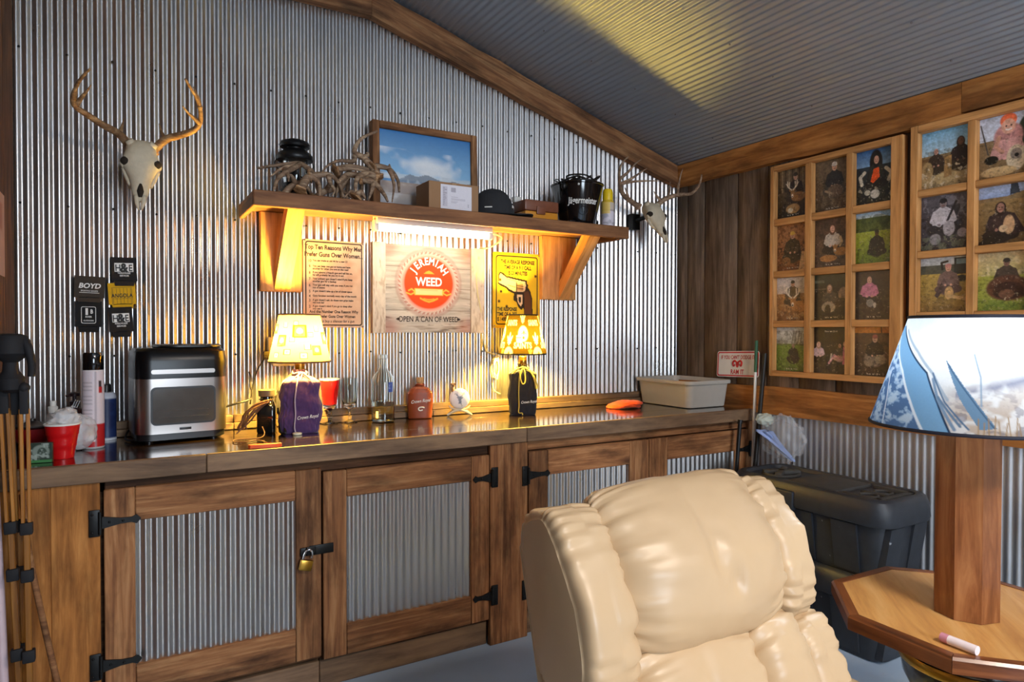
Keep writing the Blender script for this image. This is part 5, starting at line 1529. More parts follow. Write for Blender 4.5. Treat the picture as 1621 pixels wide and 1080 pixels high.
m.canvas(P.a, lambda u, v: bm(-.034 + .012 * u, .052 - .03 * v)); m.build('label', M['print'], t)

c = (1.216, -.085, ZC)
t = thing('flask', 'reddish brown leather covered flask with a cork stopper and white script', 'flask', c)
rotf = -.30
m = MB(Matrix.Translation(c) @ Matrix.Rotation(rotf, 4, 'Z'))
def fl(u, v):
    a = 2 * PI * u; ca, sa = math.cos(a), math.sin(a); e = .7
    ws = np.interp(v, [0, .05, .5, .72, .86, .95, 1], [.050, .0545, .061, .058, .042, .020, .016]); ds = np.interp(v, [0, .05, .5, .72, .86, .95, 1], [.026, .030, .034, .032, .026, .018, .015])
    z = np.interp(v, [0, .05, .5, .72, .86, .95, 1], [0, .002, .085, .122, .142, .152, .158])
    g = 1 + .025 * math.sin(14 * a) * max(0, (v - .6)) * 2
    return (math.copysign(abs(ca) ** e, ca) * ws * g, math.copysign(abs(sa) ** e, sa) * ds * g, float(z))
m.grid(fl, 64, 40, closeu=True); m.add([(-.045, -.022, .0005), (.045, -.022, .0005), (.045, .022, .0005), (-.045, .022, .0005)], [(3, 2, 1, 0)]); bd = m.build('body', M['jug'], t, sharp=None)
m = MB(); script_on(m, 'Crown Royal', c, rotf, .032, .078, .021, .0, .0035, .10)
m.tube([(c[0] + x * math.cos(rotf) + .0365 * math.sin(rotf), c[1] + x * math.sin(rotf) - .0365 * math.cos(rotf), ZC + z) for x, z in ((.018, .052), (.008, .056), (-.006, .054), (-.010, .046), (-.002, .040), (.010, .043))], .003, seg=6, smooth_n=4); m.build('lettering', M['letter_white'], bd)
m = MB(); m.tube([(c[0] + .020 * math.cos(a), c[1] + .018 * math.sin(a), ZC + .158 + .004 * math.sin(2 * a)) for a in np.linspace(0, 2 * PI, 20)[:-1]], .004, closed=True, seg=8); m.build('collar', M['jug'], t)
m = MB(); m.lathe([(.012, .155), (.013, .168), (.0175, .170), (.018, .190), (.016, .193)], c, seg=24); m.build('stopper', M['cork'], t)

c = (1.418, -.095, ZC)
t = thing('ornament', 'round white disc ornament with a deer head on a small crossed-antler stand', 'ornament', c)
ra = -.42; Wo = Matrix.Translation(c) @ Matrix.Rotation(ra, 4, 'Z')
P = Paint(40, 40, '#e9e2e4', 2); P.ell(.5, .5, .5, .5, '#efeaea', soft=.6); g = '#7d8494'
P.poly([(.44, .38), (.56, .38), (.60, .46), (.56, .56), (.60, .9), (.54, .72), (.44, .70), (.44, .56), (.40, .46)], g)
for s_ in (-1, 1): P.line([(.5 + s_ * .05, .38), (.5 + s_ * .15, .30), (.5 + s_ * .20, .18)], .018, g); P.line([(.5 + s_ * .13, .31), (.5 + s_ * .10, .18)], .014, g); P.line([(.5 + s_ * .17, .27), (.5 + s_ * .26, .24)], .012, g); P.ell(.5 + s_ * .10, .42, .05, .02, g)
m = MB(Wo); R0 = .050
def disc(u, v): 
    r = v; a = 2 * PI * u; return (R0 * r * math.cos(a), -.020 * math.sqrt(max(0, 1 - r * r)) - .004, .084 + R0 * r * math.sin(a))
cols = []
nu, nv = 40, 14
for j in range(nv + 1):
    for i in range(nu):
        a = 2 * PI * i / nu; r = j / nv; X = int(np.clip((.5 + .5 * r * math.cos(a)) * 39, 0, 39)); Y = int(np.clip((.5 - .5 * r * math.sin(a)) * 39, 0, 39)); cols.append(tuple(P.a[Y, X]))
m.grid(disc, nu, nv, closeu=True, col=cols, flip=True); m.grid(lambda u, v: (R0 * v * math.cos(2 * PI * u), .012 * math.sqrt(max(0, 1 - v * v)) - .004, .084 + R0 * v * math.sin(2 * PI * u)), 40, 10, closeu=True, col=tuple(H('#e6dfd8'))); m.build('disc', M['print'], t, sharp=None)
m = MB(Wo); m.tube([(-.032, -.004, .118), (-.034, -.004, .140), (-.028, -.004, .150), (-.040, -.004, .152), (-.018, -.004, .156)], [.008, .007, .008, .007, .005], seg=10, smooth_n=4); m.build('loop', M['antler_fresh'], t)
m = MB(Wo)
for s_ in (-1, 1):
    m.tube([(-s_ * .060, -.020, .006), (-s_ * .02, -.014, .026), (s_ * .03, -.010, .034), (s_ * .052, -.004, .050)], [.005, .0065, .006, .003], seg=8, smooth_n=5)
    m.tube([(s_ * .055, .018, .005), (s_ * .03, .01, .026), (s_ * .015, .0, .036)], [.005, .006, .005], seg=8, smooth_n=5)
m.build('antler_stand', M['bone'], t)

# --- orange knit hat and tub
W = Matrix.Translation((2.33, -.235, ZC)) @ Matrix.Rotation(-.35, 4, 'Z')
t = thing('knit_hat', 'bright orange knit hat folded flat on the worktop in front of the grey tub', 'hat', (2.33, -.235, ZC))
def hat(p, d):
    q = Vector((p.x, p.y, max(p.z, -.012)))
    return q * (1 + .10 * noise.noise(d * 2.3) + .05 * noise.noise(d * 6)) + Vector((0, 0, .006 * math.sin(d.x * 3 + 1)))
m = MB(W); m.ball((-.005, 0, .0145), (.092, .062, .024), seg=48, rows=24, fn=lambda p, d: Vector((hat(p, d).x, hat(p, d).y, max(-.0138, hat(p, d).z)))); m.build('body', M['orange_knit'], t, sharp=None)
m = MB(W); m.ball((.045, -.012, .028), (.052, .050, .016), seg=36, rows=18, fn=lambda p, d: p * (1 + .12 * noise.noise(d * 3 + Vector((4, 0, 0))))); m.build('folded_cuff', M['orange_knit'], t, sharp=None)

tx0, tx1, ty0, ty1 = 2.600, 2.885, -.440, -.050
t = thing('plastic_tub', 'grey plastic wash tub at the right end of the worktop', 'tub', ((tx0 + tx1) / 2, (ty0 + ty1) / 2, ZC))
cx, cy, w_, d_ = (tx0 + tx1) / 2, (ty0 + ty1) / 2, tx1 - tx0, ty1 - ty0
m = MB(); R = lambda g, z, r: round_ring(cx, cy, w_ + g, d_ + g, z, r)
m.ring_loft([R(-.02, ZC, .03), R(0, ZC + .004, .035), R(.030, ZC + .138, .04), R(.026, ZC + .138, .04), R(-.004, ZC + .008, .034), R(-.03, ZC + .005, .03)]); m.build('body', M['tub'], t)
m = MB(); m.ring_loft([R(.030, ZC + .128, .04), R(.052, ZC + .128, .045), R(.056, ZC + .140, .048), R(.050, ZC + .147, .045), R(.030, ZC + .147, .04), R(.026, ZC + .135, .04)], cap0=False, cap1=False); m.build('rim', M['tub'], t)

# --- novelty plate on the ledge
xp = 2.905
Wl = Matrix.Translation((xp - .004, 0, 1.047)) @ Matrix.Rotation(math.radians(5), 4, 'Y') @ Matrix.Rotation(math.radians(-2), 4, 'X')
t = thing('novelty_plate', 'white and red license plate with a ram head leaning in the corner above the tub', 'sign', (xp, -.49, 1.037))
fp = lambda a, q, d: (-d, -a, q)       # a runs to the right seen from the room
y0, y1 = .352, .640
m = MB(Wl); m.prism(rrect(y0, y1, 0.0, .142, .014), fp, .000, .002); m.build('panel', M['white'], t)
m = MB(Wl); band(m, rrect(y0 + .004, y1 - .004, .004, .138, .012), rrect(y0 + .011, y1 - .011, .011, .131, .008), fp, .0026); m.build('border_line', M['letter_red'], t)
m = MB(Wl); yc = (y0 + y1) / 2
m.text("IF YOU CAN'T DODGE IT", .030, lambda x, z: fp(yc + x, .098 + z, .0028), sx=.68, bold=.02); m.text('RAM IT', .036, lambda x, z: fp(yc + x, .016 + z, .0028), sx=.8, bold=.02); m.build('lettering', M['letter_red'], t)
m = MB(Wl); zc_ = .072
m.prism([(yc - .009, zc_ + .012), (yc + .009, zc_ + .012), (yc + .012, zc_ - .002), (yc + .006, zc_ - .018), (yc, zc_ - .021), (yc - .006, zc_ - .018), (yc - .012, zc_ - .002)], fp, .0022, .0032)
for s_ in (-1, 1): m.tube([fp(yc + s_ * .007, zc_ + .010, .003), fp(yc + s_ * .020, zc_ + .017, .003), fp(yc + s_ * .030, zc_ + .006, .003), fp(yc + s_ * .027, zc_ - .011, .003), fp(yc + s_ * .018, zc_ - .010, .003), fp(yc + s_ * .020, zc_ + .0, .003)], [.0045, .005, .005, .004, .003, .002], seg=8, smooth_n=4)
m.build('ram_head', M['letter_red'], t)

# --- outlets and loose cords on the back wall
t = thing('power_strip', 'white outlet strip on the wall behind the square-patterned lamp', 'outlet', (.60, -.02, 1.16))
m = MB(); m.box(.56, .70, -.034, -.005, 1.160, 1.200, bev=.006); m.build('body', M['cream'], t)
m = MB(); m.box(.585, .600, -.0355, -.033, 1.172, 1.188, bev=.001); m.box(.635, .650, -.0355, -.033, 1.172, 1.188, bev=.001); m.build('socket_holes', M['black'], t)
m = MB(); m.box(.542, .57, -.030, -.005, 1.212, 1.285, bev=.004); tag(m.build('wall_outlet', M['cream']), 'cream outlet cover just left of the square-patterned lampshade', 'outlet')
m = MB(); m.box(.520, .548, -.042, -.0315, 1.19, 1.225, bev=.004); m.tube([(.53, -.036, 1.20), (.50, -.03, 1.15), (.48, -.025, 1.08), (.47, -.02, 1.0)], .003, seg=8, smooth_n=5); tag(m.build('plug', M['cable']), 'black plug with a hanging cord beside the cream outlet cover', 'plug')
m = MB(); pts = []
for k in range(26):
    a = k * 1.25; pts.append((1.655 + .018 * math.cos(a), -.028 - .012 * math.sin(a * .5), 1.135 + .048 * math.sin(a) - .0009 * k))
m.tube(pts, .0035, seg=6, smooth_n=5); m.tube([(1.645, -.02, 1.10), (1.640, -.02, 1.05), (1.65, -.02, 1.01), (1.675, -.04, .99)], .003, seg=6, smooth_n=5)
tag(m.build('extension_cable', M['cable_pale']), 'pale cord coiled on the wall left of the brown football-team lamp', 'cord')

# ------------------------------------------------------------------ photo grids on the right wall
XF = 2.878        # front of the frames


def grid_frame(label, ys, zs, sw, cat='photo frame'):
    """Pale wood grid; ys/zs are the edges of the openings, sw the outer border."""
    ya, yb = ys[0][0] + sw[0], ys[-1][1] - sw[1]; za, zb_ = zs[-1][0] - sw[2], zs[0][1] + sw[3]
    t = thing('collage_frame', label, cat, (XF + .02, (ya + yb) / 2, za), group='photo grid frames on the right wall')
    m = MB(); m.board(XF + .040, XW - .001, yb + .004, ya - .004, za + .004, zb_ - .004, axis=2); m.build('back_board', M['barn_dark'], t)
    for b_ in ((ys[0][0], ya, za, zb_), (yb, ys[-1][1], za, zb_), (ys[-1][1], ys[0][0], zs[0][1], zb_), (ys[-1][1], ys[0][0], za, zs[-1][0])):
        m = MB(); m.board(XF, XF + .040, b_[0], b_[1], b_[2], b_[3], tone=.58, bev=.002); m.build('border', M['pine'], t)
    for k in range(len(ys) - 1):
        m = MB(); m.board(XF + .002, XF + .040, ys[k + 1][0], ys[k][1], zs[-1][0], zs[0][1], tone=.55, bev=.002); m.build('divider', M['pine'], t)
    for k in range(len(zs) - 1):
        for y in ys:
            m = MB(); m.board(XF + .004, XF + .040, y[1], y[0], zs[k + 1][1], zs[k][0], tone=.55, bev=.002); m.build('divider', M['pine'], t)
    return t


def photo(label, y, z, P, group):
    P.noise(.38, 17, 24); P.noise(.32, 40, 58); P.blotch('#14100c', .62, 20, 28, .3, 1, .45, .06); P.blotch('#cdbfa8', .70, 26, 36, .35, 1, .35, .05); P.a = P.a * .92
    m = MB()
    y0, y1 = y[0] - .001, y[1] + .001; z0, z1 = z[0] + .001, z[1] - .001
    m.canvas(P.a, lambda u, v: (XF + .0325, y0 + (y1 - y0) * u, z1 - (z1 - z0) * v))
    m.box(XF + .033, XF + .039, y1, y0, z0, z1, smooth=False, col=(.5, .48, .45))
    o = m.build('photo_print', M['photo'], sharp=30)
    return tag(o, label, 'photo', group)


def man(P, x, y, s, coat, face='#c99a7e', hat=None, legs='#3a2e24', hair=None, arms=True):
    """Seated or kneeling hunter painted on a print: head at (x, y), body size s."""
    P.ell(x, y + s * .62, s * .46, s * .40, legs); P.ell(x - s * .34, y + s * .78, s * .22, s * .14, legs); P.ell(x + s * .34, y + s * .78, s * .22, s * .14, legs)
    P.poly([(x - s * .11, y + s * .10), (x + s * .11, y + s * .10), (x + s * .30, y + s * .22), (x + s * .36, y + s * .62), (x - s * .36, y + s * .62), (x - s * .30, y + s * .22)], coat)
    if arms:
        P.line([(x - s * .28, y + s * .25), (x - s * .38, y + s * .5), (x - s * .12, y + s * .62)], s * .055, coat); P.line([(x + s * .28, y + s * .25), (x + s * .38, y + s * .5), (x + s * .12, y + s * .62)], s * .055, coat)
        P.ell(x - s * .12, y + s * .62, s * .05, s * .04, face); P.ell(x + s * .12, y + s * .62, s * .05, s * .04, face)
    if hair: P.ell(x, y + s * .03, s * .17, s * .20, hair)
    P.ell(x, y, s * .115, s * .135, face)
    P.ell(x - s * .04, y - s * .01, s * .018, s * .014, '#3a2820'); P.ell(x + s * .04, y - s * .01, s * .018, s * .014, '#3a2820'); P.line([(x - s * .04, y + s * .06), (x + s * .04, y + s * .06)], s * .012, '#7a4a3c')
    if hat: P.ell(x, y - s * .085, s * .125, s * .075, hat); P.ell(x, y - s * .05, s * .145, s * .025, hat)


def buck(P, x, y, s, col='#9a7448', ant='#e2d2b4', flip=1, rack=True):
    P.ell(x + flip * s * .35, y + s * .16, s * .42, s * .18, col); P.poly([(x - s * .08, y - s * .10), (x + s * .10, y - s * .10), (x + s * .28 * flip, y + s * .15), (x - s * .02, y + s * .22)], col)
    P.ell(x, y, s * .10, s * .17, col); P.ell(x, y + s * .10, s * .06, s * .07, '#e6d8c4'); P.ell(x, y + s * .13, s * .035, s * .025, '#201410')
    for q in (-1, 1):
        P.ell(x + q * s * .14, y - s * .10, s * .07, s * .03, col, rot=q * -.5)
        if rack:
            P.line([(x + q * s * .05, y - s * .12), (x + q * s * .26, y - s * .26), (x + q * s * .28, y - s * .46)], s * .022, ant)
            P.line([(x + q * s * .18, y - s * .21), (x + q * s * .16, y - s * .42)], s * .017, ant); P.line([(x + q * s * .26, y - s * .28), (x + q * s * .36, y - s * .38)], s * .015, ant)


def camo(P, c1_, y0=0, y1=1, th=.55, n=14, al=.6): P.blotch(c1_, th, n, n, y0, y1, al, .05)
def caption(P, s='Good hunt 2014', y=.955): P.text(s, .5, y, .042, '#d8cfc0', sx=.9, bold=.01)


PW, PH = 84, 122
pics = []
P = Paint(PW, PH, '#2a2118', 21); P.vgrad('#6e5a40', '#241b12', 0, 1)
for k in range(9): P.line([(.04 + .11 * k, 0), (.05 + .11 * k, .45)], .015, '#8c7a5c' if k % 2 else '#3a2c1c', .8)
camo(P, '#151009', .35, 1); man(P, .58, .17, .55, '#2c2018', hat='#3a2c1e'); buck(P, .48, .50, .55, '#8a6438'); P.ell(.5, .82, .22, .10, '#b08a58'); P.ell(.42, .85, .08, .05, '#e0d0b0'); P.noise(.3, 24, 30); caption(P)
pics.append(('photo of a hunter in dark woods, top left print of smaller grid', P))
P = Paint(PW, PH, '#5e4c38', 22); P.vgrad('#6e5c46', '#4a3a2a'); camo(P, '#7c6a50', 0, 1, .52, 10); man(P, .56, .15, .60, '#2b2a2a', hat='#d8d2c8', legs='#4a4238'); P.ell(.58, .62, .22, .12, '#6a5644'); P.line([(.30, .6), (.5, .66)], .02, '#9a8468'); P.noise(.3, 24, 30); caption(P)
pics.append(('brownish photo of person in white cap, top middle of smaller grid', P))
P = Paint(PW, PH, '#24303c', 23); P.vgrad('#2f62a0', '#7aa0c8', 0, .30); P.vgrad('#26323c', '#1c1a14', .30, 1); camo(P, '#3c3a26', .5, 1, .5, 12); P.ell(.52, .25, .17, .24, '#17100c'); man(P, .53, .20, .55, '#2a2a24', hair='#17100c', face='#d0a088', arms=False, legs='#1e1a14')
P.poly([(.46, .36), (.60, .34), (.62, .52), (.44, .62), (.38, .58)], '#f05a1a'); P.line([(.15, .62), (.10, .48), (.22, .40)], .03, '#d8cdb8'); P.line([(.85, .60), (.92, .48), (.78, .38)], .03, '#d8cdb8'); camo(P, '#b0a890', .62, .95, .6, 14, .7); P.ell(.5, .82, .12, .08, '#d8d4c8'); P.ell(.30, .78, .08, .05, '#c0b8a4'); P.noise(.2, 24, 30)
pics.append(('photo of dark haired person in orange vest with antlers, smaller grid', P))
P = Paint(PW, PH, '#8c5f38', 24); P.vgrad('#b07c50', '#7a4a28'); camo(P, '#5a3418', 0, 1, .55, 16); man(P, .50, .24, .60, '#4a3a22', hat='#d0a84a', legs='#3c2e1c'); camo(P, '#241a10', .35, .9, .6, 14, .6); P.poly([(.72, .92), (.80, .60), (.90, .62), (1, .9), (.9, 1), (.7, 1)], '#d8b080'); P.ell(.3, .80, .14, .10, '#8a6038'); P.noise(.25, 24, 30); caption(P)
pics.append(('warm toned photo of hunter in tan cap, second row left, smaller grid', P))
P = Paint(PW, PH, '#4c3a2e', 25); camo(P, '#6a5240', 0, 1, .5, 10); man(P, .52, .22, .55, '#c8bcae', face='#d8a890', hair='#6a4a34', legs='#2a1e18'); buck(P, .60, .62, .48, '#a8763e', rack=False); P.ell(.40, .82, .25, .07, '#b07c46'); P.line([(.75, .40), (.80, .5), (.74, .58)], .02, '#c8b088'); P.noise(.28, 24, 30); caption(P)
pics.append(('photo of pale shirted youngster behind a deer, second row middle, smaller grid', P))
P = Paint(PW, PH, '#7a8a34', 26); P.vgrad('#9cc0e0', '#c8d8e0', 0, .10); P.vgrad('#4c5a2c', '#5e6a30', .10, .38); camo(P, '#31401c', .05, .38, .5, 10); P.vgrad('#a0a83a', '#5c7424', .38, 1); P.poly([(.55, 0), (1, 0), (1, .14), (.8, .10)], '#8ab4e0'); man(P, .56, .42, .46, '#26241c', face='#4a3a2c', hat='#2e2a20', legs='#241f18'); camo(P, '#39461a', .7, 1, .55, 16); P.noise(.25, 26, 30)
pics.append(('bright green field photo with dark figure, second row right, smaller grid', P))
P = Paint(PW, PH, '#a07450', 27); P.vgrad('#d8d4d4', '#c8b4a0', 0, .38); P.vgrad('#a07448', '#7c5430', .38, 1); camo(P, '#c49a6a', .4, 1, .56, 14); man(P, .52, .15, .52, '#5a4a34', hat='#3a3428', legs='#4a3a28'); buck(P, .52, .56, .70, '#b07c48', '#e8dcc4'); P.noise(.25, 24, 30); caption(P)
pics.append(('photo of hunter holding antlered buck, third row left, smaller grid', P))
P = Paint(PW, PH, '#2c2a22', 28); P.vgrad('#3c4438', '#26221a', 0, .4); P.rect(0, .12, .3, .18, '#7c8878', .5); P.rect(0, .3, .35, .33, '#8a8474', .4); man(P, .45, .30, .50, '#4c463a', face='#c0a088', hair='#8a6a48'); P.ell(.42, .72, .2, .12, '#a09078'); P.ell(.40, .78, .09, .12, '#211a14'); P.ell(.85, .45, .14, .16, '#a08872', al=.8); P.ell(.80, .62, .16, .10, '#3c3024'); P.noise(.3, 24, 30); caption(P)
pics.append(('dim photo of person behind pale antlers, third row middle, smaller grid', P))
P = Paint(PW, PH, '#3c332a', 29); P.vgrad('#453a32', '#352c24'); camo(P, '#4c4434', .5, 1, .5, 12); man(P, .38, .18, .54, '#c07890', face='#d0a088', legs='#2c2824'); P.ell(.40, .66, .10, .08, '#8a8478'); P.ell(.52, .70, .04, .06, '#c8b8a0'); P.noise(.2, 24, 30); caption(P)
pics.append(('dark photo of seated person in pink hoodie, smaller grid', P))
P = Paint(PW, PH, '#6a7c34', 30); P.vgrad('#d0d4d4', '#a8a89c', 0, .38); camo(P, '#6c6656', .08, .42, .48, 12)
for k in range(6): P.line([(.5 + .09 * k, .42), (.56 + .09 * k, .08)], .008, '#5a5446', .8)
P.vgrad('#6c8434', '#56682a', .42, 1); man(P, .55, .42, .38, '#25221c', face='#9a8068', legs='#221c18'); P.ell(.56, .74, .19, .10, '#2c2018'); camo(P, '#7c9440', .6, 1, .56, 14, .5); P.noise(.2, 24, 30); caption(P, y=.965)
pics.append(('green meadow photo with bare trees, bottom left print of smaller grid', P))
P = Paint(PW, PH, '#2a241c', 31); P.vgrad('#2a261e', '#3a3026'); camo(P, '#4a4030', .6, 1, .5, 14); man(P, .14, .38, .40, '#d8b8b8', face='#e0b8a4', hair='#b08868', legs='#1e1a16'); man(P, .76, .40, .34, '#4a4238', face='#c8a088', legs='#caa090'); P.poly([(.86, .42), (.98, .42), (1, .80), (.84, .80)], '#e08aa0'); P.ell(.92, .36, .06, .06, '#d8a890'); P.line([(.45, .78), (.60, .60), (.8, .70)], .02, '#d8a0a0'); P.line([(.5, .7), (.52, .58)], .014, '#d8c8b4'); P.noise(.25, 24, 30); caption(P, y=.10)
pics.append(('dark photo of three children, bottom middle print of smaller grid', P))
P = Paint(PW, PH, '#3c3026', 32); P.vgrad('#d8944a', '#c47c34', 0, .12); P.line([(.70, 0), (.72, .16)], .012, '#3a2c20'); P.vgrad('#5c4836', '#362c24', .12, 1); man(P, .54, .24, .56, '#2a2622', face='#c49a80', hat='#9a5a50', legs='#7c6c5c'); P.ell(.40, .74, .14, .07, '#8a7a66'); P.ell(.68, .66, .13, .10, '#94866f'); camo(P, '#1c1814', .6, .85, .6, 12); P.noise(.2, 24, 30); caption(P, y=.97)
pics.append(('photo of capped person under orange sunset sky, bottom right, smaller grid', P))

y1s = [(-.742, -.923), (-.958, -1.137), (-1.168, -1.345)]
z1s = [(1.885, 2.130), (1.620, 1.851), (1.368, 1.586), (1.114, 1.335)]
grid_frame('smaller wooden grid of twelve photos on the plank wall above black totes', y1s, z1s, (.020, .050, .028, .026))
for i, (lab, P) in enumerate(pics):
    photo(lab, y1s[i % 3], z1s[i // 3], P, 'hunting photos in the smaller grid')

QW, QH = 92, 120
q = []
P = Paint(QW, QH, '#8a7450', 41); P.vgrad('#7ab4dc', '#b8d4e4', 0, .42); camo(P, '#6a6a5c', .34, .48, .5, 10); P.vgrad('#7a5c3c', '#a08458', .46, .75); P.vgrad('#c0a878', '#a89068', .75, 1); man(P, .30, .36, .40, '#3a2c24', face='#d09a84'); man(P, .80, .26, .50, '#2a2024', face='#6a4a3c', hair='#2a1c18'); P.poly([(.48, .48), (.62, .46), (.62, .82), (.46, .84)], '#a07c4c'); P.ell(.12, .68, .12, .16, '#a88c60'); camo(P, '#e0d2b4', .6, 1, .62, 14, .7); P.noise(.22, 26, 30)
q.append(('blue sky photo of two seated hunters, top left of larger grid', P))
P = Paint(QW, QH, '#a88c70', 42); P.vgrad('#c8d0e4', '#d0d4e0', 0, .38); P.vgrad('#8a7050', '#7c6444', .38, 1); P.line([(.02, .1), (.16, .6)], .01, '#4a4440'); P.ell(.85, .30, .16, .22, '#3c4438'); P.ell(.52, .36, .26, .22, '#c88c88'); P.poly([(.30, .40), (.74, .40), (.82, .64), (.62, .74), (.18, .70), (.22, .55)], '#d09a94'); P.ell(.52, .10, .15, .11, '#f0744a'); P.ell(.52, .20, .125, .12, '#e0a890'); P.ell(.48, .19, .016, .014, '#3a2820'); P.ell(.57, .19, .016, .014, '#3a2820'); P.line([(.48, .245), (.52, .258), (.57, .245)], .012, '#f6e8e0'); P.ell(.22, .70, .13, .07, '#15130f')
P.line([(.35, .35), (.30, .50), (.42, .60)], .03, '#c8927c'); P.line([(.72, .62), (.95, .50), (1, .36)], .025, '#d8c4a0'); P.ell(.66, .72, .17, .20, '#d8c4a4'); P.ell(.66, .66, .10, .09, '#8a7c70'); P.ell(.67, .68, .04, .03, '#1c1614'); P.ell(.35, .90, .32, .08, '#c8a878'); P.noise(.15, 26, 30)
q.append(('photo of person in orange beanie and pink coat, larger grid', P))
P = Paint(QW, QH, '#4c4a54', 43); P.vgrad('#5a5862', '#34323a'); camo(P, '#8a8894', 0, .45, .55, 12); camo(P, '#1e1c20', .2, 1, .55, 12); man(P, .46, .16, .62, '#c8c4cc', face='#8a7c80', hat='#1e1c20', legs='#2c2a30'); P.line([(.72, .15), (.55, .48)], .02, '#28262c'); P.ell(.58, .62, .12, .14, '#a8a4ac'); P.ell(.30, .80, .12, .10, '#8c8a90'); P.ell(.85, .72, .10, .08, '#98949c'); camo(P, '#6c7460', .75, 1, .5, 14); P.noise(.25, 26, 30)
q.append(('greyish photo of hunter in pale camouflage, second row of larger grid', P))
P = Paint(QW, QH, '#8a7050', 44); P.vgrad('#b8c8e8', '#90a4cc', 0, .20); P.poly([(0, .26), (.5, .20), (1, .10), (1, .3), (0, .32)], '#8a7452'); P.poly([(.58, .0), (.70, .0), (.74, .16), (.56, .18)], '#3c4450'); P.vgrad('#94784e', '#6c5434', .26, 1); man(P, .40, .38, .60, '#3c2c2c', face='#a87c6c', hair='#2c1c18', legs='#2a201c'); P.poly([(.5, .45), (.65, .5), (.85, .82), (.6, .85)], '#3a2a2a'); P.ell(.55, .68, .10, .16, '#c8a078'); P.ell(.45, .74, .08, .06, '#d8b890'); P.poly([(0, .95), (.3, .78), (.5, .9), (.3, 1), (0, 1)], '#241c16'); P.noise(.2, 26, 30)
q.append(('photo of long haired person bending over deer on brown slope, larger grid', P))
P = Paint(QW, QH, '#a8904c', 45); P.vgrad('#d0d4d8', '#b4b8b8', 0, .14); P.vgrad('#4c5048', '#54564a', .14, .30); P.vgrad('#b89c50', '#8c7040', .30, 1); P.rect(.70, .02, 1, .32, '#2c3438'); P.rect(.74, .05, 1, .14, '#7c98a4'); P.ell(.85, .40, .12, .06, '#1c2022'); P.line([(.46, .22), (.44, .10), (.56, .08)], .02, '#201c1c'); man(P, .58, .20, .50, '#7a6460', face='#dca890', hat='#c88a84', legs='#5a4646'); P.poly([(.30, .70), (.45, .45), (.5, .6), (.36, .75)], '#4c3c40'); P.ell(.60, .66, .09, .12, '#d0a870'); P.line([(.62, .72), (.95, .78)], .03, '#d8b480'); camo(P, '#7a6038', .75, 1, .5, 14); P.noise(.18, 26, 30)
q.append(('photo of child with deer by a vehicle, just above blue-white lampshade', P))
P = Paint(QW, QH, '#a8a05c', 46); P.vgrad('#d0b88c', '#b4a868', 0, .40); camo(P, '#d8c89c', 0, .4, .5, 12); P.vgrad('#a8a84c', '#7c8c3c', .40, 1); man(P, .52, .18, .50, '#4a4038', face='#7a5c50', hat='#3a3430'); P.ell(.55, .62, .40, .22, '#5c3a2c'); P.ell(.55, .66, .28, .15, '#3a2420'); P.ell(.52, .72, .14, .08, '#6c4c3c'); P.ell(.97, .60, .10, .12, '#3a2c28'); camo(P, '#d8ccb0', .70, .85, .64, 14, .6); camo(P, '#5c7430', .82, 1, .5, 12); P.noise(.18, 26, 30)
q.append(('photo of hunter behind a spread turkey, third row of larger grid', P))
y2s = [(-1.458, -1.648), (-1.677, -1.868), (-1.898, -2.088)]
z2s = [(1.905, 2.143), (1.650, 1.876), (1.396, 1.620), (1.140, 1.366)]
grid_frame('larger wooden photo grid at the right edge, partly behind blue-white lampshade', y2s, z2s, (.030, .030, .028, .032))
for i, (lab, P) in enumerate(q):
    photo(lab, y2s[i % 2], z2s[i // 2], P, 'hunting photos in the larger grid')

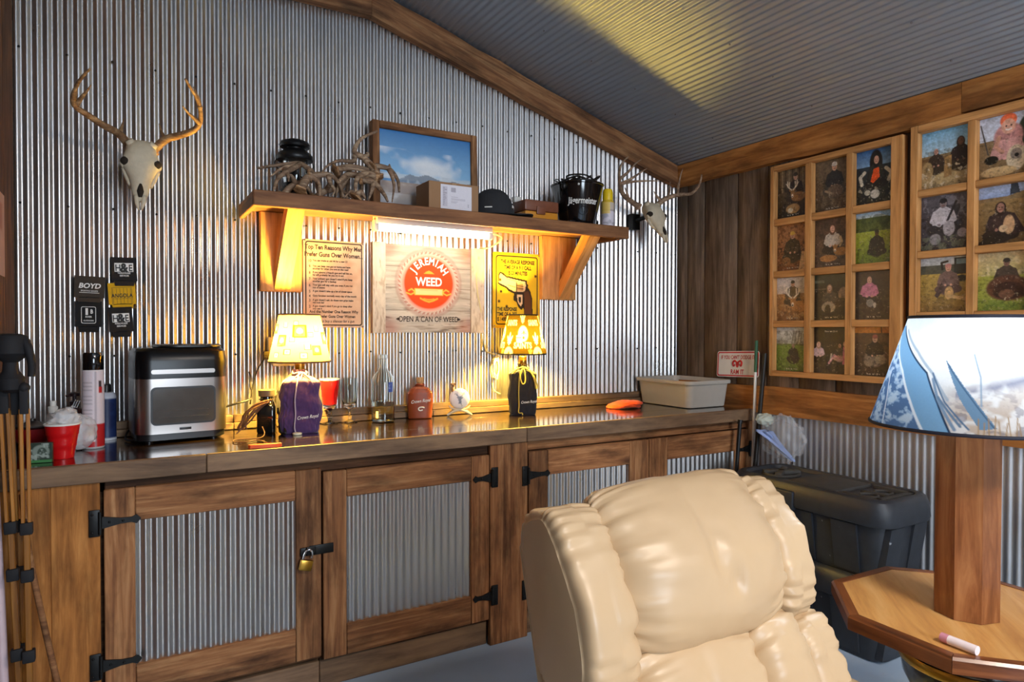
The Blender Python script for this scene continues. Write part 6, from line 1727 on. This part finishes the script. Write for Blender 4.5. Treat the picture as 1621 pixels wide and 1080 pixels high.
# ------------------------------------------------------------------ black storage totes by the right wall
def tote(label, z0, h, lidz, name='storage_tote', shift=0.0, top=True):
    cx, cy = 2.690 + shift, -1.175
    W0, D0 = .375, .780
    t = thing(name, label, 'storage tote', (cx, cy, z0), group='stacked black storage totes')
    rg = lambda g, z, r: round_ring(cx, cy, W0 + g, D0 + g, z, r, 6)
    m = MB(); m.ring_loft([rg(-.13, z0 + .001, .05), rg(-.11, z0 + .006, .06), rg(-.055, lidz - .012, .075), rg(-.055, lidz, .075)]); 
    # shallow vertical ribs moulded into the long front and the near end
    for k in range(3):
        y = cy - .20 + .20 * k
        f0, f1 = cx - W0 / 2 + .056, cx - W0 / 2 + .026
        m.prism([(f0 - .008, z0 + .02), (f1 - .010, lidz - .02), (f1 + .02, lidz - .02), (f0 + .02, z0 + .02)], lambda a, c, d: (a, d, c), y - .055, y + .055)
    for k in (-1, 1):
        x = cx + k * .08; e0, e1 = cy - D0 / 2 + .056, cy - D0 / 2 + .026
        m.prism([(e0 - .008, z0 + .02), (e1 - .010, lidz - .02), (e1 + .02, lidz - .02), (e0 + .02, z0 + .02)], lambda a, c, d: (d, a, c), x - .045, x + .045)
    m.build('bin', M['tote'], t, sharp=35)
    zt2 = z0 + h
    m = MB(); m.ring_loft([rg(-.04, lidz - .012, .08), rg(-.012, lidz - .014, .085), rg(-.002, lidz, .085), rg(-.010, lidz + .050, .08), rg(-.030, zt2 - .010, .075), rg(-.050, zt2 - .002, .07), rg(-.070, zt2, .065), rg(-.095, zt2 - .003, .06), rg(-.110, zt2 - .016, .055), rg(-.16, zt2 - .018, .05)])
    # step in the lid's front skirt where the latch plate sits
    fx0 = cx - W0 / 2 - .004
    m.box(fx0 - .003, fx0 + .05, cy + .02, cy + .22, lidz - .03, lidz + .055, bev=.008)
    m.box(fx0 - .001, fx0 + .05, cy + .22, cy + .30, lidz - .02, lidz + .05, bev=.008)
    ld = m.build('lid', M['tote'], t, sharp=35)
    if top:
        zz = zt2 - .018
        m = MB()
        m.box(cx - .125, cx + .125, cy - .14, cy + .10, zz - .004, zt2 - .004, bev=.006)           # raised middle of the lid
        for (a0, a1, b0, b1) in ((-.12, .12, -.325, -.30), (-.12, -.10, -.325, -.16), (.10, .12, -.325, -.16)):
            m.box(cx + a0, cx + a1, cy + b0, cy + b1, zz - .004, zt2 - .003, bev=.004)
        for dx, dy in ((-.05, -.235), (.05, -.235)):
            m.tube([(cx + dx + .034 * math.cos(a), cy + dy + .034 * math.sin(a), zz + .004) for a in np.linspace(0, 2 * PI, 28)[:-1]], .006, closed=True, seg=8)
        m.box(cx - .008, cx + .008, cy - .29, cy - .17, zz - .004, zt2 - .006, bev=.004)
        m.tube([(cx + .085 * math.cos(a), cy + .225 + .075 * math.sin(a), zz + .004) for a in np.linspace(0, 2 * PI, 28)[:-1]], .008, closed=True, seg=8)
        for r_ in (.5, -.6):
            W = Matrix.Translation((cx, cy + .225, zz)) @ Matrix.Rotation(r_, 4, 'Z')
            m.box(-.085, .085, -.016, .016, .0, .022, bev=.005, M=W)
        m.build('lid_tray', M['dust'], ld)
    m = MB(); m.box(fx0 - .012, fx0 - .002, cy + .03, cy + .20, lidz - .030, lidz - .022, bev=.002); m.box(fx0 - .010, fx0 - .001, cy + .085, cy + .145, lidz - .055, lidz - .028, bev=.003); m.build('latch', M['black'], t)
    return t


tote('large black storage tote on the bottom, standing on the floor by the right wall', 0.0, .337, .247, top=False)
tote('dusty black storage tote stacked on top of the other, its lid with cup recesses', .322, .335, .566)
padlock('padlock', 'gold padlock on the front of the upper black tote', (2.480, -1.105, .535), 1.1, rot=1.57)
t = padlock('padlock', 'steel shackled padlock on the lower black tote beside the recliner', (2.480, -1.125, .225), 1.0, rot=1.57)

# ------------------------------------------------------------------ poles, umbrella and clear bag in the corner
m = MB(); m.tube([(2.74, -.700, 0), (2.80, -.703, .6), (2.868, -.706, 1.20)], .011, seg=12); tag(m.build('metal_rod', M['cable']), 'dark metal rod leaning in the gap past the right end of the worktop', 'rod')
t = thing('garden_stake', 'green and white thin stake leaning in the corner behind the dark rod', 'stake', (2.78, -.665, 0))
m = MB(); m.cyl((2.78, -.690, .0), (2.862, -.652, 1.10), .008, seg=10); m.build('white_shaft', M['white'], t)
m = MB(); m.cyl((2.862, -.652, 1.10), (2.876, -.645, 1.265), .0085, seg=10); m.build('green_tip', plain('green_paint', '#28583a', .5), t)
m = MB(); m.tube([(2.66, -.665, 0), (2.70, -.665, .5), (2.735, -.662, .84)], .010, seg=10); m.tube([(2.735, -.662, .84), (2.738, -.662, .86)], .013, seg=10); tag(m.build('black_rod', M['black']), 'thin black rod standing against the worktop end under the clear bag', 'rod')
t = thing('umbrella', 'folded pale blue umbrella wrapped in clear plastic in the corner', 'umbrella', (2.842, -.90, .662))
m = MB()
def umb(u, v):
    a = 2 * PI * u; r = float(np.interp(v, [0, .1, .3, .7, .9, 1], [.008, .014, .020, .026, .034, .036])); r *= 1 + .22 * math.sin(5 * a + v * 6)
    p0 = Vector((2.842, -.900, .676)); p1 = Vector((2.785, -.768, .815)); p = p0.lerp(p1, v)
    return p + Vector((r * math.cos(a), r * math.sin(a), 0))
m.grid(umb, 40, 24, closeu=True); m.build('canopy', plain('pale_blue_cloth', '#8fa6d8', .6, var=.15), t)
m = MB(); m.cyl((2.842, -.900, .6625), (2.842, -.899, .680), .006); m.build('tip', M['steel'], t)
m = MB()
m.ball((2.83, -.850, .785), (.050, .115, .098), seg=64, rows=40, fn=lambda p, d: p * (1 + .30 * noise.noise(d * 2.4 + Vector((2, 7, 1))) + .20 * abs(noise.noise(d * 6 + Vector((3, 0, 0))))))
tag(m.build('plastic_wrap', M['film'], sharp=None), 'crumpled clear plastic wrap around the blue umbrella in the corner', 'plastic wrap')
m = MB(); m.ball((2.795, -.770, .870), (.045, .040, .030), seg=40, rows=24, fn=lambda p, d: p * (1 + .3 * noise.noise(d * 2.4 + Vector((2, 1, 5)))))
tag(m.build('clear_bag', film('greenish_clear_film', (.86, .95, .84), .55), sharp=None), 'greenish clear plastic bag bunched beside the worktop corner', 'bag')

# ------------------------------------------------------------------ octagonal table, big lamp
TC = (2.003, -2.088); TR = .349; A0 = math.radians(200.5)
octo = lambda r, z: [Vector((TC[0] + r * math.cos(A0 + k * PI / 4), TC[1] + r * math.sin(A0 + k * PI / 4), z)) for k in range(8)]
t = thing('side_table', 'octagonal wooden side table with a honey top and dark edge, beside the recliner', 'table', (TC[0], TC[1], 0))
m = MB(); r0 = octo(TR - .032, .5495)
m.ring_loft([octo(TR - .032, .520), r0], smooth=False, bc=[Vector((p.x * .72 + p.y * .7, p.x * .7 - p.y * .72, p.z)) for p in octo(TR - .032, .520) + r0]); m.build('top', M['oak'], t)
for k in range(8):
    m = MB(); o1, o2 = octo(TR, 0), octo(TR - .033, 0); a, b_, c_, d_ = o1[k], o1[(k + 1) % 8], o2[(k + 1) % 8], o2[k]
    vs = []; bc = []
    e = (b_ - a).normalized(); off = Vector((k * 3.3, k * 1.7, 0))
    for z, ins in ((.513, 0), (.545, 0), (.5515, .006)):
        for p, q2 in ((a, d_), (b_, c_), (c_, b_), (d_, a)):
            pp = p + (q2 - p).normalized() * ins * (1 if p in (a, b_) else .2); pp = pp + e * (.0006 if p in (a, d_) else -.0006)
            vs.append((pp.x, pp.y, z)); bc.append(Vector(((pp - a).dot(e), (pp - a).dot(Vector((-e.y, e.x, 0))), z)) + off)
    fs = [(3, 2, 1, 0), (8, 9, 10, 11)] + [(4 * l + i, 4 * l + (i + 1) % 4, 4 * l + 4 + (i + 1) % 4, 4 * l + 4 + i) for l in range(2) for i in range(4)]
    m.add(vs, fs, bc=bc, smooth=False, tone=random.uniform(.4, .6)); m.build('edge_moulding', M['walnut'], t)
dkw = plain('dark_lacquered_pedestal', '#17100c', .14, var=.3, coat=.7)
m = MB(); m.lathe([(.20, 0), (.21, .01), (.21, .04), (.17, .06), (.10, .10), (.085, .18), (.11, .27), (.155, .36), (.165, .42), (.14, .47), (.15, .49), (.16, .5125)], (TC[0], TC[1], 0), seg=48); m.build('pedestal', dkw, t)
m = MB(); m.lathe([(.166, .405), (.170, .412), (.170, .425), (.166, .432)], (TC[0], TC[1], 0), seg=48, cap0=False, cap1=False); m.build('highlight_band', M['brass'], t)  # gold ring stands in for the gold highlights on the dark pedestal

LCX, LCY = 1.982, -2.092
ZT = .5505
t = thing('table_lamp', 'tall wooden-post lamp with glowing blue-white landscape shade on the octagonal table', 'lamp', (LCX, LCY, ZT))
oc = lambda r, z: [Vector((LCX + r * math.cos(A0 + .15 + (k + .5) * PI / 4), LCY + r * math.sin(A0 + .15 + (k + .5) * PI / 4), z)) for k in range(8)]
for k in range(8):
    m = MB(); lo, hi = oc(.0795, ZT), oc(.0795, ZT + .56); a, b_ = lo[k], lo[(k + 1) % 8]; e = (b_ - a).normalized()
    li, hi2 = oc(.062, ZT), oc(.062, ZT + .56)
    vs = [lo[k], lo[(k + 1) % 8], li[(k + 1) % 8], li[k], hi[k], hi[(k + 1) % 8], hi2[(k + 1) % 8], hi2[k]]
    bc = [Vector((p.z, (p - a).dot(e), 0)) + Vector((k * 5.1, k * 2.3, 1)) for p in vs]
    m.add(vs, [(3, 2, 1, 0), (4, 5, 6, 7), (0, 1, 5, 4), (1, 2, 6, 5), (2, 3, 7, 6), (3, 0, 4, 7)], bc=bc, smooth=False, tone=(.42, .62, .5, .38, .66, .45, .55, .5)[k]); m.build('post_stave', M['lampwood'], t)
m = MB(); m.ring_loft([oc(.062, ZT + .558), oc(.062, ZT + .562)], smooth=False); m.lathe([(.03, ZT + .562), (.03, ZT + .575), (.012, ZT + .58), (.012, ZT + .60), (.018, ZT + .605), (.018, ZT + .635), (.01, ZT + .64)], (LCX, LCY, 0), seg=24); m.build('socket', M['brass'], t)
m = MB(); m.ball((LCX, LCY, ZT + .685), (.032, .032, .045), seg=24, rows=16); m.build('bulb', M['bulb_cool'], t)
P = Paint(640, 140, '#e9ebf0', 51)
P.vgrad('#f2f4f6', '#e2deda', 0, 1); P.noise(.05, 60, 20)
cz = P.fbm(70, 24, 3); gz = P.fbm(28, 9, 3)
# the picture repeats twice round the shade
for o in (0, .5):
    def ln(pts, wd, c, al=1.0):
        for q in (0, -1): P.line([(px + o + q, py) for px, py in pts], wd, c, al)
    def pg(pts, c, al=1.0):
        for q in (0, -1): P.poly([(px + o + q, py) for px, py in pts], c, al)
    xx = (P.x - o) % 1.0
    # far bank and reed bands towards the bottom right
    low = np.clip((P.y - .50) / .35, 0, 1) * np.clip((xx - .455) / .04, 0, 1) * np.clip((.76 - xx) / .04, 0, 1)
    P._put(np.clip((gz - .44) / .10, 0, 1) * low, '#b99f84', .75); P._put(np.clip((cz - .56) / .08, 0, 1) * low, '#6f6a78', .6)
    hz = np.clip(1 - abs(P.y - (.66 - (xx - .5) * 1.1)) / .07, 0, 1) * ((xx > .49) & (xx < .72)); P._put(hz * np.clip((gz - .35) / .2, 0, 1), '#7d829a', .8)
    # camouflage wedge, pale road band with white lines
    pg([(.25, 0), (.28, .0), (.295, .2), (.37, .5), (.41, .75), (.445, 1), (.25, 1)], '#9fbbd8')
    wedge = ((xx > .25) & (xx < np.interp(P.y, [0, .2, .5, .75, 1], [.27, .295, .37, .41, .445]))).astype(float)
    P._put(np.clip((cz - .50) / .05, 0, 1) * wedge, '#3f6494', .8); P._put(np.clip((.45 - cz) / .05, 0, 1) * wedge, '#d3e3f0', .7)
    pg([(.27, .08), (.305, .08), (.345, .2), (.433, .5), (.462, .75), (.487, 1), (.445, 1), (.41, .75), (.37, .5), (.295, .2)], '#7fabce')
    ln([(.29, .18), (.37, .5), (.41, .75), (.445, 1)], .011, '#eef4f8'); ln([(.305, .08), (.345, .2), (.433, .5), (.462, .75), (.487, 1)], .008, '#243c58'); ln([(.32, .52), (.345, .75), (.36, 1)], .008, '#e2ecf4')
    ln([(.335, .12), (.40, .32), (.445, .5), (.478, .72)], .012, '#9aaab8', .8)
    # trunks and reeds
    pg([(.468, .38), (.476, .42), (.520, .70), (.552, .93), (.528, .95), (.497, .70)], '#6e8ca6'); ln([(.472, .41), (.516, .70), (.548, .93)], .005, '#44607c')
    ln([(.448, .55), (.462, .72), (.492, .96)], .012, '#7f95ac'); ln([(.446, .50), (.474, .74), (.512, .95)], .007, '#56728e'); ln([(.462, .70), (.50, .93)], .010, '#6a829a'); ln([(.522, .33), (.532, .52), (.531, .76)], .006, '#8ea3b6')
    for k in range(30): ln([(.525 + .0075 * k, 1.0), (.526 + .0078 * k + .004 * math.sin(k * 3), .86 + .03 * math.sin(k * 1.7))], .004, '#a5855a')
lamp_shade(t, (LCX, LCY), 1.063, 1.355, .236, .142, P.a, math.degrees(math.atan2(-3.038 - LCY, -LCX)) - 4, plain('dark_navy_trim', '#151a2c', .7), 'shade_cool')
m = MB(Matrix.Translation((1.742, -2.200, ZT + .0118)) @ Matrix.Rotation(math.radians(-92), 4, 'Z'))
t = thing('lighter', 'small white and pink lighter lying on the octagonal table', 'lighter', (1.742, -2.20, ZT))
m.tube([(-.030, 0, 0), (.034, 0, 0)], .0112, seg=18); m.build('body', plain('pearly_white_plastic', '#eee2e6', .3), t)
m = MB(Matrix.Translation((1.742, -2.200, ZT + .0118)) @ Matrix.Rotation(math.radians(-92), 4, 'Z')); m.tube([(-.048, 0, 0), (-.0302, 0, 0)], .0114, seg=18); m.build('cap', plain('dusty_pink_plastic', '#c9889a', .4), t)

# ------------------------------------------------------------------ cream recliner
t = thing('recliner', 'cream leather recliner with a puffy pillow back, seen in front of the cabinets', 'recliner', (1.16, -2.15, 0))
CX, B0 = 1.155, Vector((0, -1.893, .35))
SD = Vector((0, .283, .959)).normalized(); ND = Vector((0, -SD.z, SD.y))


def bp(x, n, s): return Vector((CX + x, 0, 0)) + B0 + SD * s + ND * n


def sgp(v, e): return math.copysign(abs(v) ** e, v)


def puff(mb, x0, x1, s0, s1, n0, n1, px=4.0, en=.75, es=.75, puck=(.006, .006), dent=None, seed=0.0, taper=0.35, bulge=0.0, nu=72, nt=110, topn=0.0, sk=0.0, flat=(.06, .06)):
    """A stuffed cushion: closed section in depth/height, swelling between the seams at its two ends, puckered there."""
    xc, hw = (x0 + x1) / 2, (x1 - x0) / 2; nc, rn = (n0 + n1) / 2, (n1 - n0) / 2; scn, rs_ = (s0 + s1) / 2, (s1 - s0) / 2
    def fn(u, v):
        q = 2 * u - 1
        q = math.copysign(1 - (1 - abs(q)) ** 1.5, q)
        pe = px if flat[0 if q < 0 else 1] < .3 else 7.0
        k = max(flat[0 if q < 0 else 1], (max(0.0, 1 - abs(q) ** pe)) ** (1 / pe))
        th = 2 * PI * v + PI
        c_, s_ = math.cos(th), math.sin(th)
        k2 = max(k, .02) ** taper
        x = xc + hw * q; s = scn + rs_ * k2 * sgp(s_, es); n = nc + rn * (k * (1 + bulge * (1 - q * q))) * sgp(c_, en)
        hi = (s - s0) / (s1 - s0)
        n -= topn * max(0, hi - .5) * 2 * max(0.0, c_) ** .5
        x += sk * (hi - .5)
        d = hw * (1 - abs(q)); side = 0 if q < 0 else 1
        a = puck[side] * math.exp(-d / .050) * (1 - math.exp(-d / .006))
        w = noise.noise(Vector((6.5 * c_ + d * 6, 6.5 * s_, seed + side * 9))) + .7 * noise.noise(Vector((13 * c_, 13 * s_ - d * 9, seed + 3 + side)))
        f = a * w * 2.6 + .004 * noise.noise(Vector((x * 9, s * 9, seed))) + .0022 * noise.noise(Vector((x * 22, s * 30, seed + 4)))
        n += f * (1 if c_ > 0 else -1) * abs(c_) ** .5; s += f * sgp(s_, 1) * abs(s_) ** .5
        if dent and c_ > 0:
            for dx, ds, r, dep, ex in dent:
                e = math.exp(-(((x - dx) / r) ** 2 + ((s - ds) / (r * ex)) ** 2)); n -= dep * e
        return bp(x, n, s)
    base = len(mb.v); mb.grid(fn, nu, nt)
    for i in (0, nu):        # close the two ends with a slightly domed cap
        ring = [mb.v[base + j * (nu + 1) + i].copy() for j in range(nt)]
        c = sum(ring, Vector()) / nt; rows = [ring]
        for q in (.8, .55, .3, .1):
            rows.append([c + (p - c) * q + Vector(((-1 if i == 0 else 1) * .010 * (1 - q) ** .7, 0, 0)) for p in ring])
        mb.ring_loft([r[::-1] for r in rows] if i else rows, cap0=False, cap1=True)
    return mb


# outer shell of the back
m = MB()
W = Matrix((Vector((1, 0, 0)), ND, SD)).transposed().to_4x4(); W.translation = Vector((CX, 0, 0)) + B0
m.box(-.362, .362, -.048, .060, -.22, .530, bev=.028, seg=4, M=W); m.build('back_shell', M['shell'], t, sharp=None)
for s_ in (-1, 1):
    m = MB(); m.tube([bp(s_ * .361, -.03, -.18), bp(s_ * .361, -.03, .2), bp(s_ * .361, -.028, .50)], .008, seg=10); m.build('piping', M['shell'], t)
# head pillow: middle panel between two side bolsters
m = MB(); puff(m, -.252, .262, .225, .612, -.035, .225, px=3.2, en=.72, es=.80, puck=(.010, .010), bulge=.10, seed=1.5, topn=.075,
     dent=((-.01, .44, .022, .014, 4.5), (.03, .36, .020, .018, 1.6), (-.02, .415, .03, .010, .8), (.015, .50, .03, .006, 3)))
m.build('head_pillow', M['leather'], t, sharp=None)
m = MB(); puff(m, -.372, -.215, .175, .575, -.050, .200, px=3.0, en=.60, es=.62, puck=(.006, .010), seed=4.2, topn=.06, nu=44, flat=(.72, .06)); m.build('side_bolster', M['leather'], t, sharp=None)
m = MB(); puff(m, .232, .362, .215, .578, -.045, .185, px=3.0, en=.70, es=.70, puck=(.010, .006), seed=7.9, topn=.06, nu=44, flat=(.06, .45)); m.build('side_bolster', M['leather'], t, sharp=None)
# lower back cushions
m = MB(); puff(m, -.262, .13, -.16, .275, -.02, .205, px=3.4, en=.75, es=.72, puck=(.008, .010), seed=11, bulge=.05, dent=((-.08, .12, .02, .010, 5),)); m.build('lumbar_cushion', M['leather'], t, sharp=None)
m = MB(); puff(m, .085, .285, -.16, .268, -.02, .215, px=2.8, en=.75, es=.74, puck=(.010, .010), seed=13, nu=50); m.build('lumbar_cushion', M['leather'], t, sharp=None)
for a0, a1, fl_ in ((-.375, -.225, (.72, .06)), (.245, .385, (.06, .72))):
    m = MB(); puff(m, a0, a1, -.17, .235, -.04, .195, px=2.8, en=.66, es=.7, puck=(.008, .008), seed=17 + a0, nu=44, flat=fl_); m.build('lower_bolster', M['leather'], t, sharp=None)
# seat, arms, base and footrest (below the frame)
m = MB(); m.box(CX - .27, CX + .27, -2.62, -1.97, .26, .44, bev=.06, seg=5); m.build('seat_cushion', M['leather'], t, sharp=None)
for s_ in (-1, 1):
    x = CX + s_ * .345; m = MB(); m.box(x - .075, x + .075, -2.66, -1.99, .07, .47, bev=.055, seg=5); m.build('arm', M['leather'], t, sharp=None)
m = MB(); m.box(CX - .27, CX + .27, -2.68, -2.60, .12, .43, bev=.03, seg=4); m.build('footrest', M['leather'], t, sharp=None)
m = MB(); m.box(CX - .34, CX + .34, -2.60, -1.95, .02, .10, bev=.01); m.lathe([(.30, 0), (.31, .004), (.31, .02)], (CX, -2.25, 0), seg=40); m.build('base', M['black'], t)

# ------------------------------------------------------------------ tripod and poles at the left edge
t = thing('tripod', 'folded wooden tripod with black fittings leaning at the left edge, in front of the cabinet', 'tripod', (-.265, -.72, 0))
m = MB()
m.lathe([(.016, 1.14), (.03, 1.15), (.034, 1.18), (.02, 1.20), (.018, 1.225), (.036, 1.24), (.046, 1.25), (.046, 1.285), (.038, 1.30), (.02, 1.305)], (-.268, -.72, 0), seg=28)
m.build('head', M['rubber'], t)
m = MB(); m.tube([(-.24, -.735, 1.29), (-.226, -.745, 1.265), (-.218, -.745, 1.22), (-.219, -.745, 1.185)], [.012, .012, .010, .009], seg=12, smooth_n=4); m.build('pan_handle', M['rubber'], t)
legs = [((-.288, -.700, 1.150), (-.238, -.785, .012)), ((-.262, -.690, 1.145), (-.236, -.700, .012)), ((-.237, -.735, 1.150), (-.222, -.800, .012))]
for p0, p1 in legs:
    p0, p1 = Vector(p0), Vector(p1); L_ = lambda k: p0.lerp(p1, k)
    d = (p1 - p0).normalized(); sx = Vector((1, 0, 0)) - d * d.x; sx.normalize(); fy = d.cross(sx)
    Wm = Matrix((sx, fy, d)).transposed().to_4x4(); Wm.translation = p0; ln_ = (p1 - p0).length
    lg_ = MB(Wm); lg_.box(-.011, .011, -.010, .010, .0, .07, bev=.003); lg_.ball((0, 0, -.004), (.015, .015, .015), seg=14, rows=9); lo = lg_.build('leg', M['rubber'], t)
    m = MB(Wm)
    for sd in (-1, 1): m.board(sd * .0078 - .0045, sd * .0078 + .0045, -.008, .008, .055, .39, axis=2, bev=.0015, tone=.5)
    m.build('wooden_slat', M['leg_wood'], lo)
    m = MB(Wm); m.board(-.0075, .0075, -.007, .007, .40, ln_ - .05, axis=2, bev=.002, tone=.16); m.build('lower_slat', M['leg_wood'], lo)
    for z in (.37, .50, .72):
        m = MB(Wm); m.box(-.015, .015, -.013, .013, z, z + .034, bev=.004); m.cyl((0, -.012, z + .017), (0, -.024, z + .017), .008, seg=12)
        m.build('clamp', M['rubber'], lo)
    m = MB(Wm); m.tube([(0, 0, ln_ - .05), (0, 0, ln_ - .008)], [.010, .004], seg=10); m.build('foot_spike', M['black_iron'], lo)
m = MB(); m.tube([(-.252, -.655, .84), (-.235, -.665, .66), (-.200, -.70, .47), (-.158, -.745, .27), (-.100, -.80, .012)], .0085, seg=10, smooth_n=4, tone=.35); tag(m.build('walking_stick', M['barn']), 'slender brown stick leaning behind the tripod against the cabinet side', 'stick')
m = MB(); m.tube([(-.320, -.66, .98), (-.300, -.70, .55), (-.278, -.76, .012)], .0125, seg=14); tag(m.build('white_pole', plain('pinkish_white_pole', '#cdb6bc', .4)), 'pinkish white pole standing at the bottom left corner beside the tripod', 'pole')
